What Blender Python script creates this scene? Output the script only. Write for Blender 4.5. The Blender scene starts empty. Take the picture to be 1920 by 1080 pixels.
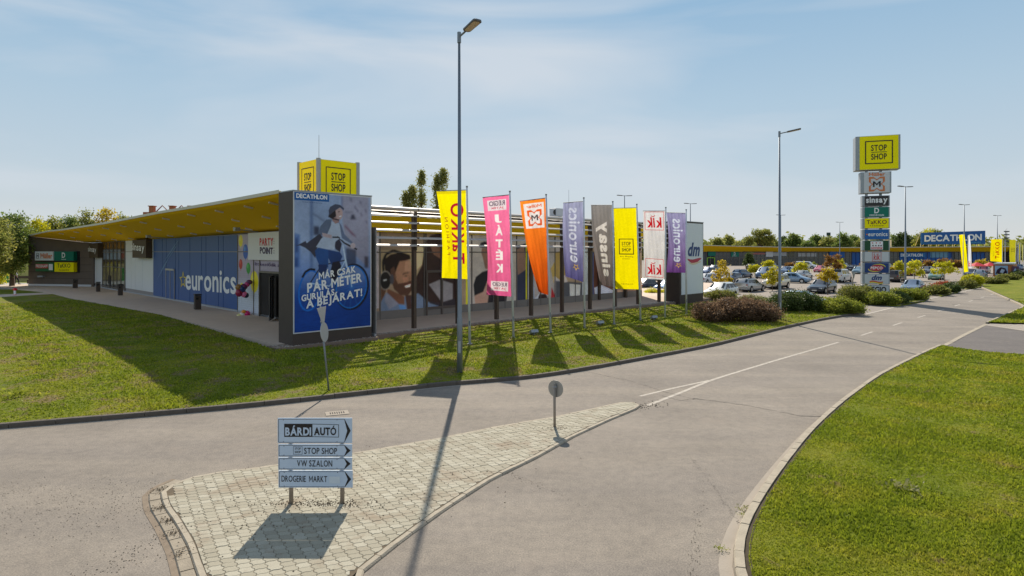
import bpy, math, random
import numpy as np
from math import sin, cos, pi, sqrt, atan2
from mathutils import Vector, Matrix

# ------------------------------------------------------------------ camera, sky, sun, exposure
S = bpy.context.scene
H, F, CX, HY = 4.5, 1150.0, 960.0, 472.0
cd = bpy.data.cameras.new('camera'); cam = bpy.data.objects.new('camera', cd); S.collection.objects.link(cam)
cam.location = (0, 0, H); cam.rotation_euler = (pi/2, 0, 0)
cd.sensor_width = 36; cd.lens = 36*F/1920; cd.shift_y = -68/1920; cd.clip_start = .1; cd.clip_end = 6000
S.camera = cam
SUN_EL = math.atan(.80); SUN_AZ = -.035          # azimuth from +Y towards +X
w = bpy.data.worlds.new('World'); S.world = w; w.use_nodes = True
nt = w.node_tree; N = nt.nodes; L = nt.links
bg = N['Background']; sky = N.new('ShaderNodeTexSky'); sky.sky_type = 'NISHITA'; sky.sun_disc = False
sky.sun_elevation = SUN_EL; sky.sun_rotation = SUN_AZ; sky.air_density = 1.0; sky.dust_density = .35; sky.ozone_density = 1.6
tc = N.new('ShaderNodeTexCoord'); mp = N.new('ShaderNodeMapping'); mp.inputs['Scale'].default_value = (1.0, .8, 5.5)
mp.inputs['Rotation'].default_value = (0, .18, 0); mp.inputs['Location'].default_value = (2.3, .4, .2)
nz = N.new('ShaderNodeTexNoise'); nz.inputs['Scale'].default_value = 1.3; nz.inputs['Detail'].default_value = 5; nz.inputs['Roughness'].default_value = .48; nz.inputs['Distortion'].default_value = .6
rp = N.new('ShaderNodeValToRGB'); rp.color_ramp.elements[0].position = .40; rp.color_ramp.elements[1].position = .63
rp.color_ramp.elements[0].color = (0, 0, 0, 1); rp.color_ramp.elements[1].color = (.75, .75, .75, 1)
sx = N.new('ShaderNodeSeparateXYZ')
# thin high haze: pale near the horizon, bluer above; the unseen zenith is set dim to deepen ground shadows
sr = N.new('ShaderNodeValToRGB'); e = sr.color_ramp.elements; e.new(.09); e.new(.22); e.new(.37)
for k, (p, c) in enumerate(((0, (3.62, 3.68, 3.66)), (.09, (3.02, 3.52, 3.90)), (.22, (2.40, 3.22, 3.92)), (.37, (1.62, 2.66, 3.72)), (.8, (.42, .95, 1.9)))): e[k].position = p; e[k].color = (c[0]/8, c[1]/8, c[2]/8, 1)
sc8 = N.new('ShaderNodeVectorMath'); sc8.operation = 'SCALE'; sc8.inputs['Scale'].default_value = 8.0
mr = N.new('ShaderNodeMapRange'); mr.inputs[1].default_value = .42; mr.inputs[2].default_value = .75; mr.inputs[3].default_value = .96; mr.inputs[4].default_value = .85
m0 = N.new('ShaderNodeMixRGB'); mx = N.new('ShaderNodeMixRGB'); mx.inputs[2].default_value = (3.85, 4.12, 4.45, 1)
L.new(tc.outputs['Generated'], mp.inputs[0]); L.new(mp.outputs[0], nz.inputs[0]); L.new(nz.outputs[0], rp.inputs[0])
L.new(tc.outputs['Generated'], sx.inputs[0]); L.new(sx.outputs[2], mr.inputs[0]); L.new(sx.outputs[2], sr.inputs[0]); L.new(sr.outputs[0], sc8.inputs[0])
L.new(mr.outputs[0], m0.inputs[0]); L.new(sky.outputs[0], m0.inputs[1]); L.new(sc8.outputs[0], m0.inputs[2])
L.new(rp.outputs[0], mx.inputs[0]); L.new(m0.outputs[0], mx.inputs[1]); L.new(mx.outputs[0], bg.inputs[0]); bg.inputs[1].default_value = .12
sl = bpy.data.lights.new('sun', 'SUN'); so = bpy.data.objects.new('sun', sl); S.collection.objects.link(so)
sl.energy = 3.9; sl.angle = math.radians(.5); sl.color = (1, .91, .78)
sd = Vector((sin(SUN_AZ)*cos(SUN_EL), cos(SUN_AZ)*cos(SUN_EL), sin(SUN_EL)))
so.rotation_euler = sd.to_track_quat('Z', 'Y').to_euler(); so.location = (0, 0, 60)
S.view_settings.view_transform = 'Standard'; S.view_settings.look = 'None'; S.view_settings.exposure = .55; S.view_settings.gamma = 1
S.cycles.max_bounces = 8; S.cycles.diffuse_bounces = 6; S.cycles.transparent_max_bounces = 8; S.cycles.caustics_reflective = False; S.cycles.caustics_refractive = False

rnd = random.Random(7); rng = np.random.default_rng(5)
# ------------------------------------------------------------------ measuring helpers
def G(x, y, z=0.0):
    d = (H-z)*F/(y-HY); return ((x-CX)/F*d, d, z)
def lin(c):
    c = np.asarray(c, float)/255.0
    return np.where(c <= .04045, c/12.92, ((c+.055)/1.055)**2.4)
Ud = (.70711, .70711); Wd = (-.70711, .70711)
O = G(549, 648, .5)
def ST(s, t, z=.5): return (O[0]+Ud[0]*s+Wd[0]*t, O[1]+Ud[1]*s+Wd[1]*t, z)
class Plane:
    """vertical plane through origin o, horizontal direction d; n points to the viewer's side"""
    def __init__(s, o, d):
        l = math.hypot(d[0], d[1]); s.o = o; s.d = (d[0]/l, d[1]/l)
        n = (s.d[1], -s.d[0])
        if n[0]*-o[0]+n[1]*-o[1] < 0: n = (-n[0], -n[1])
        s.n = n
    def px(s, x, y):
        rx = (x-CX)/F; n = s.n
        t = (n[0]*s.o[0]+n[1]*s.o[1])/(n[0]*rx+n[1])
        X, Y = rx*t, t
        return ((X-s.o[0])*s.d[0]+(Y-s.o[1])*s.d[1], H-(y-HY)/F*t)
    def at(s, a, z, off=0):
        return (s.o[0]+s.d[0]*a+s.n[0]*off, s.o[1]+s.d[1]*a+s.n[1]*off, z)
    def P(s, x, y, off=0):
        a, z = s.px(x, y); return s.at(a, z, off)

# ------------------------------------------------------------------ materials
_M = {}
def nodes(name):
    m = bpy.data.materials.new(name); m.use_nodes = True; t = m.node_tree
    return m, t.nodes, t.links, t.nodes['Principled BSDF']
def M(name, col, rough=.6, metal=0.0, var=.08, scale=6.0, bump=0.0, bscale=40.0, spec=.35, coat=0.0, emit=0.0, alpha=None):
    if name in _M: return _M[name]
    m, N, L, b = nodes(name)
    c = lin(col) if max(col) > 1.5 else np.array(col, float)
    tc = N.new('ShaderNodeTexCoord'); nz = N.new('ShaderNodeTexNoise'); nz.inputs['Scale'].default_value = scale; nz.inputs['Detail'].default_value = 6
    mx = N.new('ShaderNodeMixRGB'); mx.inputs[1].default_value = (*np.clip(c*(1-var), 0, 1), 1); mx.inputs[2].default_value = (*np.clip(c*(1+var), 0, 1), 1)
    L.new(tc.outputs['Object'], nz.inputs[0]); L.new(nz.outputs[0], mx.inputs[0]); L.new(mx.outputs[0], b.inputs['Base Color'])
    b.inputs['Roughness'].default_value = rough; b.inputs['Metallic'].default_value = metal
    b.inputs['Specular IOR Level'].default_value = spec; b.inputs['Coat Weight'].default_value = coat
    if bump:
        n2 = N.new('ShaderNodeTexNoise'); n2.inputs['Scale'].default_value = bscale; n2.inputs['Detail'].default_value = 4
        bp = N.new('ShaderNodeBump'); bp.inputs['Strength'].default_value = bump; bp.inputs['Distance'].default_value = .02
        L.new(tc.outputs['Object'], n2.inputs[0]); L.new(n2.outputs[0], bp.inputs['Height']); L.new(bp.outputs[0], b.inputs['Normal'])
    if emit: b.inputs['Emission Color'].default_value = (*c, 1); b.inputs['Emission Strength'].default_value = emit
    _M[name] = m; return m
def ramp(N, stops):
    r = N.new('ShaderNodeValToRGB'); e = r.color_ramp.elements
    while len(e) < len(stops): e.new(.5)
    for k, (p, c) in enumerate(stops): e[k].position = p; e[k].color = (*c, 1)
    return r
def noise(N, L, co, scale, detail=5, rough=.55, dist=0):
    n = N.new('ShaderNodeTexNoise'); n.inputs['Scale'].default_value = scale; n.inputs['Detail'].default_value = detail
    n.inputs['Roughness'].default_value = rough; n.inputs['Distortion'].default_value = dist; L.new(co, n.inputs[0]); return n
def mixc(N, L, f, a, b, mode='MIX'):
    m = N.new('ShaderNodeMixRGB'); m.blend_type = mode
    for k, v in ((0, f), (1, a), (2, b)):
        if hasattr(v, 'is_output'): L.new(v, m.inputs[k])
        elif k == 0: m.inputs[0].default_value = v
        else: m.inputs[k].default_value = (*v, 1)
    return m
def asphalt(name, base, var=.16, speck=.75, stain=(.30, .25, .20)):
    m, N, L, b = nodes(name); co = N.new('ShaderNodeTexCoord').outputs['Object']
    c = np.array(base)
    big = noise(N, L, co, .35, 4, .6); r1 = ramp(N, [(.3, tuple(c*(1-var))), (.7, tuple(c*(1+var)))]); L.new(big.outputs[0], r1.inputs[0])
    fine = noise(N, L, co, 38, 3, .8); r2 = ramp(N, [(.32, (.55, .55, .56)), (.5, (1, 1, 1)), (.68, (1.5, 1.47, 1.42))]); L.new(fine.outputs[0], r2.inputs[0])
    a = mixc(N, L, speck, r1.outputs[0], r2.outputs[0], 'MULTIPLY')
    mid = noise(N, L, co, 5, 5, .7); r3 = ramp(N, [(.35, (.84, .84, .85)), (.6, (1.07, 1.06, 1.05))]); L.new(mid.outputs[0], r3.inputs[0])
    a2 = mixc(N, L, .8, a.outputs[0], r3.outputs[0], 'MULTIPLY')
    # lengthwise worn streaks of the tyre tracks
    mp = N.new('ShaderNodeMapping'); mp.inputs['Rotation'].default_value = (0, 0, math.radians(-42)); mp.inputs['Scale'].default_value = (.06, .8, 1); L.new(co, mp.inputs[0])
    st = noise(N, L, mp.outputs[0], 1.0, 3, .5); r4 = ramp(N, [(.38, (.88, .88, .90)), (.62, (1.07, 1.06, 1.04))]); L.new(st.outputs[0], r4.inputs[0])
    a3 = mixc(N, L, .75, a2.outputs[0], r4.outputs[0], 'MULTIPLY')
    dn = noise(N, L, co, .9, 6, .7, .4); r5 = ramp(N, [(.56, (0, 0, 0)), (.72, (.45, .45, .45))]); L.new(dn.outputs[0], r5.inputs[0])
    a4 = mixc(N, L, r5.outputs[0], a3.outputs[0], stain)
    L.new(a4.outputs[0], b.inputs['Base Color']); b.inputs['Roughness'].default_value = .9; b.inputs['Specular IOR Level'].default_value = .25
    bp = N.new('ShaderNodeBump'); bp.inputs['Strength'].default_value = .35; bp.inputs['Distance'].default_value = .01
    L.new(fine.outputs[0], bp.inputs['Height']); L.new(bp.outputs[0], b.inputs['Normal']); _M[name] = m; return m
def grass_color(N, L, dry):
    g = N.new('ShaderNodeNewGeometry').outputs['Position']
    n1 = noise(N, L, g, .55, 6, .62, .3); r1 = ramp(N, [(.28, (.155, .21, .018)), (.48, (.23, .275, .024)), (.64, (.305, .31, .036)), (.82, (.38, .31, .08))]); L.new(n1.outputs[0], r1.inputs[0])
    n2 = noise(N, L, g, 7, 4, .7); r2 = ramp(N, [(.3, (.76, .78, .76)), (.7, (1.22, 1.2, 1.12))]); L.new(n2.outputs[0], r2.inputs[0])
    a = mixc(N, L, 1, r1.outputs[0], r2.outputs[0], 'MULTIPLY')
    n3 = noise(N, L, g, 1.1, 6, .75, .6); r3 = ramp(N, [(dry, (0, 0, 0)), (dry+.09, (.85, .85, .85))]); L.new(n3.outputs[0], r3.inputs[0])
    return mixc(N, L, r3.outputs[0], a.outputs[0], (.30, .23, .125))
def ground_grass(name, dry):
    m, N, L, b = nodes(name); c = grass_color(N, L, dry)
    d = mixc(N, L, 1, c.outputs[0], (.72, .70, .7), 'MULTIPLY')
    L.new(d.outputs[0], b.inputs['Base Color']); b.inputs['Roughness'].default_value = .95; b.inputs['Specular IOR Level'].default_value = .1
    co = N.new('ShaderNodeTexCoord').outputs['Object']; n = noise(N, L, co, 22, 4, .8)
    bp = N.new('ShaderNodeBump'); bp.inputs['Strength'].default_value = .7; bp.inputs['Distance'].default_value = .05; L.new(n.outputs[0], bp.inputs['Height']); L.new(bp.outputs[0], b.inputs['Normal'])
    _M[name] = m; return m
def blade_mat(name, dry):
    m, N, L, b = nodes(name); c = grass_color(N, L, dry)
    g = N.new('ShaderNodeNewGeometry'); r = ramp(N, [(0, (.78, .8, .75)), (.6, (1.12, 1.12, 1.0)), (1, (1.5, 1.42, 1.15))]); L.new(g.outputs['Random Per Island'], r.inputs[0])
    d = mixc(N, L, 1, c.outputs[0], r.outputs[0], 'MULTIPLY'); L.new(d.outputs[0], b.inputs['Base Color']); b.inputs['Roughness'].default_value = .6; b.inputs['Specular IOR Level'].default_value = .2
    tr = N.new('ShaderNodeBsdfTranslucent'); L.new(d.outputs[0], tr.inputs[0]); mxs = N.new('ShaderNodeMixShader'); mxs.inputs[0].default_value = .45
    L.new(b.outputs[0], mxs.inputs[1]); L.new(tr.outputs[0], mxs.inputs[2]); L.new(mxs.outputs[0], N['Material Output'].inputs[0]); _M[name] = m; return m
def leaf(name, cols, trans=.4, rough=.55):
    if name in _M: return _M[name]
    m, N, L, b = nodes(name)
    g = N.new('ShaderNodeNewGeometry'); r = ramp(N, [(k/max(1, len(cols)-1), c) for k, c in enumerate(cols)])
    n = noise(N, L, g.outputs['Position'], .9, 3, .5); ma = N.new('ShaderNodeMath'); ma.operation = 'MULTIPLY_ADD'; ma.inputs[1].default_value = .55
    m2 = N.new('ShaderNodeMath'); m2.operation = 'MULTIPLY'; m2.inputs[1].default_value = .5; L.new(n.outputs[0], m2.inputs[0])
    L.new(g.outputs['Random Per Island'], ma.inputs[0]); L.new(m2.outputs[0], ma.inputs[2]); L.new(ma.outputs[0], r.inputs[0])
    L.new(r.outputs[0], b.inputs['Base Color']); b.inputs['Roughness'].default_value = rough; b.inputs['Specular IOR Level'].default_value = .3
    tr = N.new('ShaderNodeBsdfTranslucent'); L.new(r.outputs[0], tr.inputs[0]); mxs = N.new('ShaderNodeMixShader'); mxs.inputs[0].default_value = trans
    L.new(b.outputs[0], mxs.inputs[1]); L.new(tr.outputs[0], mxs.inputs[2]); L.new(mxs.outputs[0], N['Material Output'].inputs[0]); _M[name] = m; return m
def printed(name, rough=.45, trans=0.0, gain=1.0):
    if name in _M: return _M[name]
    m, N, L, b = nodes(name); at = N.new('ShaderNodeAttribute'); at.attribute_name = 'ink'
    co = N.new('ShaderNodeTexCoord').outputs['Object']; n = noise(N, L, co, 9, 5); r = ramp(N, [(.3, (.93*gain,)*3), (.7, (1.05*gain,)*3)]); L.new(n.outputs[0], r.inputs[0])
    c = mixc(N, L, 1, at.outputs[0], r.outputs[0], 'MULTIPLY'); L.new(c.outputs[0], b.inputs['Base Color']); b.inputs['Roughness'].default_value = rough; b.inputs['Specular IOR Level'].default_value = .3
    if trans:
        tr = N.new('ShaderNodeBsdfTranslucent'); L.new(c.outputs[0], tr.inputs[0]); mxs = N.new('ShaderNodeMixShader'); mxs.inputs[0].default_value = trans
        L.new(b.outputs[0], mxs.inputs[1]); L.new(tr.outputs[0], mxs.inputs[2]); L.new(mxs.outputs[0], N['Material Output'].inputs[0])
    _M[name] = m; return m

# ------------------------------------------------------------------ object helpers
def tag(o, label=None, cat=None, group=None, kind=None):
    if label: o['label'] = label
    if cat: o['category'] = cat
    if group: o['group'] = group
    if kind: o['kind'] = kind
    return o
def thing(name, label, cat, loc, group=None, rz=0):
    o = bpy.data.objects.new(name, None); S.collection.objects.link(o); o.location = loc; o.rotation_euler = (0, 0, rz); o.empty_display_size = .3
    return tag(o, label, cat, group)
def root_of(o):
    while o.parent: o = o.parent
    return o
class MB:
    def __init__(s): s.v = []; s.f = []
    def add(s, vs, fs):
        n = len(s.v); s.v += [tuple(map(float, v)) for v in vs]; s.f += [tuple(i+n for i in f) for f in fs]; return s
    def poly(s, pts): return s.add(pts, [tuple(range(len(pts)))])
    def box(s, c, d, ax=None, rz=0):
        hx, hy, hz = d[0]/2, d[1]/2, d[2]/2; R = Matrix.Rotation(rz, 3, 'Z') if ax is None else ax
        vs = [Vector(c)+R@Vector((x, y, z)) for x in (-hx, hx) for y in (-hy, hy) for z in (-hz, hz)]
        return s.add(vs, [(0, 1, 3, 2), (4, 6, 7, 5), (0, 4, 5, 1), (2, 3, 7, 6), (0, 2, 6, 4), (1, 5, 7, 3)])
    def prism(s, pts, off):     # pts: planar loop of 3-D points, off: extrusion vector
        n = len(pts); q = [tuple(p[k]+off[k] for k in range(3)) for p in pts]
        return s.add(list(pts)+q, [tuple(range(n)), tuple(range(2*n-1, n-1, -1))]+[(i, n+i, n+(i+1) % n, (i+1) % n) for i in range(n)])
    def slab(s, pts, z0, z1): return s.prism([(p[0], p[1], z1) for p in pts], (0, 0, z0-z1))
    def tube(s, path, r, n=8, cap=True):
        path = [Vector(p) for p in path]; rr = r if hasattr(r, '__len__') else [r]*len(path); base = len(s.v); prev = None
        for i, p in enumerate(path):
            t = (path[min(i+1, len(path)-1)]-path[max(i-1, 0)]).normalized()
            a = t.orthogonal().normalized() if prev is None else (prev-t*prev.dot(t)).normalized(); prev = a; b = t.cross(a)
            for k in range(n): s.v.append(tuple(p+(a*cos(2*pi*k/n)+b*sin(2*pi*k/n))*rr[i]))
        for i in range(len(path)-1):
            for k in range(n):
                q = base+i*n; s.f.append((q+k, q+(k+1) % n, q+n+(k+1) % n, q+n+k))
        if cap: s.f.append(tuple(base+k for k in range(n))[::-1]); s.f.append(tuple(base+(len(path)-1)*n+k for k in range(n)))
        return s
    def cyl(s, c, r, h, n=16, r2=None): return s.tube([c, (c[0], c[1], c[2]+h)], [r, r if r2 is None else r2], n)
    def disc(s, c, nrm, r, th, n=24, sq=1.0):
        nv = Vector((*nrm, 0)[:3]).normalized(); return s.tube([Vector(c)-nv*th/2, Vector(c)+nv*th/2], r, n)
    def sphere(s, c, r, n=10, m=7, sz=1.0):
        base = len(s.v)
        for i in range(m+1):
            th = pi*i/m
            for k in range(n): s.v.append((c[0]+r*sin(th)*cos(2*pi*k/n), c[1]+r*sin(th)*sin(2*pi*k/n), c[2]+r*sz*cos(th)))
        for i in range(m):
            for k in range(n): q = base+i*n; s.f.append((q+k, q+n+k, q+n+(k+1) % n, q+(k+1) % n))
        return s
    def build(s, name, mat, parent=None, smooth=False, local=False, bevel=0):
        me = bpy.data.meshes.new(name)
        if parent is not None and not local:
            l = root_of(parent).location; vs = [(a-l[0], b-l[1], c-l[2]) for a, b, c in s.v]; rz = root_of(parent).rotation_euler[2]
            if rz: cs, sn = cos(-rz), sin(-rz); vs = [(x*cs-y*sn, x*sn+y*cs, z) for x, y, z in vs]
        else: vs = s.v
        me.from_pydata(vs, [], s.f); me.materials.append(mat); me.update()
        if smooth: me.polygons.foreach_set('use_smooth', [True]*len(me.polygons))
        o = bpy.data.objects.new(name, me); S.collection.objects.link(o)
        if parent is not None: o.parent = parent
        if bevel:
            b = o.modifiers.new('bevel', 'BEVEL'); b.width = bevel; b.segments = 2; b.limit_method = 'ANGLE'
        return o
def own(mb, name, mat, label, cat, group=None, kind=None, **k):
    """a top-level single-mesh thing with its origin at its base"""
    xs = np.array(mb.v); c = (float(xs[:, 0].mean()), float(xs[:, 1].mean()), float(xs[:, 2].min())) if kind is None else (0, 0, 0)
    mb.v = [(a-c[0], b-c[1], z-c[2]) for a, b, z in mb.v]
    o = mb.build(name, mat, **k); o.location = c; return tag(o, label, cat, group, kind)
def fast(name, V, n, mat, parent=None, attr=None):
    """many separate n-gons at once; V is (k*n,3)"""
    me = bpy.data.meshes.new(name); V = np.asarray(V, np.float32); k = len(V)//n
    if parent is not None: V = V-np.array(root_of(parent).location, np.float32)
    me.vertices.add(k*n); me.vertices.foreach_set('co', V.ravel()); me.loops.add(k*n); me.loops.foreach_set('vertex_index', np.arange(k*n, dtype=np.int32))
    me.polygons.add(k); me.polygons.foreach_set('loop_start', np.arange(0, k*n, n, dtype=np.int32)); me.polygons.foreach_set('loop_total', np.full(k, n, np.int32))
    me.materials.append(mat); me.update(calc_edges=True)
    o = bpy.data.objects.new(name, me); S.collection.objects.link(o)
    if parent is not None: o.parent = parent
    return o
def grid(name, P, mat, parent=None, ink=None, smooth=True):
    """P: (ny,nx,3) grid surface, ink: (ny,nx,3) linear colours"""
    ny, nx = P.shape[:2]; V = P.reshape(-1, 3).astype(np.float32)
    if parent is not None: V = V-np.array(root_of(parent).location, np.float32)
    i = np.arange(ny*nx).reshape(ny, nx); q = np.stack([i[:-1, :-1], i[:-1, 1:], i[1:, 1:], i[1:, :-1]], -1).reshape(-1, 4)
    me = bpy.data.meshes.new(name); me.vertices.add(len(V)); me.vertices.foreach_set('co', V.ravel()); me.loops.add(q.size); me.loops.foreach_set('vertex_index', q.ravel().astype(np.int32))
    me.polygons.add(len(q)); me.polygons.foreach_set('loop_start', np.arange(0, q.size, 4, dtype=np.int32)); me.polygons.foreach_set('loop_total', np.full(len(q), 4, np.int32))
    me.polygons.foreach_set('use_smooth', np.full(len(q), smooth)); me.materials.append(mat); me.update(calc_edges=True)
    if ink is not None:
        a = me.color_attributes.new('ink', 'FLOAT_COLOR', 'POINT'); c = np.ones((ny*nx, 4), np.float32); c[:, :3] = ink.reshape(-1, 3); a.data.foreach_set('color', c.ravel())
    o = bpy.data.objects.new(name, me); S.collection.objects.link(o)
    if parent is not None: o.parent = parent
    return o

# ------------------------------------------------------------------ lettering
_T = {}
_Gl = {}
def garea(v, t): a, b, c = v[t[:, 0]], v[t[:, 1]], v[t[:, 2]]; return float(np.abs(np.cross(b-a, c-a)).sum()/2)
def glyph(ch, bold):
    if bold > .0241 and ch != 'M':      # heavy weights collapse small counters: step back where the outline stops growing
        g1, g0 = glyph(ch, round(bold-.005, 4)), None
        v1, t1 = g1; r = _glyph(ch, bold)
        if garea(*r) < garea(v1, t1)*1.02 or len(r[0]) != len(v1): return g1
        return r
    return _glyph(ch, bold)
def _glyph(ch, bold):
    k = (ch, bold)
    if k not in _Gl:
        if ch == 'M':
            w, W_, h = .085+2*bold, .70+2*bold, .682+bold; y0 = .14; q = w*1.5
            v = [(0, -bold), (w, -bold), (w, h), (0, h), (W_-w, -bold), (W_, -bold), (W_, h), (W_-w, h), (w, h-q), (W_/2, y0), (W_/2, y0+q), (W_-w, h-q)]
            t = [(0, 1, 2), (0, 2, 3), (4, 5, 6), (4, 6, 7), (8, 9, 10), (8, 10, 2), (9, 11, 7), (9, 7, 10)]
            _Gl[k] = (np.array(v), np.array(t))
        else:
            c = bpy.data.curves.new('t', 'FONT'); c.body = ch; c.offset = bold; c.resolution_u = 4
            o = bpy.data.objects.new('t', c); me = bpy.data.meshes.new_from_object(o); me.calc_loop_triangles()
            v = np.array([x.co[:2] for x in me.vertices]); t = np.array([x.vertices[:] for x in me.loop_triangles]); v[:, 0] -= v[:, 0].min()
            bpy.data.objects.remove(o); bpy.data.meshes.remove(me); bpy.data.curves.remove(c); _Gl[k] = (v, t)
    return _Gl[k]
def tmesh(s, bold=.0, space=1.0, shear=0.0):
    bold = round(min(bold, .038), 4); k = (s, bold, space, shear)
    if k not in _T:
        pen = 0; V, T_ = [], []; n = 0
        for ch in s:
            if ch == ' ': pen += .27; continue
            v, t = glyph(ch, bold); v = v.copy(); v[:, 0] += pen; V.append(v); T_.append(t+n); n += len(v); pen = v[:, 0].max()+max(.02, .075+(space-1)*(.6 if space > 1 else .4))
        v = np.concatenate(V); t = np.concatenate(T_); v[:, 0] += v[:, 1]*shear; v = (v-v.min(0))/(v.max(0)-v.min(0)); _T[k] = (v, t)
    return _T[k]
def letter(mb, pl, s, bl, br, tl, off=.012, bold=.015, mirror=False, space=1.0, shear=0.0, th=0.0):
    """lettering on a plane; the box is given by three photo points bottom-left, bottom-right, top-left"""
    v, t = tmesh(s, bold, space, shear); A = np.array(pl.px(*bl)); B = np.array(pl.px(*br)); C = np.array(pl.px(*tl))
    u = v.copy()
    if mirror: u[:, 0] = 1-u[:, 0]
    q = A+u[:, :1]*(B-A)+u[:, 1:]*(C-A)
    mb.add([pl.at(a, z, off) for a, z in q], [tuple(x) for x in t]); return mb
def pquad(mb, pl, x0, y0, x1, y1, off=.006, y2=None, y3=None):
    """rectangle from photo columns x0..x1; y0,y1 = top/bottom at the left, (y2,y3) at the right"""
    y2 = y0 if y2 is None else y2; y3 = y1 if y3 is None else y3
    return mb.poly([pl.P(x0, y1, off), pl.P(x1, y3, off), pl.P(x1, y2, off), pl.P(x0, y0, off)])
def pbox(mb, pl, a0, z0, a1, z1, o0, o1):
    p = [pl.at(a0, z0, o0), pl.at(a1, z0, o0), pl.at(a1, z1, o0), pl.at(a0, z1, o0)]
    return mb.prism(p, (pl.n[0]*(o1-o0), pl.n[1]*(o1-o0), 0))
def frame(mb, pl, x0, y0, x1, y1, wpx, off, y2=None, y3=None):
    y2 = y0 if y2 is None else y2; y3 = y1 if y3 is None else y3
    f = lambda x, y: pl.P(x, y, off)
    mb.poly([f(x0, y0), f(x1, y2), f(x1, y2+wpx), f(x0, y0+wpx)]); mb.poly([f(x0, y1), f(x1, y3), f(x1, y3-wpx), f(x0, y1-wpx)])
    mb.poly([f(x0, y0+wpx), f(x0+wpx, y0+wpx), f(x0+wpx, y1-wpx), f(x0, y1-wpx)]); mb.poly([f(x1, y2+wpx), f(x1-wpx, y2+wpx), f(x1-wpx, y3-wpx), f(x1, y3-wpx)])
    return mb
def ellipse(mb, pl, cx, cy, rx, ry, off, a0=0, a1=360, n=20, rot=0):
    c, s = cos(math.radians(rot)), sin(math.radians(rot)); pts = []
    for k in range(n+(0 if a1-a0 == 360 else 1)):
        a = math.radians(a0+(a1-a0)*k/n); x, y = rx*cos(a), ry*sin(a); pts.append(pl.P(cx+x*c-y*s, cy+x*s+y*c, off))
    mb.poly(pts); return mb
class Canvas:
    def __init__(s, x0, y0, x1, y1, res, col, ss=2):     # y up
        s.ss = ss; s.r = res/ss; s.x0 = x0; s.y0 = y0; s.nx = max(2, int(round((x1-x0)/res)))*ss; s.ny = max(2, int(round((y1-y0)/res)))*ss; s.x1 = x1; s.y1 = y1
        X = x0+(np.arange(s.nx)+.5)/s.nx*(x1-x0); Y = y0+(np.arange(s.ny)+.5)/s.ny*(y1-y0); s.X, s.Y = np.meshgrid(X, Y)
        s.a = np.zeros((s.ny, s.nx, 3)); s.a[:] = lin(col)
    def _win(s, x0, y0, x1, y1):
        i0 = int(max(0, (x0-s.x0)/(s.x1-s.x0)*s.nx-1)); i1 = int(min(s.nx, (x1-s.x0)/(s.x1-s.x0)*s.nx+2)); j0 = int(max(0, (y0-s.y0)/(s.y1-s.y0)*s.ny-1)); j1 = int(min(s.ny, (y1-s.y0)/(s.y1-s.y0)*s.ny+2))
        return j0, j1, i0, i1
    def poly(s, pts, col, a=1.0):
        p = np.array(pts, float); j0, j1, i0, i1 = s._win(p[:, 0].min(), p[:, 1].min(), p[:, 0].max(), p[:, 1].max())
        if j1 <= j0 or i1 <= i0: return s
        X, Y = s.X[j0:j1, i0:i1], s.Y[j0:j1, i0:i1]; ins = np.zeros(X.shape, bool); n = len(p)
        for k in range(n):
            xa, ya = p[k]; xb, yb = p[(k+1) % n]
            if ya == yb: continue
            ins ^= ((ya > Y) != (yb > Y)) & (X < (xb-xa)*(Y-ya)/(yb-ya)+xa)
        w = s.a[j0:j1, i0:i1]; w[ins] = w[ins]*(1-a)+lin(col)*a; return s
    def ell(s, cx, cy, rx, ry, col, a=1.0): return s.poly([(cx+rx*cos(2*pi*k/28), cy+ry*sin(2*pi*k/28)) for k in range(28)], col, a)
    def line(s, pts, w, col, a=1.0):
        for (xa, ya), (xb, yb) in zip(pts[:-1], pts[1:]):
            l = math.hypot(xb-xa, yb-ya) or 1; nx, ny = -(yb-ya)/l*w/2, (xb-xa)/l*w/2
            s.poly([(xa+nx, ya+ny), (xb+nx, yb+ny), (xb-nx, yb-ny), (xa-nx, ya-ny)], col, a)
        return s
    def text(s, st, bl, br, tl, col, bold=.015, mirror=False, space=1.0, shear=0.0):
        v, t = tmesh(st, bold, space, shear); A, B, C = map(np.array, (bl, br, tl)); u = v.copy()
        if mirror: u[:, 0] = 1-u[:, 0]
        q = A+u[:, :1]*(B-A)+u[:, 1:]*(C-A)
        for tri in t: s.poly(q[tri], col)
        return s
    def grad(s, f, c0, c1):     # f(X,Y)->0..1
        k = np.clip(f(s.X, s.Y), 0, 1)[..., None]; s.a = lin(c0)*(1-k)+lin(c1)*k; return s
    def blur(s, m, j=None):
        k = max(1, int(m/s.r)); 
        for ax in (0, 1):
            for _ in range(2):
                pad = [(0, 0)]*3; pad[ax] = (k, k+1); c = np.cumsum(np.pad(s.a, pad, mode='edge'), axis=ax); n = s.a.shape[ax]
                s.a = (np.take(c, np.arange(n)+2*k, ax)-np.take(c, np.arange(n), ax))/(2*k)
        return s
    def photo(s, amt=.35, sc=1.0, seed=1):
        """soft uneven light and grain of a printed photograph"""
        r = np.random.default_rng(seed); f = 0
        for k, a in ((.9, 1), (2.1, .6), (4.7, .4), (11, .25)):
            p1, p2, p3 = r.random(3)*6.28; f = f+a*np.sin(s.X*k*sc+p1+1.7*np.sin(s.Y*k*sc*.8+p2))*np.sin(s.Y*k*sc*1.1+p3+1.3*np.sin(s.X*k*sc*.6))
        g = r.normal(0, .05, s.X.shape); s.a = np.clip(s.a*(1+amt*(f/1.6))[..., None]*(1+g[..., None]), 0, 1); return s
    def out(s):
        k = s.ss; return s.a.reshape(s.ny//k, k, s.nx//k, k, 3).mean((1, 3))
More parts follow.
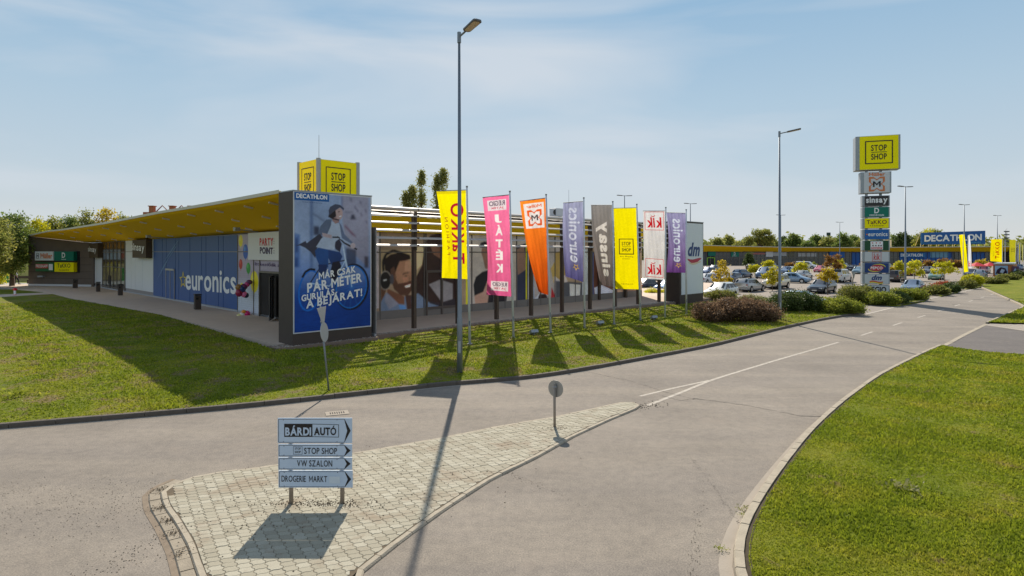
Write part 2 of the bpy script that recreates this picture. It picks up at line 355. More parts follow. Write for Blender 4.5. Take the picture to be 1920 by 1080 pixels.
def panel(name, pl, cv, mat, off, parent):
    c = cv.out(); ny, nx = c.shape[:2]; A = np.linspace(cv.x0, cv.x1, nx); Z = np.linspace(cv.y0, cv.y1, ny); A, Z = np.meshgrid(A, Z)
    P = np.stack([pl.o[0]+pl.d[0]*A+pl.n[0]*off, pl.o[1]+pl.d[1]*A+pl.n[1]*off, Z], -1)
    return grid(name, P, mat, parent, c)
# ------------------------------------------------------------------ ground, roads, verges
def struct(mb, name, mat, **k): return own(mb, name, mat, None, None, None, 'structure', **k)
m_road = asphalt('road_asphalt', (.252, .221, .184), .14)
m_park = asphalt('parking_asphalt', (.30, .26, .22), .12, .35)
m_drive = asphalt('drive_asphalt', (.15, .135, .125), .10, .4)
m_field = ground_grass('field', .62); m_verge = ground_grass('verge', .51); m_lawn = ground_grass('lawn', .58)
b_verge = blade_mat('verge_blades', .53); b_lawn = blade_mat('lawn_blades', .60)
m_kerbd = M('old_kerb', (.12, .10, .08), .9, var=.3, scale=5, bump=.5); m_kerbl = M('pale_kerb', (.40, .345, .26), .9, var=.30, scale=5, bump=.4)
m_gutter = M('gutter', (.36, .31, .25), .9, var=.15, scale=3, bump=.3)
m_slab = M('forecourt_concrete', (.60, .475, .37), .9, var=.14, scale=1.2, bump=.15)
m_gravel = M('gravel', (.27, .20, .15), .95, var=.45, scale=30, bump=1, bscale=60)
m_paint, N_, L_, b_ = nodes('road_paint'); co_ = N_.new('ShaderNodeTexCoord').outputs['Object']; n_ = noise(N_, L_, co_, 7, 6, .8); r_ = ramp(N_, [(.38, (.29, .25, .21)), (.52, (.47, .42, .35)), (.7, (.56, .51, .44))]); L_.new(n_.outputs[0], r_.inputs[0]); L_.new(r_.outputs[0], b_.inputs['Base Color']); b_.inputs['Roughness'].default_value = .85
struct(MB().poly([(-3000, -300, -.06), (3000, -300, -.06), (3000, 4000, -.06), (-3000, 4000, -.06)]), 'ground', m_field)
struct(MB().slab([(-90, -25), (300, -25), (300, 330), (-90, 330)], -.3, 0), 'road', m_road)

def interp(pts, n):
    p = np.array(pts, float); d = np.r_[0, np.cumsum(np.linalg.norm(np.diff(p[:, :2], axis=0), axis=1))]; t = np.linspace(0, d[-1], n)
    return np.stack([np.interp(t, d, p[:, k]) for k in range(p.shape[1])], 1)
def smooth(p, it=6):
    p = p.copy()
    for _ in range(it): p[1:-1, :2] = (p[:-2, :2]+2*p[1:-1, :2]+p[2:, :2])/4
    return p
def offset(p, d):
    t = np.gradient(p[:, :2], axis=0); t /= np.linalg.norm(t, axis=1)[:, None]; q = p.copy(); q[:, 0] -= t[:, 1]*d; q[:, 1] += t[:, 0]*d; return q
def ribbon(name, a, b, za, zb, mat, kind='structure'):
    P = np.stack([np.c_[a[:, :2], np.full(len(a), za)], np.c_[b[:, :2], np.full(len(b), zb)]], 0); o = grid(name, P, mat, smooth=False); tag(o, kind=kind); return o
def kerb(name, line, w, z, mat, stone=1.0, gap=.012, base=0.0):
    """row of kerb stones with real joints along a line; the row lies to the left of the line's direction"""
    d = np.r_[0, np.cumsum(np.linalg.norm(np.diff(line[:, :2], axis=0), axis=1))]; n = int(d[-1]/stone); mb = MB(); q = offset(line, w)
    f = lambda l, s: (float(np.interp(s, d, l[:, 0])), float(np.interp(s, d, l[:, 1])))
    for k in range(n):
        s0, s1 = d[-1]*k/n+gap/2, d[-1]*(k+1)/n-gap/2; j = rnd.uniform(-.006, .006); zz = z+rnd.uniform(-.006, .006); c = .02
        A0, A1, B0, B1 = f(line, s0), f(line, s1), f(q, s0), f(q, s1)
        i0 = (A0[0]+(B0[0]-A0[0])*c/w, A0[1]+(B0[1]-A0[1])*c/w); i1 = (A1[0]+(B1[0]-A1[0])*c/w, A1[1]+(B1[1]-A1[1])*c/w)
        mb.add([(*A0, base-.05), (*A1, base-.05), (*A1, zz-.025), (*A0, zz-.025), (*i0, zz), (*i1, zz), (*B1, zz), (*B0, zz), (*B0, base-.05), (*B1, base-.05)],
               [(0, 1, 2, 3), (3, 2, 5, 4), (4, 5, 6, 7), (7, 6, 9, 8), (0, 3, 4, 7, 8), (1, 9, 6, 5, 2)])
    return struct(mb, name, mat)
def loft(name, A, B, ny, mat, bump=.03, zc=None):
    """ground sheet between two lines (x,y,z); slight unevenness"""
    t = np.linspace(0, 1, ny)[:, None, None]; P = A[None]*(1-t)+B[None]*t
    X, Y = P[..., 0], P[..., 1]; n = np.sin(X*1.3+Y*.7)+np.sin(X*.57-Y*1.1+2)+.6*np.sin(X*2.9+Y*2.3); e = np.minimum(1, 6*np.minimum(t[..., 0], 1-t[..., 0])); P[..., 2] += bump*.4*n*e
    o = grid(name, P, mat); tag(o, kind='structure'); return P
def blades(name, P, mat, dens, near, far, hmin, hmax):
    """grass blades scattered over a lofted sheet, thinning with distance"""
    a, b, c, d = P[:-1, :-1], P[:-1, 1:], P[1:, 1:], P[1:, :-1]; ar = (.5*np.abs(np.cross((c-a)[..., :2], (d-b)[..., :2]))).ravel()
    ce = ((a+b+c+d)/4).reshape(-1, 3); dist = np.hypot(ce[:, 0], ce[:, 1]); vis = (np.abs(ce[:, 0]) < ce[:, 1]*.90+3) & (ce[:, 1] > 6.0) & (dist < far)
    dn = dens*np.minimum(1, (near/np.maximum(dist, 1))**1.7)*vis; k = rng.poisson(ar*dn); idx = np.repeat(np.arange(len(k)), k); m = len(idx)
    A, B, C, D = [q.reshape(-1, 3)[idx] for q in (a, b, c, d)]; u, v = rng.random((m, 1)), rng.random((m, 1)); p = (A*(1-u)+B*u)*(1-v)+(D*(1-u)+C*u)*v
    ds = np.hypot(p[:, 0], p[:, 1]); an = rng.random(m)*2*pi; wd = (.007+.0011*ds)*(.7+.6*rng.random(m)); h = (hmin+(hmax-hmin)*rng.random(m)**1.6)*(1+.015*ds)
    pn = np.sin(p[:, 0]*2.1)*np.sin(p[:, 1]*1.7+1)+np.sin(p[:, 0]*.8+p[:, 1]*.9); h *= 1+.3*pn
    t = np.stack([np.cos(an), np.sin(an), 0*an], 1)*wd[:, None]; le = rng.normal(0, .45, (m, 2))*h[:, None]
    tip = p+np.c_[le, h]; V = np.stack([p-t-[0, 0, .01], p+t-[0, 0, .01], tip], 1).reshape(-1, 3)
    o = fast(name, V, 3, mat); tag(o, kind='stuff'); return o

# left road edge (under the kerb of the building's verge), photo points then straight along the road
Lp = [(-60, -2, 0), (-38, 7.0, 0), (-24, 12.0, 0)]+[G(x, y) for x, y in ((0, 805), (311, 779), (480, 764), (600, 750), (720, 737), (860, 721), (979, 714), (1090, 697), (1240, 669), (1334, 651), (1469, 617), (1541, 601), (1589, 593), (1621, 589))]
Lk = smooth(interp(Lp, 240), 10)
Lfar = [Lk[-1]] + [G(x, y) for x, y in ((1742, 560), (1800, 548), (1845, 538), (1885, 529))]; e = Lfar[-1]; Lfar.append((e[0]+60, e[1]+60, 0)); Lfar = interp(Lfar, 80)
kerb('kerb', Lk, .16, .13, m_kerbd, 1.0)
g0 = offset(Lk, -.16); ribbon('gutter', g0, Lk, .004, .004, m_gutter)
Kb = offset(Lk, .155); Kb[:, 2] = .125
Ep = [(-80, 30, .35), (-64, 47, .45), G(0, 557, .5), G(98, 551, .5), G(132, 560, .49), G(300, 590, .49), G(440, 631, .49), G(512, 655, .47), G(549, 655, .44), G(700, 640, .43), G(776, 625, .43), G(930, 607, .43), G(1100, 588, .43), G(1270, 571, .43), G(1320, 566, .36), G(1375, 562, .22), G(1460, 558, .17), G(1540, 556, .15), G(1590, 561, .14), G(1621, 578, .13)]
# pair both lines by hand-picked fractions so the sheet does not fold
kf = [0, .10, .26, .28, .31, .385, .435, .475, .49, .545, .575, .625, .69, .76, .785, .81, .85, .90, .95, 1]
Ei = np.stack([np.interp(np.linspace(0, 1, 240), kf, [p[k] for p in Ep]) for k in range(3)], 1)
verge = loft('verge', Kb, Ei, 40, m_verge, .05)
blades('verge_grass', verge, b_verge, 520, 15, 62, .02, .055)
# far-left: field, path and lawn tongue, sunlit yard
struct(MB().slab([(-140, 20), (-64, 45), G(0, 557, .5)[:2], G(98, 551, .5)[:2], (-52, 74), (-60, 110), (-140, 110)], -.05, .42), 'lawn_bed', m_lawn)
struct(MB().slab([(-90, 50), G(0, 556, .5)[:2], G(100, 550.5, .5)[:2], G(84, 547.5, .5)[:2], G(0, 551.5, .5)[:2], (-92, 56)], .3, .46), 'footpath', m_slab)
struct(MB().slab([G(-40, 541, .5)[:2], G(56, 541, .5)[:2], G(62, 536, .5)[:2], G(55, 530, .5)[:2], G(-60, 529, .5)[:2]], .3, .465), 'yard', M('yard_concrete', (.5, .47, .42), .9))
# forecourt slab round the building
fc = [ST(-.35, .75), ST(-.35, 1.5), G(300, 589, .5), G(132, 559, .5), G(98, 550.5, .5), G(82, 546.5, .5), G(20, 541, .5), ST(-4, 70), ST(10, 75), ST(60, 75), ST(62, 12), ST(41, .9), ST(3.9, .9), ST(3.9, .75)]
struct(MB().slab([p[:2] for p in fc], -.05, .5), 'forecourt', m_slab)
struct(MB().slab([ST(-.8, -.25)[:2], ST(-.8, .74)[:2], ST(3.88, .74)[:2], ST(3.88, .89)[:2], ST(40.5, .89)[:2], ST(40.5, .35)[:2], ST(4.1, .35)[:2], ST(4.1, -.25)[:2]], .1, .49), 'gravel_bed', m_gravel)
st_ = []
for k in range(2600):
    s = rnd.uniform(-.75, 40); t = rnd.uniform(-.25, .7) if s < 4 else rnd.uniform(.38, .88); p = ST(s, t, .495); r = rnd.uniform(.015, .035)
    for q in ((0, 0, r), (r, 0, 0), (-.5*r, .87*r, 0), (0, 0, r), (-.5*r, .87*r, 0), (-.5*r, -.87*r, 0), (0, 0, r), (-.5*r, -.87*r, 0), (r, 0, 0)): st_.append([p[i]+q[i] for i in range(3)])
tag(fast('gravel_stones', st_, 3, M('pebble', (.42, .38, .33), .9, var=.5, scale=40)), kind='stuff')

# car park surface and its hedge islands
far = [tuple(p[:2]) for p in Lfar[::6]]
struct(MB().slab([Lk[-1][:2], *[tuple(p) for p in far], (170, 240), (20, 260), ST(62, 14)[:2], ST(44, 5)[:2], G(1330, 563, .02)[:2], G(1460, 557, .02)[:2], G(1560, 556, .02)[:2]], -.02, .006), 'car_park', m_park)
g1 = offset(Lfar, -.2); g1[0] = g1[0]; ribbon('edge_strip', g1, Lfar, .010, .010, m_paint)
def islet(name, pts, z=.14):
    top = [G(x, y, z) for x, y in pts]; struct(MB().slab([p[:2] for p in top], -.02, z-.01), name, m_lawn)
    l = np.array([(p[0], p[1], 0) for p in top]+[(top[0][0], top[0][1], 0)]); ar = sum(l[i, 0]*l[i+1, 1]-l[i+1, 0]*l[i, 1] for i in range(len(l)-1))
    if ar < 0: l = l[::-1]
    kerb('kerb', interp(l, 90), .14, z, m_kerbd, .9)
islet('hedge_bed', [(1573, 555), (1615, 567), (1682, 572), (1733, 563), (1742, 557), (1700, 549), (1590, 547)])
islet('hedge_bed', [(1728, 549), (1765, 554), (1796, 547), (1800, 541), (1745, 539)])
islet('hedge_bed', [(1795, 536), (1812, 541), (1846, 537), (1835, 529), (1800, 528)])
islet('hedge_bed', [(1836, 529), (1848, 533), (1884, 529), (1884, 523), (1845, 522)])
islet('hedge_bed', [(1870, 522), (1880, 525), (1910, 522), (1908, 517), (1875, 517)])

# right road edge, lawn and driveway
Rp = [(3.0, 4.0, 0), G(1338, 1080), G(1363, 1027), G(1396, 967), G(1437, 908), G(1481, 849), G(1520, 804), G(1569, 760), G(1640, 708), G(1660, 698), G(1729, 663), G(1760, 651), G(1805, 627), G(1845, 608), G(1878, 594), G(1920, 576), (62, 82, 0), (170, 192, 0)]
Rk = smooth(interp(Rp, 420), 8)[::-1]     # far to near: the lawn is on its left
i_dr0 = int(np.argmin(np.hypot(Rk[:, 0]-G(1845, 608)[0], Rk[:, 1]-G(1845, 608)[1]))); i_dr1 = int(np.argmin(np.hypot(Rk[:, 0]-G(1760, 651)[0], Rk[:, 1]-G(1760, 651)[1])))
kerb('kerb', Rk[i_dr1:], .14, .12, m_kerbl, .5, .014); kerb('kerb', Rk[:i_dr0], .14, .12, m_kerbl, .8, .014); kerb('kerb', Rk[i_dr0:i_dr1], .22, .025, m_kerbl, .5, .014)
R2 = offset(Rk, .21); ribbon('dark_edge', offset(Rk, .13)[i_dr1:], offset(Rk, .24)[i_dr1:], .085, .12, M('edge_dark', (.06, .045, .028), 1, var=.5, scale=14)); ribbon('dark_edge', offset(Rk, .13)[:i_dr0], offset(Rk, .24)[:i_dr0], .085, .12, M('edge_dark', (0,)*3)); gr = interp([G(1262, 1080), G(1330, 970), G(1395, 905), G(1450, 862)], 40)  # narrow dark strip between the kerb stones and the grass
q = Rk[i_dr1:]; gg = offset(q, -.27); 
gap_w = np.clip((14-np.hypot(q[:, 0]-q[-1, 0], q[:, 1]-q[-1, 1]))/14, 0, 1)[:, None]
ribbon('gutter', q-(q-gg)*(.25+.75*gap_w), q-(q-offset(q, -.01))*1.0, .004, .004, m_gutter)
def side(P0, k, n=200): pass
A = R2[i_dr1:].copy(); A[:, 2] = .115; A = A[::-1]                 # near to far along the kerb
Bp = [(45, 2, .2), (48, 12, .2), (50, 18, .2), (46, 24.5, .15), G(1960, 668, .12), G(1860, 662, .12), G(1767, 655, .12)]; B = interp(Bp, len(A))
lawn = loft('lawn', A, B, 70, m_lawn, .05)
blades('lawn_grass', lawn, b_lawn, 2400, 8.5, 40, .018, .05)
A = R2[:i_dr0].copy(); A[:, 2] = .115; A = A[::-1]; B = A.copy(); B[:, 0] += 60; B[:, 1] -= 52; B[:14, :2] = A[:14, :2]+np.linspace(.9, 60, 14)[:, None]*np.array([1.0, -.28]); 
lawn2 = loft('far_lawn', A, B, 40, m_lawn, .03); blades('far_lawn_grass', lawn2, b_lawn, 500, 12, 70, .04, .08)
struct(MB().slab([G(1760, 652)[:2], G(1843, 610)[:2], (60, 35), (75, 20), (46, 23), G(1960, 668)[:2]], -.02, .012), 'driveway', m_drive)
pv = [G(1848, 610, .03), G(1875, 599, .03), G(1925, 607, .03), (58, 34.5, .03), (58, 32.9, .03), G(1925, 621, .03)]
# block-paved strip beside the driveway
mb = MB(); a0 = np.array(pv[0]); a1 = np.array(pv[5]); b0 = np.array(pv[1]); b1 = np.array(pv[2])
for i in range(5):
    for k in range(26):
        f = lambda u, v: (a0*(1-u)+a1*u)*(1-v)+(b0*(1-u)+b1*u)*v
        u0, u1, v0, v1 = k/26+.003, (k+1)/26-.003, i/5+.02, (i+1)/5-.02; mb.poly([tuple(f(u0, v0)), tuple(f(u1, v0)), tuple(f(u1, v1)), tuple(f(u0, v1))])
struct(MB().slab([p[:2] for p in (pv[0], pv[1], pv[2], pv[5])], -.02, .024), 'paving_bed', m_gutter); struct(mb, 'paving_strip', M('paving_strip', (.42, .37, .31), .9, var=.2, scale=8))

# markings
def stripe(px, w, name='road_marking', z=.004, mat=None):
    l = smooth(interp([G(x, y) for x, y in px], 40), 3); return ribbon(name, offset(l, -w/2), offset(l, w/2), z, z, mat or m_paint)
stripe([(1572, 642), (1454, 676), (1334, 712.5), (1280, 735), (1214, 760.5)], .13, z=.005); stripe([(1330, 713.5), (1262, 728), (1200, 743)], .11)
dash0 = G(1614.5, 629)
for k in range(22):
    if 20 > k >= 0:
        a = (dash0[0]+k*4.47, dash0[1]+k*4.45, 0); l = interp([a, (a[0]+1.5, a[1]+1.5, 0)], 2); ribbon('road_marking', offset(l, -.06), offset(l, .06), .004, .004, m_paint)
m_crack = M('crack', (.06, .055, .05), .95)
def crack(px, w0):
    l = interp([G(x, y) for x, y in px], 90); l[:, 0] += rng.normal(0, .022, 90); l[:, 1] += rng.normal(0, .022, 90); wd = w0*(.35+.65*rng.random(90))
    P = np.stack([l+np.c_[0*wd, wd/2, 0*wd], l-np.c_[0*wd, wd/2, 0*wd]], 0); P[..., 2] = .0065; tag(grid('road_crack', P, m_crack, smooth=False), kind='structure')
crack([(1100, 697), (1180, 714), (1250, 736), (1290, 746), (1355, 754), (1400, 760), (1500, 780), (1545, 781)], .035)
crack([(1240, 742), (1275, 751), (1310, 748)], .02); crack([(1395, 1000), (1350, 930), (1290, 850)], .010)
# drain grate set in its concrete frame
pt = G(632, 775); dr = thing('storm_drain', 'pale concrete storm drain with slotted inlet beside the kerb', 'drain', (pt[0], pt[1], 0))
mb = MB(); ax = atan2(Lk[130, 1]-Lk[128, 1], Lk[130, 0]-Lk[128, 0]); mb.box((pt[0], pt[1], .008), (.62, .42, .012), rz=ax).build('drain_frame', m_gutter, dr)
mb = MB()
for k in range(7): mb.box((pt[0]+(-.18+k*.06)*cos(ax), pt[1]+(-.18+k*.06)*sin(ax), .016), (.025, .2, .006), rz=ax)
mb.build('slot', M('slot_dark', (.02, .02, .02), .9), dr)

# ------------------------------------------------------------------ paved traffic island
up = [(300, 921), (310, 911), (328, 901.7), (355.6, 892), (429.6, 879.5), (500, 871.5), (659, 848), (840, 815.5), (923, 798.6), (1034, 780.5), (1145.6, 756.5), (1173, 751), (1196, 753)]
lo = [(1203, 760), (1190, 766), (1145.6, 784), (1076, 816), (1006.7, 855), (923, 895), (840, 948), (760, 1005), (665, 1080)]
lf = [(455, 1250), (371, 1080), (352, 1021), (328, 978), (305, 945)]
isl = [G(x, y, .06) for x, y in up+lo]+[(-1.0, 6.3, .06), (-2.6, 6.2, .06)]+[G(x, y, .06) for x, y in lf[1:]]
ring = np.array([(p[0], p[1], 0) for p in isl]+[(isl[0][0], isl[0][1], 0)]); ring = interp(ring[::-1], 260); ring[1:-1] = smooth(ring, 2)[1:-1]     # anticlockwise
kerb('island_kerb', ring, .10, .044, m_kerbl, .42, .012)
# dirt apron next to the blunt end
inner = offset(ring, .10); struct(MB().slab([tuple(p[:2]) for p in inner[::3]], -.02, .0425), 'island_bed', M('joint_sand', (.13, .10, .065), 1, var=.3, scale=10))
def inside(px, py, poly):
    c = np.zeros(px.shape, bool); x0, y0 = poly[-1]
    for x1, y1 in poly: 
        if y0 != y1: c ^= ((y1 > py) != (y0 > py)) & (px < (x0-x1)*(py-y1)/(y0-y1)+x1)
        x0, y0 = x1, y1
    return c
# interlocking wavy pavers: every stone its own bevelled prism
mb = MB(); poly2 = [tuple(p[:2]) for p in offset(ring, .06)[::2]]; Wp, Hp = .176, .146; th = math.radians(33); cs, sn = cos(th), sin(th); z = .050
def stone_outline():   # edges repeat so neighbours interlock: bottom edge = top edge, left edge = right edge
    e = [(-.5, 0), (-.22, .10), (.22, -.10), (.5, 0)]; bot = [(x, -.5+y) for x, y in e]; top = [(x, .5+y) for x, y in e]; ri = [(.5+y, x) for x, y in e]; le = [(-.5+y, x) for x, y in e]
    return bot[:-1]+ri[:-1]+top[::-1][:-1]+le[::-1][:-1]
prof = stone_outline(); tone = []
cxm, cym = np.meshgrid(np.arange(-70, 105), np.arange(-80, 125)); gx = (cxm*Wp+(cym % 2)*0); gy = cym*Hp; PX = -3+gx*cs-gy*sn; PY = 12+gx*sn+gy*cs; ok = inside(PX, PY, poly2)
rin = offset(ring, .112)[:, :2]; rd = np.roll(rin, -1, 0)-rin; rd = rd/(np.linalg.norm(rd, axis=1)[:, None]+1e-9)
def clip(poly, a, d):      # keep what lies left of the line
    out = []; f = [d[0]*(q[1]-a[1])-d[1]*(q[0]-a[0]) for q in poly]
    for i in range(len(poly)):
        j = (i+1) % len(poly)
        if f[i] >= 0: out.append(poly[i])
        if (f[i] >= 0) != (f[j] >= 0): t_ = f[i]/(f[i]-f[j]); out.append((poly[i][0]+(poly[j][0]-poly[i][0])*t_, poly[i][1]+(poly[j][1]-poly[i][1])*t_))
    return out
allin = [tuple(q) for q in rin[::2]]
for x, y in zip(PX[ok], PY[ok]):
    zz = z+rnd.gauss(0, .0018); rr = rnd.gauss(0, .012); c2, s2 = cos(th+rr), sin(th+rr)
    out = [(x+u*Wp*.955*c2-v*Hp*.955*s2, y+u*Wp*.955*s2+v*Hp*.955*c2) for u, v in prof]
    dd2 = np.hypot(rin[:, 0]-x, rin[:, 1]-y); near = np.argsort(dd2)[:4]
    if dd2[near[0]] < .17:
        for i in near: 
            out = clip(out, rin[i], rd[i])
            if len(out) < 3: break
        if len(out) < 3: continue
        if max(q[0] for q in out)-min(q[0] for q in out) < .03: continue
    cx2, cy2 = sum(q[0] for q in out)/len(out), sum(q[1] for q in out)/len(out); n = len(mb.v); m = len(out)
    mb.v += [(a_, b_, .040) for a_, b_ in out]+[(a_, b_, zz-.003) for a_, b_ in out]+[(cx2+(a_-cx2)*.955, cy2+(b_-cy2)*.955, zz) for a_, b_ in out]
    mb.f += [(n+m*r+i, n+m*r+(i+1) % m, n+m*(r+1)+(i+1) % m, n+m*(r+1)+i) for r in (0, 1) for i in range(m)]; mb.f.append(tuple(n+2*m+i for i in range(m)))
m, N_, L_, b = nodes('paver'); g = N_.new('ShaderNodeNewGeometry'); r = ramp(N_, [(0, (.355, .32, .24)), (.5, (.41, .375, .285)), (1, (.47, .435, .34))]); L_.new(g.outputs['Random Per Island'], r.inputs[0])
n1 = noise(N_, L_, g.outputs['Position'], 1.1, 6, .7, .5); r1 = ramp(N_, [(.52, (0, 0, 0)), (.66, (.8, .8, .8))]); L_.new(n1.outputs[0], r1.inputs[0]); n2 = noise(N_, L_, g.outputs['Position'], 60, 3, .8); r2 = ramp(N_, [(.3, (.78, .77, .75)), (.6, (1.05, 1.05, 1.05))]); L_.new(n2.outputs[0], r2.inputs[0])
a = mixc(N_, L_, 1, r.outputs[0], r2.outputs[0], 'MULTIPLY'); c = mixc(N_, L_, r1.outputs[0], a.outputs[0], (.30, .235, .165)); L_.new(c.outputs[0], b.inputs['Base Color']); b.inputs['Roughness'].default_value = .9; b.inputs['Specular IOR Level'].default_value = .25
tag(mb.build('island_paving', m), kind='structure')
# crumbs of soil, stones and dry leaves lying about
def litter(name, cx, cy, rx, ry, n, z, mat, s0=.008, s1=.03, rot=0):
    V = []
    for _ in range(n):
        a, b_ = rnd.gauss(0, rx), rnd.gauss(0, ry); x = cx+a*cos(rot)-b_*sin(rot); y = cy+a*sin(rot)+b_*cos(rot); r = rnd.uniform(s0, s1); t = rnd.uniform(0, 6.28)
        p = [(x+r*cos(t+k*2.1), y+r*sin(t+k*2.1), z) for k in range(3)]; ap = (x, y, z+r*.8); V += [p[0], p[1], ap, p[1], p[2], ap, p[2], p[0], ap]
    return tag(fast(name, V, 3, mat), kind='stuff')
m_soil = M('soil', (.19, .14, .09), 1, var=.4, scale=20); m_grit = M('grit', (.24, .19, .14), 1, var=.4, scale=30)
p = G(600, 940, .09); litter('soil_crumbs', p[0], p[1], .55, .10, 420, .05, m_soil, .006, .02); p = G(1045, 800, .09); litter('soil_crumbs', p[0], p[1], .25, .12, 120, .05, m_soil, .006, .018)
p = G(700, 900, .09); litter('dry_leaves', p[0], p[1], 1.7, 1.0, 170, .052, m_soil, .008, .022, .3); p = G(480, 960, .09); litter('dry_leaves', p[0], p[1], .9, .9, 140, .052, m_soil, .006, .02)
p = G(150, 950); litter('grit_patch', p[0], p[1], 2.2, .7, 1300, .002, m_grit, .004, .013); p = G(320, 1000); litter('grit_patch', p[0], p[1],   .16, 1.2, 420, .002, m_grit, .004, .016, -.25)
p = G(1300, 1060); litter('grit_patch', p[0], p[1], .06, 1.5, 220, .006, m_grit, .004, .013, -.35); p = G(1195, 763); litter('grit_patch', p[0], p[1], .5, .2, 160, .004, m_grit, .01, .03, .5)
p = G(960, 890); litter('grit_patch', p[0], p[1], .06, .9, 160, .004, m_grit, .004, .012, .72)

# worn gutter stones round the blunt end, half buried in dirt
i0 = int(np.argmin(np.hypot(ring[:, 0]-G(340, 895, .06)[0], ring[:, 1]-G(340, 895, .06)[1]))); i1 = int(np.argmin(np.hypot(ring[:, 0]-G(371, 1080, .06)[0], ring[:, 1]-G(371, 1080, .06)[1])))
ia_, ib_ = min(i0, i1), max(i0, i1); seg = np.concatenate([ring[ib_:], ring[1:ia_+1]]); sg = interp(offset(seg, -.20), 60); kerb('gutter_stones', sg, .19, .022, M('worn_stone', (.33, .28, .21), .95, var=.35, scale=3, bump=.6), .36, .02)
og = offset(seg, -.29); ribbon('dirt_strip', og, sg[np.linspace(0, 59, len(og)).astype(int)], .005, .008, M('dirt', (.25, .195, .14), 1, var=.35, scale=5))
for fx in (.15, .35, .5, .62, .8): j = int(fx*(len(seg)-1)); litter('soil_crumbs', seg[j][0]-.08, seg[j][1], .07, .10, 60, .036, m_soil, .006, .02)
# tar patches and oil stains on the carriageway
m_tar = asphalt('tar_patch', (.17, .15, .13), .15, .5)
def patch(x, y, rx, ry, rot, nm='asphalt_patch'):
    p = G(x, y); n = 22; pts = []
    for k in range(n): a = 2*pi*k/n; r = 1+.18*sin(3*a+x)+.1*sin(7*a); u, v = rx*r*cos(a), ry*r*sin(a); pts.append((p[0]+u*cos(rot)-v*sin(rot), p[1]+u*sin(rot)+v*cos(rot), .003))
    struct(MB().poly(pts), nm, m_tar)
patch(1835, 562, .8, .5, .7); patch(1790, 571, .3, .2, .7)
# ------------------------------------------------------------------ the corner building
SA, TB = 4.09, 5.95                       # wall A stands at s=SA, wall B at t=TB
PA = Plane(ST(SA, 0), Wd); PB = Plane(ST(0, TB), Ud); PF = Plane(ST(0, 0), Ud); PN = Plane(ST(0, 0), Wd)
m_dark = M('dark_cladding', (.080, .062, .052), .6, var=.12, scale=2, bump=.1, spec=.25); m_frame = M('steel_frame', (.16, .145, .13), .45, .3)
m_white = M('white_panel', (.72, .76, .80), .35, var=.03); m_yel = M('yellow_soffit', (1.0, .60, .012), .75, spec=.08, var=.05, scale=1.5)
m_yel2 = M('yellow_fascia', (1.0, .62, .02), .75, spec=.08, var=.05); m_alu = M('louvre_alu', (.58, .54, .50), .5, .2, var=.06, scale=3)
m_blue = M('blue_panel', (.058, .125, .33), .45, spec=.2, var=.06, scale=1); m_grey = M('galvanised', (.34, .37, .40), .5, .4, var=.12, scale=5)
m_glass = M('shop_glass', (.03, .04, .045), .06, 0, spec=.8); m_wht = M('white_letters', (.85, .86, .88), .5, var=.02); m_blk = M('black_print', (.02, .018, .018), .5)
m_ybox = M('yellow_box', (1.0, .86, .0), .5, var=.03, spec=.15); m_brown = M('column_brown', (.10, .072, .056), .5, var=.15, scale=5); m_red = M('red_print', (.62, .03, .04), .5)
m_green = M('green_print', (.0, .17, .12), .45); m_lgrey = M('light_box', (.60, .62, .65), .4, var=.04); m_dblue = M('deep_blue', (.02, .055, .20), .4)
m_orange = M('orange_print', (.66, .20, .07), .5); m_yprint = M('yellow_print', (.86, .66, .03), .5); m_mag = M('magenta', (.50, .03, .15), .4)
bld = thing('retail_building', 'long low shop building with glazed fronts, yellow canopy and aluminium louvre screen', 'building', ST(SA, TB))
aend = PA.px(158.3, 540)[0]; bend = PB.px(1203, 560)[0]
# concrete plinth and body
body = [ST(SA+.12, TB+.12), ST(bend-.1, TB+.12), ST(bend-.1, 40), ST(SA+.12, aend)]
MB().slab([p[:2] for p in body], .45, 5.72).build('inner_wall', m_dark, bld)
# --- wall A: panels
def cell(mb, x0, x1, yb=None, zb=.62, zt=None, off=.03, g=.035):
    a0, a1 = PA.px(x0, 500)[0], PA.px(x1, 500)[0]; a0, a1 = min(a0, a1), max(a0, a1); zt = zt or 5.62
    if a1-a0 < .12: g = .01
    return pbox(mb, PA, a0+g, zb, a1-g, zt, 0, off)
MB_ = MB(); pbox(MB_, PA, 0, .5, aend, .62, 0, .06).build('plinth', M('plinth', (.40, .42, .44), .8), bld)
MB_ = MB(); pbox(MB_, PA, 0, .5, aend, 5.66, -.05, 0).build('wall_backing', M('mullion', (.30, .29, .29), .5, .2), bld)
bx = [288, 305.5, 312.6, 330, 336, 356.8, 378.8, 387, 410.4, 419.5, 446.5]
mb = MB()
for x0, x1 in zip(bx[:-1], bx[1:]):
    for z0, z1 in ((.64, 4.47), (4.53, 5.62)): cell(mb, x0, x1, zb=z0, zt=z1, g=.04)
mb.build('blue_facade_panel', m_blue, bld)
for x0, x1 in ((158.3, 165.5), (166, 171), (171, 182.7), (182.7, 193), (236, 247.5), (247.5, 255), (255, 268), (268, 288), ):
    for z0, z1 in ((.9, 4.47), (4.53, 5.6)): cell(MB(), x0, x1, zb=z0, zt=z1, g=.025).build('white_facade_panel', m_white, bld)
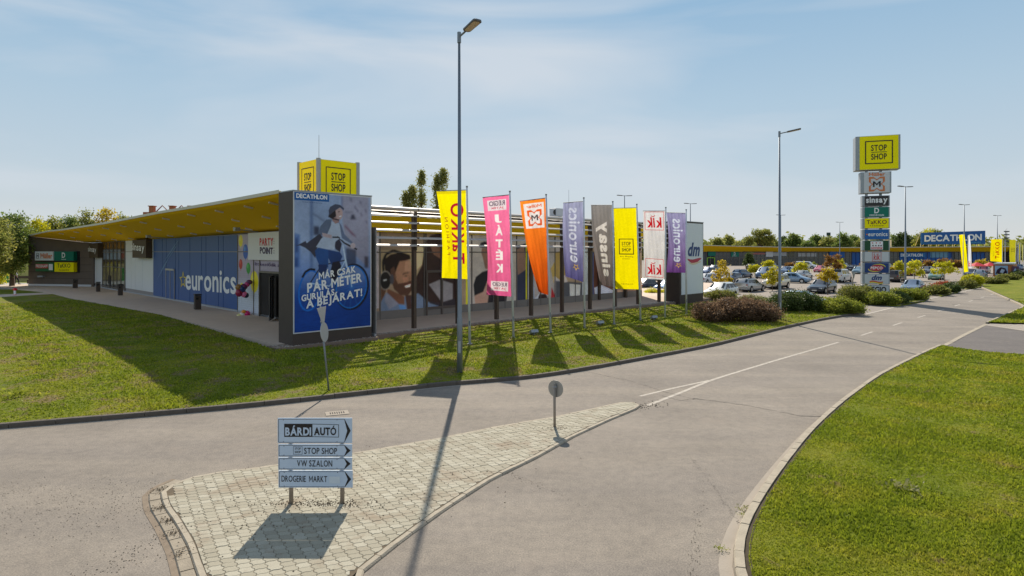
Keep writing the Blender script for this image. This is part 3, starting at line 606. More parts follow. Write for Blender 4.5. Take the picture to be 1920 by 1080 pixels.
def glass_bay(x0, x1, zt=5.6):
    w_ = cell(MB(), x0, x1, zb=.62, zt=zt, off=.02).build('shop_window', m_glass, bld); mb = MB(); a0, a1 = sorted((PA.px(x0, 500)[0], PA.px(x1, 500)[0]))
    n = max(1, int(round((a1-a0)/1.6)))
    for k in range(n+1): a = a0+(a1-a0)*k/n; pbox(mb, PA, a-.05, .6, a+.05, zt, .02, .1)
    for z in (.75, 2.9, 4.45, zt-.03): pbox(mb, PA, a0, z-.05, a1, z+.05, .02, .09)
    mb.build('window_frame', m_frame, w_)
glass_bay(193.5, 235.5)
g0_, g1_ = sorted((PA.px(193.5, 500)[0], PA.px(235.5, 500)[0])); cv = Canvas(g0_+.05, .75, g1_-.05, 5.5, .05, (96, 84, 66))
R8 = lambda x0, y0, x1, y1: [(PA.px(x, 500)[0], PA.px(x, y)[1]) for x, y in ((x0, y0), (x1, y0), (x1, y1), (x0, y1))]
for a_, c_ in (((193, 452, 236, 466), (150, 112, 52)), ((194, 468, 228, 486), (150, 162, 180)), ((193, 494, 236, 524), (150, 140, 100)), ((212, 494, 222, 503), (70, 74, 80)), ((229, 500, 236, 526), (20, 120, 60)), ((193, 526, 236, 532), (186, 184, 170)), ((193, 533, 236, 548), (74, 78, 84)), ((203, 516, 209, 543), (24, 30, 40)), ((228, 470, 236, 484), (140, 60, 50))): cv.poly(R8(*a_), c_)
cv.blur(.06); cv.photo(.35, 1.5, 5); panel('painted_reflections', PA, cv, printed('reflection_print', .12, 0, .9), .025, bld)
# inside glimpses and reflections are painted on the sheet over the glazing; lettering of the blue front
mb = MB(); letter(mb, PA, 'euronics', (349, 543), (444, 552), (349, 505.5), off=.05, bold=.018); mb.build('white_lettering', m_wht, bld)
def star_pts(cx, cy, r, ri, rot=-90): return [(cx+(r if k % 2 == 0 else ri)*cos(math.radians(rot+36*k)), cy+(r if k % 2 == 0 else ri)*sin(math.radians(rot+36*k))) for k in range(10)]
def star_outline(mb, pl, cx, cy, r, off, w_=.2, sx=1, sy=1):
    o = star_pts(0, 0, r, r*.45); i = star_pts(0, 0, r*(1-w_), r*.45*(1-w_))
    P = lambda q: pl.P(cx+q[0]*sx, cy+q[1]*sy, off)
    for k in range(10): mb.poly([P(o[k]), P(o[(k+1) % 10]), P(i[(k+1) % 10]), P(i[k])])
    return mb
star_outline(MB(), PA, 344.5, 525, 17, .05, .28, .42, 1.0).build('yellow_star', m_yprint, bld)
mb = MB()    # fine pale wave lines on the blue front
for k in range(16):
    xs = [(295+k*1.6+t*26, 525-k*2.6-t*42-6*sin(t*2.5)) for t in np.linspace(0, 1, 8)] if k < 9 else [(305+(k-8)*2.2+t*18, 495-(k-8)*3-t*28) for t in np.linspace(0, 1, 6)]
    for (xa, ya), (xb, yb) in zip(xs[:-1], xs[1:]): mb.poly([PA.P(xa, ya, .045), PA.P(xb, yb, .045), PA.P(xb, yb+.55, .045), PA.P(xa, ya+.55, .045)])
mb.build('wave_lines', M('pale_blue_line', (.12, .26, .50), .4), bld)
d = MB(); a0, a1 = sorted((PA.px(313, 500)[0], PA.px(329, 500)[0])); pbox(d, PA, a0, .6, a1, 2.95, .03, .06); dr_ = d.build('glass_door', m_blue, bld); mb = MB()
for a in (a0, (a0+a1)/2, a1): pbox(mb, PA, a-.035, .58, a+.035, 3.05, .06, .10)
pbox(mb, PA, a0, 2.95, a1, 3.1, .06, .14); mb.build('door_frame', M('alu_frame', (.45, .45, .46), .4, .5), dr_)
# projecting shop signs on the white part
for k, (x0, x1, y0, y1) in enumerate(((166.5, 182.5, 456, 483.5), (247.5, 272.8, 450, 484))):
    P2 = Plane(PA.at(0, 0, .58), Wd); a0, a1 = sorted((P2.px(x0, 500)[0], P2.px(x1, 500)[0])); zt, zb = P2.px(x0, y0)[1], P2.px(x1, y1)[1]
    b_ = MB(); pbox(b_, PA, a0, zb, a1, zt, .03, .55); sg = b_.build('sign_box', M('brown_box', (.075, .05, .028), .6), bld)
    P2 = Plane(PA.at(0, 0, .58), Wd); mb = MB(); w_ = x1-x0; letter(mb, P2, 'sinsay', (x0-1, y1-9 if k == 0 else y1-11), (x1-2, y1-7 if k == 0 else y1-8), (x0-1, y0+6), off=.02, bold=.022); mb.build('sign_lettering', m_wht, sg)
# party shop front: printed white panels with balloons
pa0, pa1 = PA.px(522, 500)[0], PA.px(447, 500)[0]
cv = Canvas(pa0-2.2, .62, pa1, 5.62, .03, (176, 170, 190)); cv.grad(lambda X, Y: (2.9-Y)/1.0, (178, 168, 190), (205, 215, 228))
X = cv.X; Y = cv.Y; lo_ = (Y < 3.3)
cv.a[lo_ & ((np.mod(Y, .14) < .03) | (np.mod(X, .2) < .02))] *= .86
def bal(cv, pl, x, y, rx, ry, col, hi):
    a, z = pl.px(x, y); a2 = abs(pl.px(x+rx, y)[0]-a); z2 = abs(pl.px(x, y+ry)[1]-z)
    cv.ell(a, z, a2, z2, col); cv.poly([(a-.05, z-z2-.09), (a+.05, z-z2-.09), (a, z-z2+.05)], col); cv.ell(a+a2*.35, z+z2*.35, a2*.35, z2*.4, hi, .55)
    cv.line([(a, z-z2-.09), (a+.05, z-z2-.35), (a-.03, z-z2-.6)], .02, (150, 140, 160))
for x, y, rx, ry, c, h_ in ((452.5, 452, 4, 11, (240, 225, 30), (255, 250, 130)), (461.5, 472, 4.8, 14, (20, 90, 190), (90, 170, 240)), (470, 449, 4, 9, (80, 40, 110), (140, 90, 170)), (452.5, 495.5, 3.4, 9.5, (190, 30, 30), (240, 110, 90)), (466.8, 503, 4, 10.5, (20, 150, 50), (110, 220, 120)), (478, 528, 7.5, 20, (238, 222, 30), (250, 245, 130)), (454.5, 541, 4, 11, (240, 225, 40), (250, 245, 150))): bal(cv, PA, x, y, rx, ry, c, h_)
panel('party_shop_panel', PA, cv, printed('print_gloss', .4), .035, bld)
mb = MB()
for x in (447, 477, 488.5):
    a = PA.px(x, 500)[0]; pbox(mb, PA, a-.03, .5, a+.03, 5.6 if x < 470 else 4.2, .037, .07)
pbox(mb, PA, pa0, 4.47, pa1, 4.53, .037, .06); mb.build('mullion', m_frame, bld)
mb = MB(); letter(mb, PA, 'Itt kezdődik a party', (479.5, 499.5), (548, 504), (479.5, 491), off=.05, bold=.01); mb.build('purple_lettering', M('purple_print', (.06, .02, .13), .5), bld)
a0, a1 = PA.px(521, 500)[0]-1.6, PA.px(471.5, 500)[0]; zt, zb = PA.px(472, 437)[1], PA.px(472, 487)[1]
b_ = MB(); pbox(b_, PA, a0, zb, a1, zt, .045, .22); sg = b_.build('party_sign', M('party_white', (.70, .72, .74), .4, var=.02), bld, bevel=.01)
P2 = Plane(PA.at(0, 0, .22), Wd); mb = MB(); letter(mb, P2, 'PARTY', (487, 460.5), (512.5, 460.5), (487, 446.5), off=.012, bold=.05); mb.build('red_lettering', m_red, sg)
mb = MB(); letter(mb, P2, 'POINT', (487.5, 475.5), (512, 477), (487.5, 463), off=.012, bold=.05)
for y in (448, 452.5, 457, 465, 470, 474.5): ellipse(mb, P2, 514, y, .6, .9, .012, n=8)
mb.build('violet_lettering', M('violet_print', (.035, .01, .08), .5), sg)
# the open glass door with its dark opening
a0, a1 = PA.px(524, 500)[0]-1, PA.px(489.5, 500)[0]; b_ = MB(); pbox(b_, PA, a0, .5, a1, 3.2, .04, .06).build('door_opening', M('dark_inside', (.015, .013, .012), .7), bld)
mb = MB(); [pbox(mb, PA, a-.05, .5, a+.05, 3.25, .06, .14) for a in (a0, a1)]; pbox(mb, PA, a0, 3.2, a1, 3.32, .06, .14); mb.build('door_frame', m_frame, bld)
hp = PA.at(PA.px(518, 560)[0], .5, .15); hd = (hp[0], hp[1]); e1 = G(496, 608, .5); dd = Vector((e1[0]-hd[0], e1[1]-hd[1], 0)); dl = min(1.5, dd.length); dd.normalize(); DP = Plane((hd[0], hd[1], .5), (dd.x, dd.y))
mb = MB(); pbox(mb, DP, 0, .55, dl, 3.05, -.01, .01); door = mb.build('open_door', M('door_glass', (.05, .06, .07), .08, spec=.9), bld); mb = MB()
for a in (.03, dl-.03, dl*.55): pbox(mb, DP, a-.03, .52, a+.03, 3.08, .011, .03)
for z in (.6, 3.05): pbox(mb, DP, 0, z-.05, dl, z+.05, .011, .034)
mb.build('door_frame', m_frame, door)
# --- far end wall and signs on it
c0 = ST(-1.06, 66.4); c1 = ST(3.76, 58.8); PE = Plane(c0, (c1[0]-c0[0], c1[1]-c0[1])); el = math.hypot(c1[0]-c0[0], c1[1]-c0[1])
ztl = PE.px(51, 443)[1]; ztr = PE.px(158, 456.5)[1]
mb = MB(); mb.prism([PE.at(0, .3, 0), PE.at(el+.3, .3, 0), PE.at(el+.3, ztr, 0), PE.at(0, ztl, 0)], (-PE.n[0]*.4, -PE.n[1]*.4, 0)); ew = mb.build('end_wall', M('end_cladding', (.15, .12, .10), .7, var=.15, scale=1.2, spec=.2), bld)
mb = MB(); [pbox(mb, PE, 0, z-.012, el, z+.012, 0, .01) for z in (1.4, 2.2, 3.0, 3.8)]; mb.build('joint', M('joint', (.02, .018, .016), .8), ew)
MB_ = MB(); pbox(MB_, PE, 0, .5, el, .72, 0, .05).build('plinth', m_lgrey, ew)
for nm, x0, x1, y0, y1, mt in (('white_sign', 65.5, 100, 471.5, 488.5, m_white), ('teal_sign', 101.5, 138, 471.5, 489, m_green), ('green_sign', 66.5, 100.5, 492, 509, M('fgreen', (.01, .14, .05), .5)), ('yellow_sign', 102, 138, 492, 510, m_ybox)):
    Q = Plane(PE.at(0, 0, .5), PE.d); (a0, zt), (a1, zb) = Q.px(x0, y0), Q.px(x1, y1); b_ = MB(); pbox(b_, PE, a0, zb, a1, zt, .05, .5); sg = b_.build(nm, mt, bld)
    if nm[0] == 'w':
        letter(MB(), Q, 'Müller', (76, 484.5), (98, 485), (76, 474.5), bold=.05).build('sign_lettering', m_orange, sg); mb = MB(); frame(mb, Q, 68, 475, 73, 484.5, .6, .012); letter(mb, Q, 'M', (69.2, 482), (72, 482), (69.2, 477.5), bold=.05).build('emblem', m_blk, sg)
    elif nm[0] == 't': mb = MB(); letter(mb, Q, 'D', (116, 483.5), (122.3, 483.5), (116, 473.5), bold=.03); letter(mb, Q, 'DEICHMANN', (115, 487), (124, 487), (115, 485.4)); mb.build('sign_lettering', m_wht, sg)
    elif nm[0] == 'g':
        mb = MB(); pquad(mb, Q, 67, 495, 90, 503, off=.01); mb.build('red_band', m_red, sg); mb = MB(); letter(mb, Q, 'FRESSNAPF', (67.5, 501.5), (89.5, 501.5), (67.5, 496), off=.02, bold=.04); pquad(mb, Q, 91.5, 495, 99, 506.5, off=.01); mb.build('sign_lettering', m_wht, sg)
    else: mb = MB(); letter(mb, Q, 'TaKKO', (107.5, 502), (132, 502), (107.5, 494), bold=.01); letter(mb, Q, 'FASHION', (111, 507.8), (129, 507.8), (111, 505), space=1.4); mb.build('sign_lettering', m_blk, sg)
mb = MB(); a0, a1 = PE.px(142.5, 500)[0], PE.px(150, 500)[0]; pbox(mb, PE, a0, PE.px(0, 510)[1], a1, PE.px(0, 471)[1], 0, .05); mb.build('recess', M('dark_inside', (.015,)*3), ew)
mb = MB(); p = PE.P(80, 518, .3); mb.box(p, (.5, .25, .2), rz=.5); mb.tube([PE.P(85, 518, 0), p], .04); mb.build('wall_floodlight', m_grey, bld)
# --- canopy over front A: curved yellow soffit
NE = 60; ep = [(520, 362.5), (400, 384), (300, 400), (200, 419.5), (100, 434.5), (56, 441.5)]
ed = []
for x, y in ep:
    a, z = PN.px(x, y); ed.append((a, z))
ed[-1] = (66.4, ztl+.02); ea = np.linspace(1.30, 66.4, NE); ez = np.interp(ea, [e_[0] for e_ in ed], [e_[1] for e_ in ed]); es = np.interp(ea, [0, 52, 66.4], [0, -.05, -1.06])
ip = [(520, 433), (447, 437.5), (336, 446.3), (288, 448.6), (236, 452), (158, 456)]; iz_ = [PA.px(x, y) for x, y in ip]
ia = np.minimum(ea, 58.8); iz = np.interp(ia, [q_[0] for q_ in iz_], [q_[1] for q_ in iz_]); is_ = np.where(ea > 58.8, 3.76, SA); is_ = np.interp(ea, [0, 50, 58.8, 66.4], [SA, SA, 3.76, -1.0]); ia = np.where(ea > 58.8, ea, ea); iz = np.where(ea > 58.8, iz+(ztl-iz)*(ea-58.8)/7.6, iz)
rows = []
for k in np.linspace(0, 1, 9):
    kk = k; bulge = .10*sin(pi*k); s_ = es*(1-kk)+is_*kk; z_ = ez*(1-kk)+iz*kk+bulge*0.6
    rows.append(np.stack([O[0]+Ud[0]*s_+Wd[0]*ea, O[1]+Ud[1]*s_+Wd[1]*ea, z_], -1))
P = np.stack(rows, 0); can = grid('canopy', P, m_yel, bld)
so_ = can.modifiers.new('thick', 'SOLIDIFY'); so_.thickness = .10; so_.offset = 1 if False else -1
def soff(u, v):
    i = min(NE-2, int(u*(NE-1))); f_ = u*(NE-1)-i; j = min(7, int(v*8)); g_ = v*8-j
    return (P[j, i]*(1-f_)+P[j, i+1]*f_)*(1-g_)+(P[j+1, i]*(1-f_)+P[j+1, i+1]*f_)*g_
mb = MB()
for i in range(NE-1):   # pale metal edge trim on top of the canopy edge
    p, q = P[0, i], P[0, i+1]; n_ = np.array([-Ud[0]*.04, -Ud[1]*.04, 0]); mb.prism([tuple(p+n_+[0, 0, -.02]), tuple(q+n_+[0, 0, -.02]), tuple(q+n_+[0, 0, .14]), tuple(p+n_+[0, 0, .14])], (Ud[0]*.03, Ud[1]*.03, 0))
mb.build('edge_trim', M('pale_trim', (.55, .52, .42), .5, .2), can)
m_lamp = M('downlight', (.80, .78, .74), .3, .3)
for r_, vv in enumerate((.18, .52, .84)):
    for k in range(11):
        u = .035+.9*((k+.3*r_)/11)**1.25
        if u > .9: continue
        p = soff(u, vv); MB().tube([(p[0]+Ud[0]*-.22, p[1]+Ud[1]*-.22, p[2]-.02), (p[0]+Ud[0]*.22, p[1]+Ud[1]*.22, p[2]-.10)], .05, 8).build('downlight', m_lamp, can)
for x, y in ((466, 427), (292, 439)):     # floodlights on arms
    a, z = PA.px(x+20, y+8); b = PA.at(a, z, .05); e_ = PA.at(a+.2, z+.15, 1.3); mb = MB().tube([b, e_], .03); mb.box(e_, (.3, .35, .22), rz=.8); mb.build('floodlight', m_grey, bld)
# --- roof
rz0 = 6.62
mb = MB(); rp_ = [ST(.6, 1.45), ST(SA, 1.45), ST(SA, TB-.1), ST(bend+.3, TB-.1), ST(bend+.3, 40), ST(SA, 66), ST(.3, 62), ST(.35, 40)]
mb.slab([p[:2] for p in rp_[2:6]], 5.7, rz0); mb.build('roof', M('roof_sheet', (.30, .29, .27), .8), bld)
PBf = Plane(ST(0, TB-.16), Ud)
mb = MB(); pbox(mb, PBf, SA, 5.66, bend+.3, 6.60, 0, .04); mb.build('fascia', m_yel2, bld)
# --- wall B: large printed shop-window pictures
b0, b1 = PB.px(698, 500)[0], PB.px(1203, 500)[0]
cv = Canvas(b0, 1.0, b1, 5.66, .035, (150, 128, 104)); K = 6.753
def T4(pts, ox=695, oy=460, k=K): return [PB.px(ox+x/k, oy+y/k) for x, y in pts]
def T3(pts): return T4(pts, 695, 370)
def T5(pts): return T4(pts, 860, 400, 5.4)
def T6(pts): return T4(pts, 1040, 400, 5.4)
cv.poly(T3([(20, 400), (110, 400), (110, 1400), (20, 1400)]), (176, 166, 168))
x = PB.px(711.5, 500)[0]; lowm = (cv.X < x) & (cv.Y < 4.0) & ((np.mod(cv.Y, .12) < .03) | (np.mod(cv.X, .12) < .025)); cv.a[lowm] *= .8
cv.poly(T3([(110, 430), (885, 430), (885, 700), (110, 700)]), (132, 112, 92)); cv.poly(T4([(110, 60), (700, 60), (700, 400), (110, 400)]), (158, 138, 106))
cv.poly(T4([(575, 20), (690, 20), (660, 230), (580, 310)]), (196, 176, 138)); cv.poly(T4([(130, 350), (200, 560), (130, 780)]), (90, 62, 46))
# dark background figure on the right of the man
cv.poly(T3([(700, 560), (760, 480), (880, 450), (1100, 430), (1100, 1500), (560, 1500), (580, 1000), (650, 860)]), (52, 36, 33)); cv.poly(T3([(760, 620), (840, 600), (890, 640), (890, 780), (800, 720)]), (120, 84, 66))
cv.poly(T4([(740, 490), (880, 430), (1040, 480), (1040, 690), (900, 710), (850, 640)]), (138, 132, 134)); cv.poly(T4([(740, 700), (880, 720), (1080, 660), (1080, 860), (700, 860)]), (50, 44, 48))
# the smiling man: shirt, neck, head, hair, beard, headphones
cv.poly(T4([(130, 720), (200, 590), (300, 640), (520, 640), (600, 600), (700, 680), (760, 730), (860, 760), (870, 850), (130, 850)]), (104, 118, 140)); cv.poly(T4([(200, 590), (360, 735), (240, 800), (180, 700)]), (134, 134, 148)); cv.poly(T4([(350, 740), (440, 760), (460, 850), (400, 850)]), (86, 128, 178))
cv.poly(T4([(440, 630), (520, 620), (525, 840), (470, 850)]), (70, 48, 42)); cv.poly(T4([(215, 540), (430, 640), (430, 740), (360, 735), (210, 590)]), (112, 74, 56))
cv.poly(T4([(300, 200), (420, 170), (505, 190), (520, 300), (540, 390), (515, 430), (530, 470), (520, 560), (470, 630), (380, 620), (300, 540), (250, 420), (255, 280)]), (150, 110, 86))
cv.poly(T4([(300, 380), (350, 480), (420, 470), (520, 440), (530, 560), (470, 632), (380, 622), (300, 550), (262, 440)]), (84, 56, 44)); cv.poly(T4([(425, 505), (510, 480), (500, 520), (450, 530)]), (235, 222, 210)); cv.poly(T4([(420, 500), (515, 470), (515, 482), (430, 512)]), (110, 50, 44))
cv.poly(T4([(170, 180), (260, 110), (400, 85), (500, 120), (510, 170), (440, 190), (370, 200), (330, 300), (300, 400), (250, 380), (190, 340)]), (34, 24, 22)); cv.poly(T4([(440, 200), (505, 200), (515, 330), (470, 320), (430, 330)]), (176, 134, 106), .8); cv.poly(T4([(410, 400), (470, 400), (480, 460), (420, 470)]), (172, 122, 96), .7); cv.poly(T4([(405, 362), (430, 345), (480, 338), (484, 346), (430, 358), (408, 374)]), (52, 36, 30), .9); cv.poly(T4([(425, 384), (448, 374), (472, 380), (450, 391)]), (70, 50, 42), .8); cv.poly(T4([(496, 365), (512, 420), (500, 440), (484, 436)]), (130, 90, 70), .8); cv.poly(T4([(255, 300), (300, 260), (330, 400), (300, 480), (262, 440)]), (96, 66, 52), .7)
cv.line(T4([(165, 330), (160, 200), (200, 110), (290, 65), (380, 90), (430, 120)]), .16, (26, 22, 22)); a_, z_ = T4([(190, 440)])[0]; cv.ell(a_, z_, .42, .56, (150, 140, 130)); cv.ell(a_, z_, .38, .52, (30, 26, 26)); cv.line(T4([(165, 440), (205, 432)]), .05, (220, 220, 220)); a_, z_ = T4([(272, 425)])[0]; cv.ell(a_, z_, .14, .3, (70, 68, 74))
# coloured foot band
for k in range(14):
    xx = 120+k*120; cv.poly(T4([(xx, 835), (xx+75, 840), (xx+70, 885), (xx, 885)]), (20, 50, 110)); cv.poly(T4([(xx+45, 850), (xx+115, 838), (xx+118, 862), (xx+70, 874)]), (205, 205, 40))
# figure with cap and dark T-shirt leaning on a hand
cv.poly(T5([(95, 200), (700, 200), (690, 935), (95, 960)]), (170, 160, 150)); cv.poly(T5([(300, 500), (500, 430), (540, 560), (480, 900), (290, 930), (300, 700)]), (40, 36, 40))
cv.poly(T5([(150, 720), (175, 640), (240, 590), (300, 570), (300, 760), (250, 800), (160, 830)]), (30, 28, 32)); cv.poly(T5([(220, 300), (260, 285), (310, 290), (320, 350), (215, 345)]), (30, 28, 30)); cv.poly(T5([(235, 350), (320, 350), (330, 560), (270, 560), (245, 450), (230, 400)]), (128, 96, 80)); cv.poly(T5([(160, 830), (250, 790), (290, 680), (320, 700), (290, 930), (170, 940)]), (166, 130, 112))
cv.poly(T5([(75, 640), (95, 640), (95, 960), (75, 960)]), (214, 205, 30)); cv.poly(T5([(590, 330), (690, 300), (700, 560), (690, 920), (590, 930)]), (44, 46, 66)); cv.poly(T5([(580, 370), (660, 330), (690, 560), (600, 620)]), (128, 98, 84)); cv.poly(T5([(680, 280), (698, 280), (698, 910), (680, 910)]), (214, 205, 30)); cv.poly(T5([(700, 400), (760, 380), (770, 910), (705, 910)]), (150, 156, 170))
# family scene, curly hair, cabinets
cv.poly(T5([(770, 200), (1080, 200), (1080, 900), (770, 910)]), (168, 158, 152)); cv.poly(T5([(930, 560), (980, 470), (1030, 480), (1030, 640), (960, 700)]), (176, 150, 84)); cv.poly(T5([(940, 740), (975, 830), (970, 900), (930, 900)]), (170, 44, 50)); cv.poly(T5([(960, 640), (1030, 620), (1040, 800), (985, 830)]), (190, 180, 176)); cv.poly(T5([(800, 820), (880, 810), (920, 890), (810, 900)]), (56, 38, 34)); cv.poly(T5([(770, 860), (820, 800), (790, 900)]), (196, 196, 204))
cv.poly(T6([(0, 400), (60, 380), (120, 420), (130, 600), (60, 680), (10, 640)]), (160, 132, 74)); cv.poly(T6([(10, 680), (280, 700), (280, 880), (10, 890)]), (78, 78, 82)); cv.poly(T6([(150, 710), (260, 720), (250, 870), (155, 870)]), (196, 192, 184)); cv.poly(T6([(60, 640), (110, 620), (130, 690), (70, 700)]), (196, 180, 170))
cv.poly(T6([(280, 360), (345, 360), (345, 860), (280, 870)]), (186, 190, 190)); cv.poly(T6([(375, 390), (470, 380), (600, 380), (600, 840), (375, 860)]), (92, 58, 46)); cv.poly(T6([(375, 390), (392, 390), (392, 860), (375, 860)]), (60, 96, 150)); cv.poly(T6([(400, 750), (470, 720), (600, 780), (620, 830), (480, 840), (410, 860)]), (188, 190, 200)); cv.poly(T6([(600, 400), (740, 390), (850, 380), (850, 810), (600, 830)]), (120, 92, 74)); cv.poly(T6([(630, 770), (700, 760), (710, 830), (650, 840)]), (196, 160, 130))
cv.poly(T6([(380, 850), (850, 815), (850, 835), (380, 872)]), (34, 60, 120)); cv.poly(T6([(520, 838), (700, 826), (700, 838), (520, 852)]), (205, 200, 40)); cv.poly(T5([(770, 890), (1080, 868), (1080, 890), (770, 912)]), (34, 60, 120)); cv.poly(T5([(120, 942), (700, 905), (700, 925), (120, 965)]), (40, 66, 120)); cv.poly(T5([(150, 945), (250, 938), (190, 958)]), (205, 200, 40)); cv.poly(T5([(410, 928), (510, 922), (450, 938)]), (205, 200, 40))
cv.blur(.045); cv.photo(.22, .9, 3); panel('printed_window', PB, cv, printed('print_window', .4, 0, 2.3), .02, bld)
MB_ = MB(); pbox(MB_, PB, b0, .5, b1, 1.0, 0, .05).build('plinth', M('plinth2', (.27, .25, .23), .8), bld)
mb = MB(); xs = [712, 794.5, 798, 826, 856, 884, 924, 946, 968, 988, 1013, 1040, 1078, 1110, 1124, 1168]
for x in xs: a = PB.px(x, 500)[0]; pbox(mb, PB, a-.035, .5, a+.035, 5.66, .022, .06)
pbox(mb, PB, b0, 4.44, b1, 4.50, .022, .05); mb.build('window_frame', M('window_mullion', (.17, .15, .14), .5), bld)
dd_ = MB(); f0, f1 = PB.px(799, 500)[0], PB.px(855, 500)[0]; fz = PB.px(799, 509)[1]
for a in (f0, (f0+f1)/2, f1): pbox(dd_, PB, a-.06, .5, a+.06, fz, .06, .11)
for z in (.95, fz): pbox(dd_, PB, f0, z-.08, f1, z+.08, .06, .105)
dd_.build('door_frame', M('door_brown', (.15, .12, .105), .5), bld)
MB_ = MB(); pbox(MB_, Plane(ST(bend, 0), Wd), TB, .5, 40, 5.7, -.05, 0).build('side_wall', m_white, bld)
# --- colonnade with louvres and pergola
SC = 2.98; s0c = 7.18; TC = 1.22
cols = [s0c-SC+.12]+[s0c+SC*k for k in range(10)]
LZ = [(472-y)/F*(29.85)+H for y in (388.5, 400.5, 415, 430, 445, 459.3)]
for k, s_ in enumerate(cols):
    p = ST(s_, TC, 0); MB().box((p[0], p[1], 3.45), (.16, .24, 5.95) if k else (.08, .12, 4.4), rz=pi/4).build('column', m_brown, bld)
    q = ST(s_, (TC+TB)/2, 0); k < 10 and MB().prism([ST(s_-.12, TC, 6.28), ST(s_+.12, TC, 6.28), ST(s_+.12, TC, 6.50), ST(s_-.12, TC, 6.50)], (Wd[0]*(TB-TC), Wd[1]*(TB-TC), .62)).build('pergola_beam', m_brown, bld)
def slat(mb, s0, s1, t, z, wd, ht, tilt):
    ax = Vector((Ud[0], Ud[1], 0)); wv = Vector((Wd[0], Wd[1], 0)); up_ = Vector((0, 0, 1)); a = wv*cos(tilt)+up_*sin(tilt); b = up_*cos(tilt)-wv*sin(tilt); pr = []
    for q in range(10): an = 2*pi*q/10; pr.append(a*(wd/2*cos(an))+b*(ht/2*sin(an)))
    A_ = Vector(ST(s0, t, z)); B_ = Vector(ST(s1, t, z)); n = len(mb.v); mb.v += [tuple(A_+p) for p in pr]+[tuple(B_+p) for p in pr]
    mb.f += [(n+q, n+(q+1) % 10, n+10+(q+1) % 10, n+10+q) for q in range(10)]+[tuple(n+q for q in range(10))[::-1], tuple(n+10+q for q in range(10))]
for k in range(10):
    a0, a1 = cols[k]+.03, cols[k+1]-.03; mb = MB()
    for j, z in enumerate(LZ): slat(mb, a0, a1, TC-.28, z, .22 if j else .28, .06 if j else .22, .5 if j else 0)
    lo_ = mb.build('louvre_screen', m_alu, bld, smooth=False); mb = MB()
    for s_ in (a0-.01, a1+.01):
        A_ = ST(s_, TC-.14); mb.box((A_[0], A_[1], 5.65), (.025, .18, 2.15), rz=pi/4)
        for z in LZ: q = ST(s_, TC-.28); mb.box((q[0], q[1], z), (.02, .30, .07), rz=pi/4)
    mb.build('bracket', m_brown, lo_)
    mb = MB()
    for j in range(7): slat(mb, a0, a1, TC+.40+j*.65, 6.60+j*.085, .28, .04, .15)
    mb.build('pergola_slats', m_alu, bld)
mb = MB(); p = ST(36.8, 3.4, 0)
for s_, t_ in ((33.0, TB-.2), (29.3, TB-.1)): p = ST(s_, t_, 0); MB().box((p[0], p[1], 3.5), (.22, .22, 6), rz=pi/4).build('corner_post', m_brown, bld)
# roof things
def hvac(x, y0, y1, d, wpx):
    X = (x-CX)/F*d; z = H-(y1-HY)/F*d; h_ = (y1-y0)/F*d; w_ = wpx/F*d; t = thing('air_conditioner', 'grey box air conditioner standing on the roof behind the dark flag', 'air conditioner', (X, d, 6.62)); MB().box((X, d, z+h_/2+.0), (w_, .7, h_), rz=.75).build('casing', m_lgrey, t, bevel=.02); MB().disc((X-.1, d-.46, z+h_/2), (.65, -.75, 0), h_*.35, .04).build('fan_grille', M('fan_dark', (.04,)*3), t)
    mb = MB(); [mb.box((X+q*w_*.35, d, (6.62+z)/2), (.08, .3, max(.1, z-6.62)), rz=.75) for q in (-1, 1)]; mb.build('support', m_grey, t)
hvac(1043, 391, 406, 46, 19)
def mast(x, y0, d, z0, lab, r=.02):
    X = (x-CX)/F*d; zt = H-(y0-HY)/F*d; mb = MB().tube([(X, d, z0), (X, d, zt)], [r, r*.5], 6); mb.cyl((X, d, z0), r*2.5, .3, 8); o = own(mb, 'antenna', m_grey, lab, 'antenna', 'thin lightning rods on roofs'); return o
mast(1066.5, 356, 47, 6.6, 'thin rod standing on the roof right of the air conditioner')
# --- roof cube sign
ck = .964*36.3; Oc = ((597-CX)/F*ck, ck); ztop = H+(HY-297)/F*ck; LU, LW = 2.52, 2.35; zb = 6.62
cube = thing('roof_sign', 'yellow cube sign with black square emblem on the roof above the cyclist poster', 'sign', (Oc[0], Oc[1], zb))
PU = Plane((*Oc, 0), Ud); PW = Plane((*Oc, 0), Wd); c4 = [Oc, (Oc[0]+Ud[0]*LU, Oc[1]+Ud[1]*LU), (Oc[0]+Ud[0]*LU+Wd[0]*LW, Oc[1]+Ud[1]*LU+Wd[1]*LW), (Oc[0]+Wd[0]*LW, Oc[1]+Wd[1]*LW)]
MB().slab(c4, zb, ztop-.02).build('core', m_grey, cube)
mb = MB(); pbox(mb, PU, .12, zb+.05, LU-.12, ztop-.04, 0, .06); fU = mb.build('right_face', m_ybox, cube); mb = MB(); pbox(mb, PW, .12, zb+.05, LW-.12, ztop-.04, 0, .06); fW = mb.build('left_face', m_ybox, cube)
[MB().cyl((p[0], p[1], zb), .13, ztop-zb+.02, 12).build('corner_post', m_grey, cube) for p in c4]
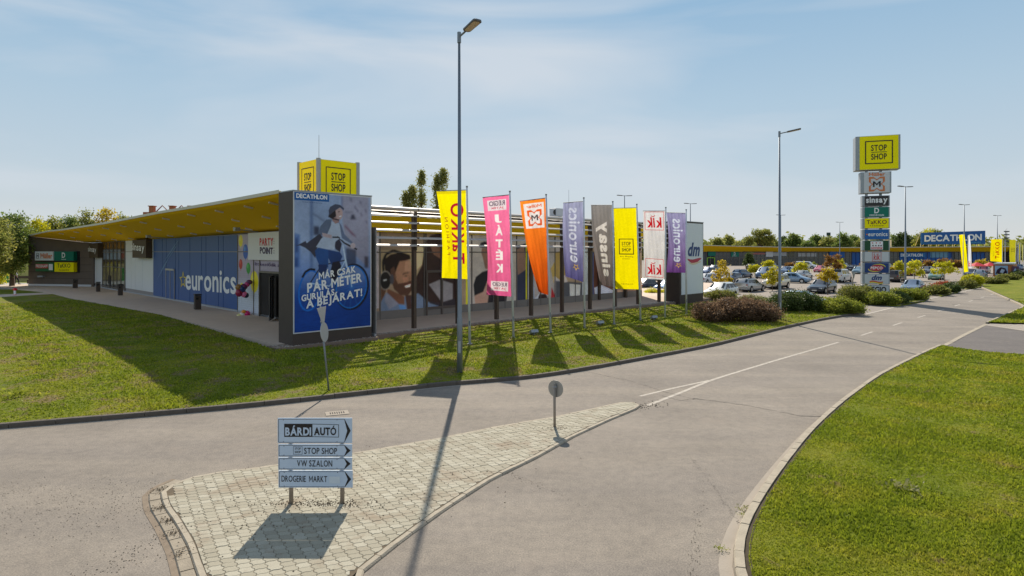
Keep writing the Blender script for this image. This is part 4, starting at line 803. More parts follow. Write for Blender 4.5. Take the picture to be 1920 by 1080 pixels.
def emblem(pl, a0, a1, z0, z1, off, parent, mirror=False, lw=.05):
    """the square framed two-line emblem"""
    mb = MB(); w_ = a1-a0; h_ = z1-z0; sg = 1
    for q in ((a0, z0, a1, z0+lw), (a0, z1-lw, a1, z1), (a0, z0+lw, a0+lw, z1-lw), (a1-lw, z0+lw, a1, z1-lw), (a0+w_*.22, z0+h_*.49, a1-w_*.22, z0+h_*.51+.012)): mb.poly([pl.at(q[0], q[1], off), pl.at(q[2], q[1], off), pl.at(q[2], q[3], off), pl.at(q[0], q[3], off)])
    flip = (pl.at(1, 0)[0]/pl.at(1, 0)[1]) < (pl.at(0, 0)[0]/pl.at(0, 0)[1])
    for s_, b_, t_ in (('STOP', .56, .82), ('SHOP', .18, .44)):
        v, t = tmesh(s_, .02, 1.05); u = v.copy(); u[:, 0] = 1-u[:, 0] if flip else u[:, 0]
        mb.add([pl.at(a0+w_*(.22+.56*x), z0+h_*(b_+(t_-b_)*y), off) for x, y in u], [tuple(q) for q in t])
    return mb.build('emblem', m_blk, parent)
PU2 = Plane((*Oc, 0), Ud); emblem(PU, .42, 2.02, ztop-2.12, ztop-.42, .075, fU, lw=.05); emblem(PW, .42, LW-.42, ztop-2.12, ztop-.42, .075, fW, lw=.05)
mast(598, 253, 34.2, 6.6, 'thin rod rising behind the yellow roof cube', .025)

# ------------------------------------------------------------------ the two poster pylons
PL, PT = 3.87, 1.39
def pylon(name, s0, label, z1):
    t = thing(name, label, 'advertising pylon', ST(s0, 0, .45)); c = [ST(s0, 0), ST(s0+PL, 0), ST(s0+PL, PT), ST(s0, PT)]
    MB().slab([p[:2] for p in c], .3, z1).build('body', m_dark, t, bevel=.02)
    pl = Plane(ST(s0, 0), Ud); MB_ = MB(); pbox(MB_, pl, -.01, z1-.02, PL+.01, z1+.03, -PT, .03).build('cap', m_grey, t); return t, pl
zp = H+(472-357)/F*O[1]
py, pp = pylon('poster_pylon', 0, 'dark pylon by the corner with a blue poster of a cyclist in a helmet', zp)
(a0, z0), (a1, z1) = pp.px(551.5, 624), pp.px(694, 369.5); z1 = pp.px(550, 359)[1]-.04; z0 = pp.px(552, 624)[1]
cv = Canvas(a0, z0, a1, z1, .022, (150, 165, 190)); k7 = 7.2
def A1(pts): return [pp.px(540+x/k7, 350+y/k7) for x, y in pts]
def A2(pts): return [pp.px(540+x/k7, 490+y/k7) for x, y in pts]
cv.grad(lambda X, Y: (4.9-Y)/2.4, (176, 184, 205), (36, 104, 178)); 
for pts, c, al in (([(300, 60), (345, 60), (345, 1100), (300, 1100)], (104, 124, 160), .8), ([(345, 60), (700, 60), (700, 1100), (345, 1100)], (150, 162, 186), .5), ([(725, 60), (1090, 140), (1090, 1100), (790, 800), (740, 500)], (176, 160, 168), .75), ([(80, 620), (170, 640), (170, 1080), (80, 1080)], (70, 112, 170), .7), ([(105, 680), (140, 690), (140, 880), (105, 880)], (44, 66, 110), .8), ([(100, 950), (140, 955), (140, 1080), (100, 1080)], (40, 70, 120), .8), ([(355, 525), (425, 535), (425, 650), (355, 650)], (60, 62, 84), .9), ([(345, 350), (520, 470), (515, 485), (345, 370)], (90, 96, 120), .8), ([(720, 130), (740, 130), (740, 330), (720, 330)], (110, 116, 150), .7), ([(780, 820), (920, 850), (920, 1060), (790, 1060)], (52, 58, 84), .8), ([(1030, 930), (1085, 940), (1085, 1090), (1030, 1090)], (48, 40, 60), .8), ([(760, 500), (900, 640), (930, 690), (860, 640), (770, 540)], (130, 70, 90), .8), ([(860, 370), (890, 370), (920, 440), (840, 440)], (60, 56, 76), .9), ([(770, 335), (880, 335), (880, 343), (770, 345)], (80, 76, 96), .8)): cv.poly(A1(pts), c, al)
for x, y in ((840, 150), (900, 260), (970, 190), (1040, 300), (980, 350), (1050, 450), (930, 300)): cv.line(A1([(x, y), (x+20, y+45)]), .06, (96, 84, 110), .8)
cv.blur(.05)
g_ = lambda c: tuple(int(v) for v in c)
low = cv.Y < pp.px(620, 548)[1]; kk = np.clip((pp.px(620, 520)[1]-cv.Y)/1.0, 0, 1)[..., None]; cv.a = cv.a*(1-kk*.85)+lin((8, 72, 148))*kk*.85
for k in range(26): x = rnd.uniform(60, 1000); y = rnd.uniform(660, 950); cv.line(A2([(x, y), (x+rnd.uniform(60, 160), y-rnd.uniform(0, 25))]), .03, (6, 46, 104), .35)
def wheel(cx, cy, rx, ry, rot, c, wd):
    pts = []
    for k in range(41): a = 2*pi*k/40; x, y = rx*cos(a), ry*sin(a); r_ = math.radians(rot); pts.append((cx+x*cos(r_)-y*sin(r_), cy+x*sin(r_)+y*cos(r_)))
    cv.line(A2(pts), wd, c)
    for k in range(0, 40, 3): cv.line(A2([(cx, cy), pts[k]]), .012, (70, 150, 215), .5)
wheel(295, 390, 142, 270, 8, (20, 120, 200), .075); wheel(860, 340, 215, 300, 10, (14, 26, 50), .10); wheel(850, 340, 200, 285, 10, (30, 130, 205), .06)
cv.line(A2([(195, 215), (235, 140), (300, 100), (370, 110)]), .09, (24, 22, 34)); cv.line(A2([(300, 290), (440, 70), (500, 40), (780, -20)]), .05, (30, 30, 46)); cv.line(A2([(300, 290), (560, 330), (700, 120), (775, -20)]), .05, (200, 215, 230)); cv.line(A2([(775, -40), (860, 340)]), .05, (190, 210, 230))
# flying jacket, legs, body, head
cv.poly(A1([(105, 800), (240, 730), (255, 760), (430, 630), (470, 680), (400, 800), (370, 960), (310, 880), (230, 820), (160, 790)]), (74, 70, 84))
cv.poly(A1([(365, 860), (410, 820), (545, 850), (545, 1090), (440, 1100), (380, 960)]), (48, 92, 146)); cv.poly(A1([(545, 850), (700, 880), (735, 940), (700, 1010), (600, 1080), (545, 960)]), (40, 76, 128)); cv.poly(A2([(410, 40), (530, 40), (525, 100), (470, 240), (420, 160)]), (34, 62, 108)); cv.poly(A2([(600, 10), (690, -10), (720, 60), (650, 230), (600, 300), (560, 190)]), (36, 34, 56)); cv.poly(A1([(620, 760), (690, 700), (725, 770), (700, 880), (640, 840)]), (62, 58, 74))
cv.poly(A1([(585, 470), (700, 500), (725, 620), (700, 700), (640, 730), (625, 850), (480, 830), (380, 810), (450, 700), (540, 600)]), (196, 198, 208)); cv.poly(A1([(440, 530), (520, 440), (590, 440), (580, 520), (530, 640), (470, 660), (415, 630)]), (112, 120, 138)); cv.poly(A1([(690, 480), (720, 520), (760, 640), (900, 780), (850, 790), (725, 690)]), (120, 128, 150)); cv.poly(A1([(460, 620), (590, 650), (590, 700), (470, 670)]), (206, 176, 172)); cv.line(A1([(600, 680), (680, 680), (760, 760), (930, 845)]), .07, (36, 32, 44)); cv.line(A1([(700, 690), (870, 790)]), .06, (180, 188, 205)); cv.ell(*A1([(875, 795)])[0], .13, .13, (210, 186, 184))
cv.line(A1([(740, 790), (770, 960), (790, 1090)]), .07, (214, 220, 230)); cv.poly(A1([(590, 420), (680, 400), (690, 480), (640, 500), (600, 460)]), (176, 138, 130)); cv.poly(A1([(640, 320), (700, 285), (735, 320), (738, 390), (715, 440), (670, 445), (640, 400)]), (206, 170, 160)); cv.poly(A1([(545, 400), (560, 330), (640, 320), (650, 400), (600, 430)]), (44, 34, 42)); cv.poly(A1([(548, 320), (570, 270), (640, 235), (700, 245), (755, 290), (752, 320), (700, 280), (640, 320), (600, 350), (555, 390)]), (84, 84, 100)); cv.line(A1([(690, 405), (720, 395)]), .035, (250, 240, 240)); cv.line(A1([(672, 340), (700, 336)]), .03, (50, 36, 40)); cv.line(A1([(545, 400), (600, 430), (690, 450)]), .05, (60, 44, 54))
cv.blur(.02); cv.photo(.16, 1.3, 8); cv.a = np.clip(cv.a**1.15*np.array([.86, 1.0, 1.16]), 0, 1)
fr = MB(); frame(fr, pp, 550, 358.8, 695.5, 625.6, 1.6, .02, 369.8, 613.5)
po = panel('poster', pp, cv, printed('print_gloss', .4), .025, py)
mb = MB(); pbox(mb, pp, a0-.05, z0-.05, a1+.05, z1+.05, 0, .02); mb.build('poster_frame', m_lgrey, py)
mb = MB(); mb.poly([pp.P(551.3, 374.5, .03), pp.P(616.5, 378.6, .03), pp.P(616.5, 364.3, .03), pp.P(551.3, 359.8, .03)]); mb.build('logo_field', M('logo_blue', (.0, .10, .36), .4), po)
mb = MB(); letter(mb, pp, 'DECATHLON', (554.8, 371.2), (612.8, 374.8), (554.8, 362.3), off=.036, bold=.05, space=.86); mb.build('poster_lettering', m_wht, po)
mb = MB(); letter(mb, pp, 'SPORT KÖZÖSSÉG', (566, 379.4), (603.5, 382.2), (566, 377.2), off=.034, space=1.5); mb.build('small_lettering', m_dblue, po)
mb = MB(); q = lambda x, y: (540+x/k7, 490+y/k7)
for s_, bl, br, tl in (('MÁR CSAK', (412, 246), (910, 148), (408, 130)), ('PÁR MÉTER', (255, 425), (995, 275), (250, 262)), ('GURULÁS', (178, 546), (622, 455), (174, 435)), ('A BEJÁRAT!', (240, 672), (997, 497), (240, 500))):
    letter(mb, pp, s_, q(*bl), q(*br), q(*tl), off=.036, bold=.035)
mb.build('poster_lettering', m_wht, po)
s2 = 32.1; py2, p2 = pylon('poster_pylon', s2, 'tall white advertising pylon with blue script letters at the far end of the colonnade', 6.95)
(a0, zt), (a1, zb) = p2.px(1276, 418.5), p2.px(1317, 559); mb = MB(); pbox(mb, p2, .22, 1.05, 3.72, 6.83, 0, .03); pn = mb.build('white_panel', m_white, py2)
mb = MB(); letter(mb, p2, 'dm', (1289, 480.5), (1311.5, 480.5), (1289, 454.5), off=.045, bold=.04, shear=.3); letter(mb, p2, 'ITT TALÁLJA MEG', (1291, 512), (1309, 511), (1291, 508)); letter(mb, p2, 'KÖZELÜNKBEN!', (1296, 518), (1315, 516.5), (1296, 514)); mb.build('blue_lettering', m_dblue, pn)
def wave(mb, pl, x0, x1, yf, w_, off):
    n = 12
    for k in range(n):
        xa, xb = x0+(x1-x0)*k/n, x0+(x1-x0)*(k+1)/n; ua, ub = k/n, (k+1)/n; mb.poly([pl.P(xa, yf(ua)+w_(ua), off), pl.P(xb, yf(ub)+w_(ub), off), pl.P(xb, yf(ub), off), pl.P(xa, yf(ua), off)])
    return mb
wave(MB(), p2, 1288.5, 1314, lambda u: 485+1.5*sin(u*5), lambda u: 2+6*sin(pi*u), .045).build('red_wave', M('pink_wave', (.50, .04, .08), .5), pn)
wave(MB(), p2, 1290, 1314, lambda u: 491.5+1.5*sin(u*5), lambda u: 1+2.5*sin(pi*u), .05).build('yellow_wave', M('sand_wave', (.75, .60, .42), .5), pn)
# ------------------------------------------------------------------ flags on poles
m_pole = M('flag_pole_white', (.62, .64, .68), .35, .1, var=.05); m_hdpe = M('pole_cap', (.25, .25, .26), .5)
m_flag = printed('flag_cloth', .8, .60, 1.0)
def flag(base, top, TL, BL, BR_y, art, label, col0, L_=1.5, zb=.3, nx=70, grp='tall banner flags on white poles along the lawn', droop_arm=True, top_r=None, res=.022, fold=.04, tw=None):
    B = G(base[0], base[1], zb); zt = H-(top[1]-HY)/F*B[1]; t = thing('banner_flag', label, 'flag', B, grp)
    Xt = (top[0]-CX)/F*B[1]
    MB().tube([(B[0], B[1], zb-.1), (B[0]+(Xt-B[0])*.5, B[1], (zb+zt)/2), (Xt, B[1], zt)], [.062, .052, .038], 12).build('pole', m_pole, t, smooth=True)
    mb = MB(); mb.cyl((Xt, B[1], zt), .05, .06, 10); mb.build('pole_cap', m_hdpe, t); mb = MB(); mb.cyl((B[0], B[1], zb-.02), .13, .05, 14); mb.build('base_plate', m_hdpe, t)
    mb = MB(); mb.box((B[0]+(Xt-B[0])*.12, B[1]-.055, zb+.95), (.03, .012, .22)); mb.build('sticker', m_dblue, t)
    def pole_x(z): return B[0]+(Xt-B[0])*(z-zb)/(zt-zb)
    def back(x, y, L2):      # the point that lies on the photo ray and L2 away from the pole, on the far side
        rx = (x-CX)/F; px_, py_ = pole_x(H-(y-HY)/F*B[1]), B[1]; a = rx*rx+1; b = -2*(rx*px_+py_); c = px_*px_+py_*py_-L2*L2; D = b*b-4*a*c
        d = -b/(2*a) if D < 0 else (-b+sqrt(D))/(2*a); return np.array([rx*d, d, H-(y-HY)/F*d])
    zTR = H-((top[1]+ (top_r or 6))-HY)/F*B[1]; zBR = H-(BR_y-HY)/F*B[1]
    TRp = np.array([pole_x(zTR)-.05, B[1], zTR]); BRp = np.array([pole_x(zBR)-.06, B[1], zBR]); TLp = back(*TL, L_); BLp = back(*BL, L_*.97)
    ny = int(abs(zTR-zBR)/res/1.0); nx = int(L_/res); u = np.linspace(0, 1, nx)[None, :, None]; v = np.linspace(0, 1, ny)[:, None, None]      # u: free edge 0 -> pole 1, v: bottom 0 -> top 1
    Lf = BLp*(1-v)+TLp*v; Rt = BRp*(1-v)+TRp*v
    Lf = Lf+np.array([0, 0, 0])+(np.sin(pi*v)*(.12 if tw is None else tw))*np.array([1, 0, 0]); P = Lf*(1-u)+Rt*u
    dh = (TRp-TLp)[:2]; dh /= np.linalg.norm(dh); nn = np.array([dh[1], -dh[0], 0]); sc = col0*1.7
    U_, V_ = u[..., 0], v[..., 0]; edge = np.sin(pi*np.clip(U_, 0, 1))
    fo = fold*(np.sin(U_*9+V_*4+sc)+.7*np.sin(U_*15-V_*6+sc*2)*(1-.6*V_))*(.25+.75*(1-V_)**.5)*np.clip(1.15-U_, 0, 1)*(U_*0+1)+fold*1.6*np.sin(U_*4+V_*7+sc)*edge*(1-V_*.8)
    fo = fo+fold*.22*np.sin(U_*34+V_*9+sc)*(1-U_*.5)+fold*.3*np.sin(U_*6-V_*26+sc*3)*(U_**2)
    P = P+fo[..., None]*nn
    cv = Canvas(0, 0, 1.5, 1.5*abs(zTR-zBR)/L_, .022, art[0]); art[1](cv, cv.x1, cv.y1); c = cv.out()
    iy = np.linspace(0, c.shape[0]-1, ny).round().astype(int); ix = np.linspace(0, c.shape[1]-1, nx).round().astype(int); c = c[iy][:, ix]
    g = grid('cloth', P, m_flag, t, c)
    A_, B_ = TRp+np.array([0, 0, .02]), TLp+np.array([0, 0, .02]); MB().tube([tuple(A_), tuple(B_)], .018, 6).build('top_arm', m_hdpe, t)
    return t
def shade_grad(cv, c1, p=1.0): cv.a *= 1; k = np.clip(1-cv.Y/cv.y1, 0, 1)[..., None]**p; cv.a = cv.a*(1-k)+lin(c1)*k
def a_takko(cv, w, h):
    cv.text('TaKKO', (w*.68, h*.22+1e-3), (w*.68, h*.82), (w*.40, h*.22), (170, 16, 40), .012) if False else None
    # mirrored: reads upwards, subtitle to the left
    cv.text('TaKKO', (w*.42, h*.17), (w*.42, h*.86), (w*.90, h*.17), (176, 20, 44), .024); cv.text('FASHION', (w*.18, h*.27), (w*.18, h*.70), (w*.30, h*.27), (150, 60, 30), .006, space=1.5)
    cv.poly([(0, h*.965), (w, h*.965), (w, h), (0, h)], (215, 200, 10))
def a_regio(cv, w, h):
    shade_grad(cv, (214, 92, 146), 1.6)
    for y0, y1 in ((.86, .965), (.05, .145)):
        cv.poly([(w*.16, h*y0), (w*.88, h*y0), (w*.88, h*y1), (w*.16, h*y1)], (226, 214, 222)); cv.text('REGIO', (w*.22, h*(y0+.045)), (w*.84, h*(y0+.045)), (w*.22, h*(y1-.01)), (104, 92, 110), .03, True); cv.text('JÁTÉK', (w*.26, h*(y0+.008)), (w*.78, h*(y0+.008)), (w*.26, h*(y0+.038)), (196, 40, 80), .02, True)
    for k, s in enumerate('JÁTÉK'): y = .735-k*.125; cv.text(s, (w*.40, h*y), (w*.68, h*y), (w*.40, h*(y+(.085 if s in 'JTK' else .105))), (240, 238, 242), .045, True)
def a_muller(cv, w, h):
    shade_grad(cv, (222, 82, 16), .9)
    cv.poly([(w*.10, h*.74), (w*.93, h*.70), (w*.93, h*.985), (w*.10, h*.955)][:0] or [(w*.12, h*.70), (w*.93, h*.70), (w*.93, h*.965), (w*.12, h*.965)], (232, 226, 222)); cv.text('Müller', (w*.22, h*.915), (w*.84, h*.915), (w*.22, h*.95), (224, 96, 30), .03, True)
    butterfly(cv, w*.53, h*.81, w*.30, h*.085, (226, 92, 22)); cv.text('M', (w*.38, h*.78), (w*.68, h*.78), (w*.38, h*.84), (74, 66, 70), .05, True)
def butterfly_pts(cx, cy, rx, ry):
    o = []
    for sx, sy in ((1, 1), (-1, 1), (-1, -1), (1, -1)):
        q = [(sx*.62, 0*sy), (sx*1.0, sy*.32), (sx*1.0, sy*1.0), (sx*.42, sy*1.0), (0, sy*.66)]
        if sx*sy < 0: q = q[::-1]
        o += q
    return [(cx+x*rx, cy+y*ry) for x, y in o]
def butterfly(cv, cx, cy, rx, ry, col): cv.poly(butterfly_pts(cx, cy, rx, ry), col); cv.poly(butterfly_pts(cx, cy, rx*.74, ry*.74), (232, 226, 222))
def a_euro(top, bot, b0_, b1_):
    def f(cv, w, h):
        cv.a[:] = lin(top); shade_grad(cv, bot, 1.1); cv.text('euronics', (w*.30, h*b0_), (w*.30, h*b1_), (w*.84, h*b0_), (214, 220, 238), .016)
        o = [(w*.60+w*.19*x, h*(b0_-.055)+h*.045*y) for x, y in star_pts(0, 0, 1, .42)]; i = [(w*.60+w*.12*x, h*(b0_-.055)+h*.028*y) for x, y in star_pts(0, 0, 1, .42)]; cv.poly(o, (226, 186, 60)); cv.poly(i, bot)
    return f
def a_sinsay(cv, w, h): shade_grad(cv, (104, 92, 94), 1.0); cv.text('sinsay', (w*.22, h*.12), (w*.22, h*.80), (w*.86, h*.12), (214, 208, 208), .038)
def a_stop(cv, w, h):
    cv.poly([(w*.20, h*.425), (w*.84, h*.425), (w*.84, h*.625), (w*.20, h*.625)], (30, 26, 20)); cv.poly([(w*.235, h*.436), (w*.805, h*.436), (w*.805, h*.614), (w*.235, h*.614)], (240, 222, 0))
    for s, y in (('STOP', .54), ('SHOP', .462)): cv.text(s, (w*.32, h*y), (w*.71, h*y), (w*.32, h*(y+.045)), (30, 26, 20), .02)
    cv.poly([(w*.32, h*.522), (w*.71, h*.522), (w*.71, h*.527), (w*.32, h*.527)], (30, 26, 20)); cv.text('Easy Shopping', (w*.24, h*.388), (w*.80, h*.388), (w*.24, h*.408), (60, 52, 20), .01); cv.line([(w*.32, h*.372), (w*.66, h*.372)], .02, (70, 60, 20)); cv.text('stop-shop.com', (w*.24, h*.055), (w*.78, h*.055), (w*.24, h*.072), (80, 70, 20), .01)
def a_kik(cv, w, h):
    for y in (.72, .03):
        cv.poly([(w*.08, h*y), (w*.95, h*y), (w*.95, h*(y+.27)), (w*.08, h*(y+.27))], (204, 70, 70)); cv.poly([(w*.105, h*(y+.008)), (w*.925, h*(y+.008)), (w*.925, h*(y+.262)), (w*.105, h*(y+.262))], (222, 220, 222)); cv.text('kik', (w*.18, h*(y+.04)), (w*.86, h*(y+.04)), (w*.18, h*(y+.19)), (196, 22, 34), .05, True, shear=.12); cv.line([(w*.36, h*(y+.21)), (w*.46, h*(y+.195)), (w*.56, h*(y+.215))], .05, (196, 22, 34))
flag((881, 645), (875.5, 351), (818, 359), (829, 521), 523.5, ((244, 232, 0), a_takko), 'bright yellow flag with mirrored red lettering beside the tall near lamp post', 1)
flag((963, 634), (956, 360), (905, 371), (912, 552.5), 556, ((244, 120, 168), a_regio), 'pink flag with mirrored white letters running down it', 2)
flag((1032.6, 624), (1024, 366), (975, 378), (1009, 547), 553, ((250, 140, 40), a_muller), 'orange flag with mirrored butterfly emblem in a white square', 3, tw=-.1)
flag((1096, 615.6), (1094.6, 372), (1056, 381), (1061.5, 518), 529, ((168, 172, 204), a_euro((170, 174, 206), (88, 84, 140), .22, .93)), 'pale violet-blue flag with a yellow star, next to the dark grey flag', 4, tw=-.1)
flag((1151.5, 608), (1149, 379), (1108, 385), (1126, 534), 538, ((138, 134, 134), a_sinsay), 'dark grey flag with mirrored white lettering', 5, tw=-.15)
flag((1201, 601), (1194, 384), (1150.5, 391), (1154, 541.5), 542.5, ((244, 228, 0), a_stop), 'yellow flag with black square emblem between the grey and the white flag', 6, fold=.02, tw=.02)
flag((1246.6, 596), (1248.4, 390), (1205.5, 396), (1207.5, 521.5), 525, ((214, 212, 214), a_kik), 'white flag with two mirrored red lettered squares', 7, fold=.025, tw=.02)
flag((1287, 590), (1286.6, 394), (1249.5, 399), (1250.5, 510.5), 511.5, ((150, 146, 190), a_euro((160, 156, 196), (104, 60, 128), .18, .90)), 'purple flag with a yellow star, last in the row beside the white pylon', 8)
# ground spotlights between the flag poles
for x, y, lb in ((1001, 628, 'second grey ground floodlight in the grass, right of the pink flag pole'), (1125, 610.5, 'grey ground floodlight in the grass between the violet and grey flag poles'), (1226, 600, 'grey ground floodlight between the yellow emblem flag and the white flag')):
    p = G(x, y, .28); t = thing('ground_floodlight', lb.replace('second grey', 'grey'), 'floodlight', p, 'ground floodlights under the flags'); MB().box((p[0], p[1], p[2]+.16), (.42, .26, .18), ax=Matrix.Rotation(.5, 3, 'Z')@Matrix.Rotation(-.5, 3, 'X')).build('housing', m_grey, t, bevel=.03); mb = MB(); mb.box((p[0], p[1], p[2]+.04), (.1, .1, .14)); mb.build('bracket', m_hdpe, t)

# ------------------------------------------------------------------ street lamps
m_galv = M('lamp_galvanised', (.22, .25, .28), .5, .5, var=.15, scale=3); m_lhead = M('lamp_head', (.13, .13, .135), .5, .3); m_lens = M('lamp_lens', (.55, .45, .34), .4)
def lamp_one(x, y, ytop, hx, hy, zb, label, w0=.115, az=None):
    B = G(x, y, zb); zt = H-(ytop-HY)/F*B[1]; t = thing('street_lamp', label, 'street lamp', B, 'single arm street lamps')
    MB().tube([(B[0], B[1], zb-.1), (B[0], B[1], zb+1.9), (B[0], B[1], zb+1.95), (B[0]-.02, B[1], zt)], [w0, w0*.92, w0*.80, w0*.42], 14).build('pole', m_galv, t, smooth=True)
    mb = MB(); mb.box((B[0], B[1]-w0*.93, zb+.9), (.09, .02, .42)); mb.build('service_door', m_grey, t)
    D = Vector((cos(az)*.985, sin(az)*.985, .17)).normalized(); S0 = Vector((B[0], B[1], zt-.12)); MB().cyl((B[0]-.02, B[1], zt-.35), .07, .38, 12).build('sleeve', m_galv, t); MB().tube([S0, S0+D*.42], .035, 8).build('arm', m_galv, t)
    sd_ = D.cross(Vector((0, 0, 1))).normalized(); up_ = sd_.cross(D).normalized(); ax = Matrix((D, sd_, up_)).transposed(); C_ = S0+D*(.42+.42)
    o = MB()
    pts = [(-.42, -.07), (-.36, -.15), (.36, -.17), (.42, -.11), (.42, .11), (.36, .17), (-.36, .15), (-.42, .07)]
    o.prism([tuple(C_+D*a+sd_*b+up_*.035) for a, b in pts], tuple(-up_*.07)); hd = o.build('lamp_head', m_lhead, t, bevel=.012); MB().prism([tuple(C_+D*a*.82+sd_*b*.8-up_*.036) for a, b in pts], tuple(-up_*.008)).build('lens', m_lens, hd)
    return t
lamp_one(862, 697, 62, 0, 0, .2, 'tall grey street lamp standing in the grass left of the flags, nearest to the road', .105, az=-.95)
lamp_one(1462, 599, 247, 0, 0, .13, 'grey street lamp between the brown and the dark green shrubs', .115, az=-.4)
def lamp_two(x, ytop, d, label, sp=34, zb=.0):
    X = (x-CX)/F*d; zt = H-(ytop-HY)/F*d; t = thing('street_lamp', label, 'street lamp', (X, d, zb), 'twin arm lamps of the car park')
    MB().tube([(X, d, zb), (X, d, zb+1.9), (X, d, zt)], [.125, .115, .05], 10).build('pole', m_galv, t, smooth=True); ang = .35
    for q in (-1, 1):
        D = Vector((cos(ang)*q, sin(ang)*q, .05)); a = Vector((X, d, zt-.05)); MB().tube([a, a+D*.35], .035, 6).build('arm', m_galv, t)
        sd_ = Vector((-D.y, D.x, 0)).normalized(); C_ = a+D*.35; pts = [(0, -.07), (.05, -.15), (.72, -.17), (.80, -.1), (.80, .1), (.72, .17), (.05, .15), (0, .07)]
        MB().prism([tuple(C_+D*u+sd_*v+Vector((0, 0, .04))) for u, v in pts], (0, 0, -.08)).build('lamp_head', m_lhead, t)
    return t
for a in ((1697.5, 349.5, 72, 'twin arm lamp directly right of the tall sign tower, the tallest looking one'), (1808, 383.5, 99, 'twin arm lamp rising behind the twisted yellow flag and the blue roof billboard'), (1870, 404, 130, 'twin arm lamp above the far yellow banner with red letters'), (1574.5, 416.5, 150, 'twin arm lamp between the slim green tower and the sign tower'), (1294.5, 381.5, 97, 'twin arm lamp seen above the white advertising pylon'), (1171, 366.5, 84, 'twin arm lamp seen above the louvres behind the grey flag'), (1464, 403, 128, 'far twin arm lamp hidden behind the pole of the nearer lamp')): lamp_two(*a)

# ------------------------------------------------------------------ road signs
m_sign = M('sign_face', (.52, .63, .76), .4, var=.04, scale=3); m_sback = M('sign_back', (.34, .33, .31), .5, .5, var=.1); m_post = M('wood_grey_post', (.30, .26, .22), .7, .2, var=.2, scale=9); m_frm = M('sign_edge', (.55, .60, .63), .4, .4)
ds = G(542, 940, .085); dd_ = ds[1]-.06; DS = Plane((0, dd_, 0), (1, .0)); t = thing('direction_sign', 'four stacked white direction boards with black arrows on two posts on the paved island', 'road sign', ((ds[0]+.45), ds[1], .085))
rows_ = [((520.5, 660), 784, 831), ((521.5, 660), 833, 856.5), ((521.5, 660), 858, 881), ((522, 661), 882.5, 914.5)]
BDS = []
for k, ((x0, x1), y0, y1) in enumerate(rows_):
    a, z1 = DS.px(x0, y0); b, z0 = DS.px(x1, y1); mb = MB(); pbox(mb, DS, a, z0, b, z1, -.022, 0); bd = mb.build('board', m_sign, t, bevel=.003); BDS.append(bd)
    mb = MB(); h_ = y1-y0; r_ = 1.3; xl, xr = x0+1.5, x1-14-(h_*.0); tipx = x1-2.5; yc = (y0+y1)/2
    O_ = [(xl+1, y0+1.5), (xr, y0+1.5), (tipx, yc), (xr, y1-1.5), (xl+1, y1-1.5), (xl, y1-2.5), (xl, y0+2.5)]; w_ = .75; xi = xr-.5
    I_ = [(xl+1+w_*.6, y0+1.5+w_), (xi, y0+1.5+w_), (xi+ (5.5 if k in (0, 3) else 4.5), yc), (xi, y1-1.5-w_), (xl+1+w_*.6, y1-1.5-w_), (xl+w_, y1-2.5-w_*.4), (xl+w_, y0+2.5+w_*.4)]
    for q in range(7): mb.poly([DS.P(*O_[q], .003), DS.P(*O_[(q+1) % 7], .003), DS.P(*I_[(q+1) % 7], .003), DS.P(*I_[q], .003)])
    mb.build('arrow_border', m_blk, bd); mb = MB()
    for bx_ in (x0+11, x1-28):
        for yy in (y0+3.4, y1-3.4): p = DS.P(bx_, yy, .002); mb.disc(p, DS.n, .006, .006, 8)
    mb.build('rivets', m_dark, bd)
mbk = MB(); f = lambda x, y, o=.004: DS.P(x, y, o)
pquad(mbk, DS, 533, 794.5, 585, 819, off=.004); frame(mbk, DS, 585, 794.5, 635.5, 819, .9, .004, y2=795.8, y3=820); mbk.build('logo_block', m_blk, BDS[0])
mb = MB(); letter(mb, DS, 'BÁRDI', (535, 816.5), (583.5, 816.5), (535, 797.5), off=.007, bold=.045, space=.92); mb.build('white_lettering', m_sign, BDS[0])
letter(MB(), DS, 'AUTÓ', (589, 816.2), (630.5, 816.2), (589, 798), off=.006, bold=.038, space=.92).build('black_lettering', m_blk, BDS[0])
letter(MB(), DS, 'STOP SHOP', (570.5, 851), (632, 851.5), (570.5, 839.3), off=.005, bold=.010, space=1.05).build('black_lettering', m_blk, BDS[1]); letter(MB(), DS, 'VW SZALON', (557, 874.5), (623, 875), (557, 862.6), off=.005, bold=.010, space=1.05).build('black_lettering', m_blk, BDS[2]); letter(MB(), DS, 'DROGERIE  MARKT', (528, 903), (613.5, 904), (528, 891.5), off=.005, bold=.008, space=1.05).build('black_lettering', m_blk, BDS[3])
mb = MB(); frame(mb, DS, 550, 836.7, 567, 852, .5, .005); letter(mb, DS, 'STOP', (553, 843), (564, 843), (553, 839), off=.005); letter(mb, DS, 'SHOP', (553, 849.5), (564, 849.5), (553, 845.3), off=.005); mb.build('emblem', m_blk, BDS[1])
mb = MB(); pquad(mb, DS, 617.5, 893, 637.5, 906); mb.build('faded_patch', M('patch', (.60, .68, .74), .5), BDS[3])
for x in (545.5, 641.5): p = G(x, 940.5, .085); MB().tube([(p[0], ds[1]+.0, .03), (p[0], ds[1]+.0, 1.52)], .038, 10).build('post', m_post, t, smooth=True)
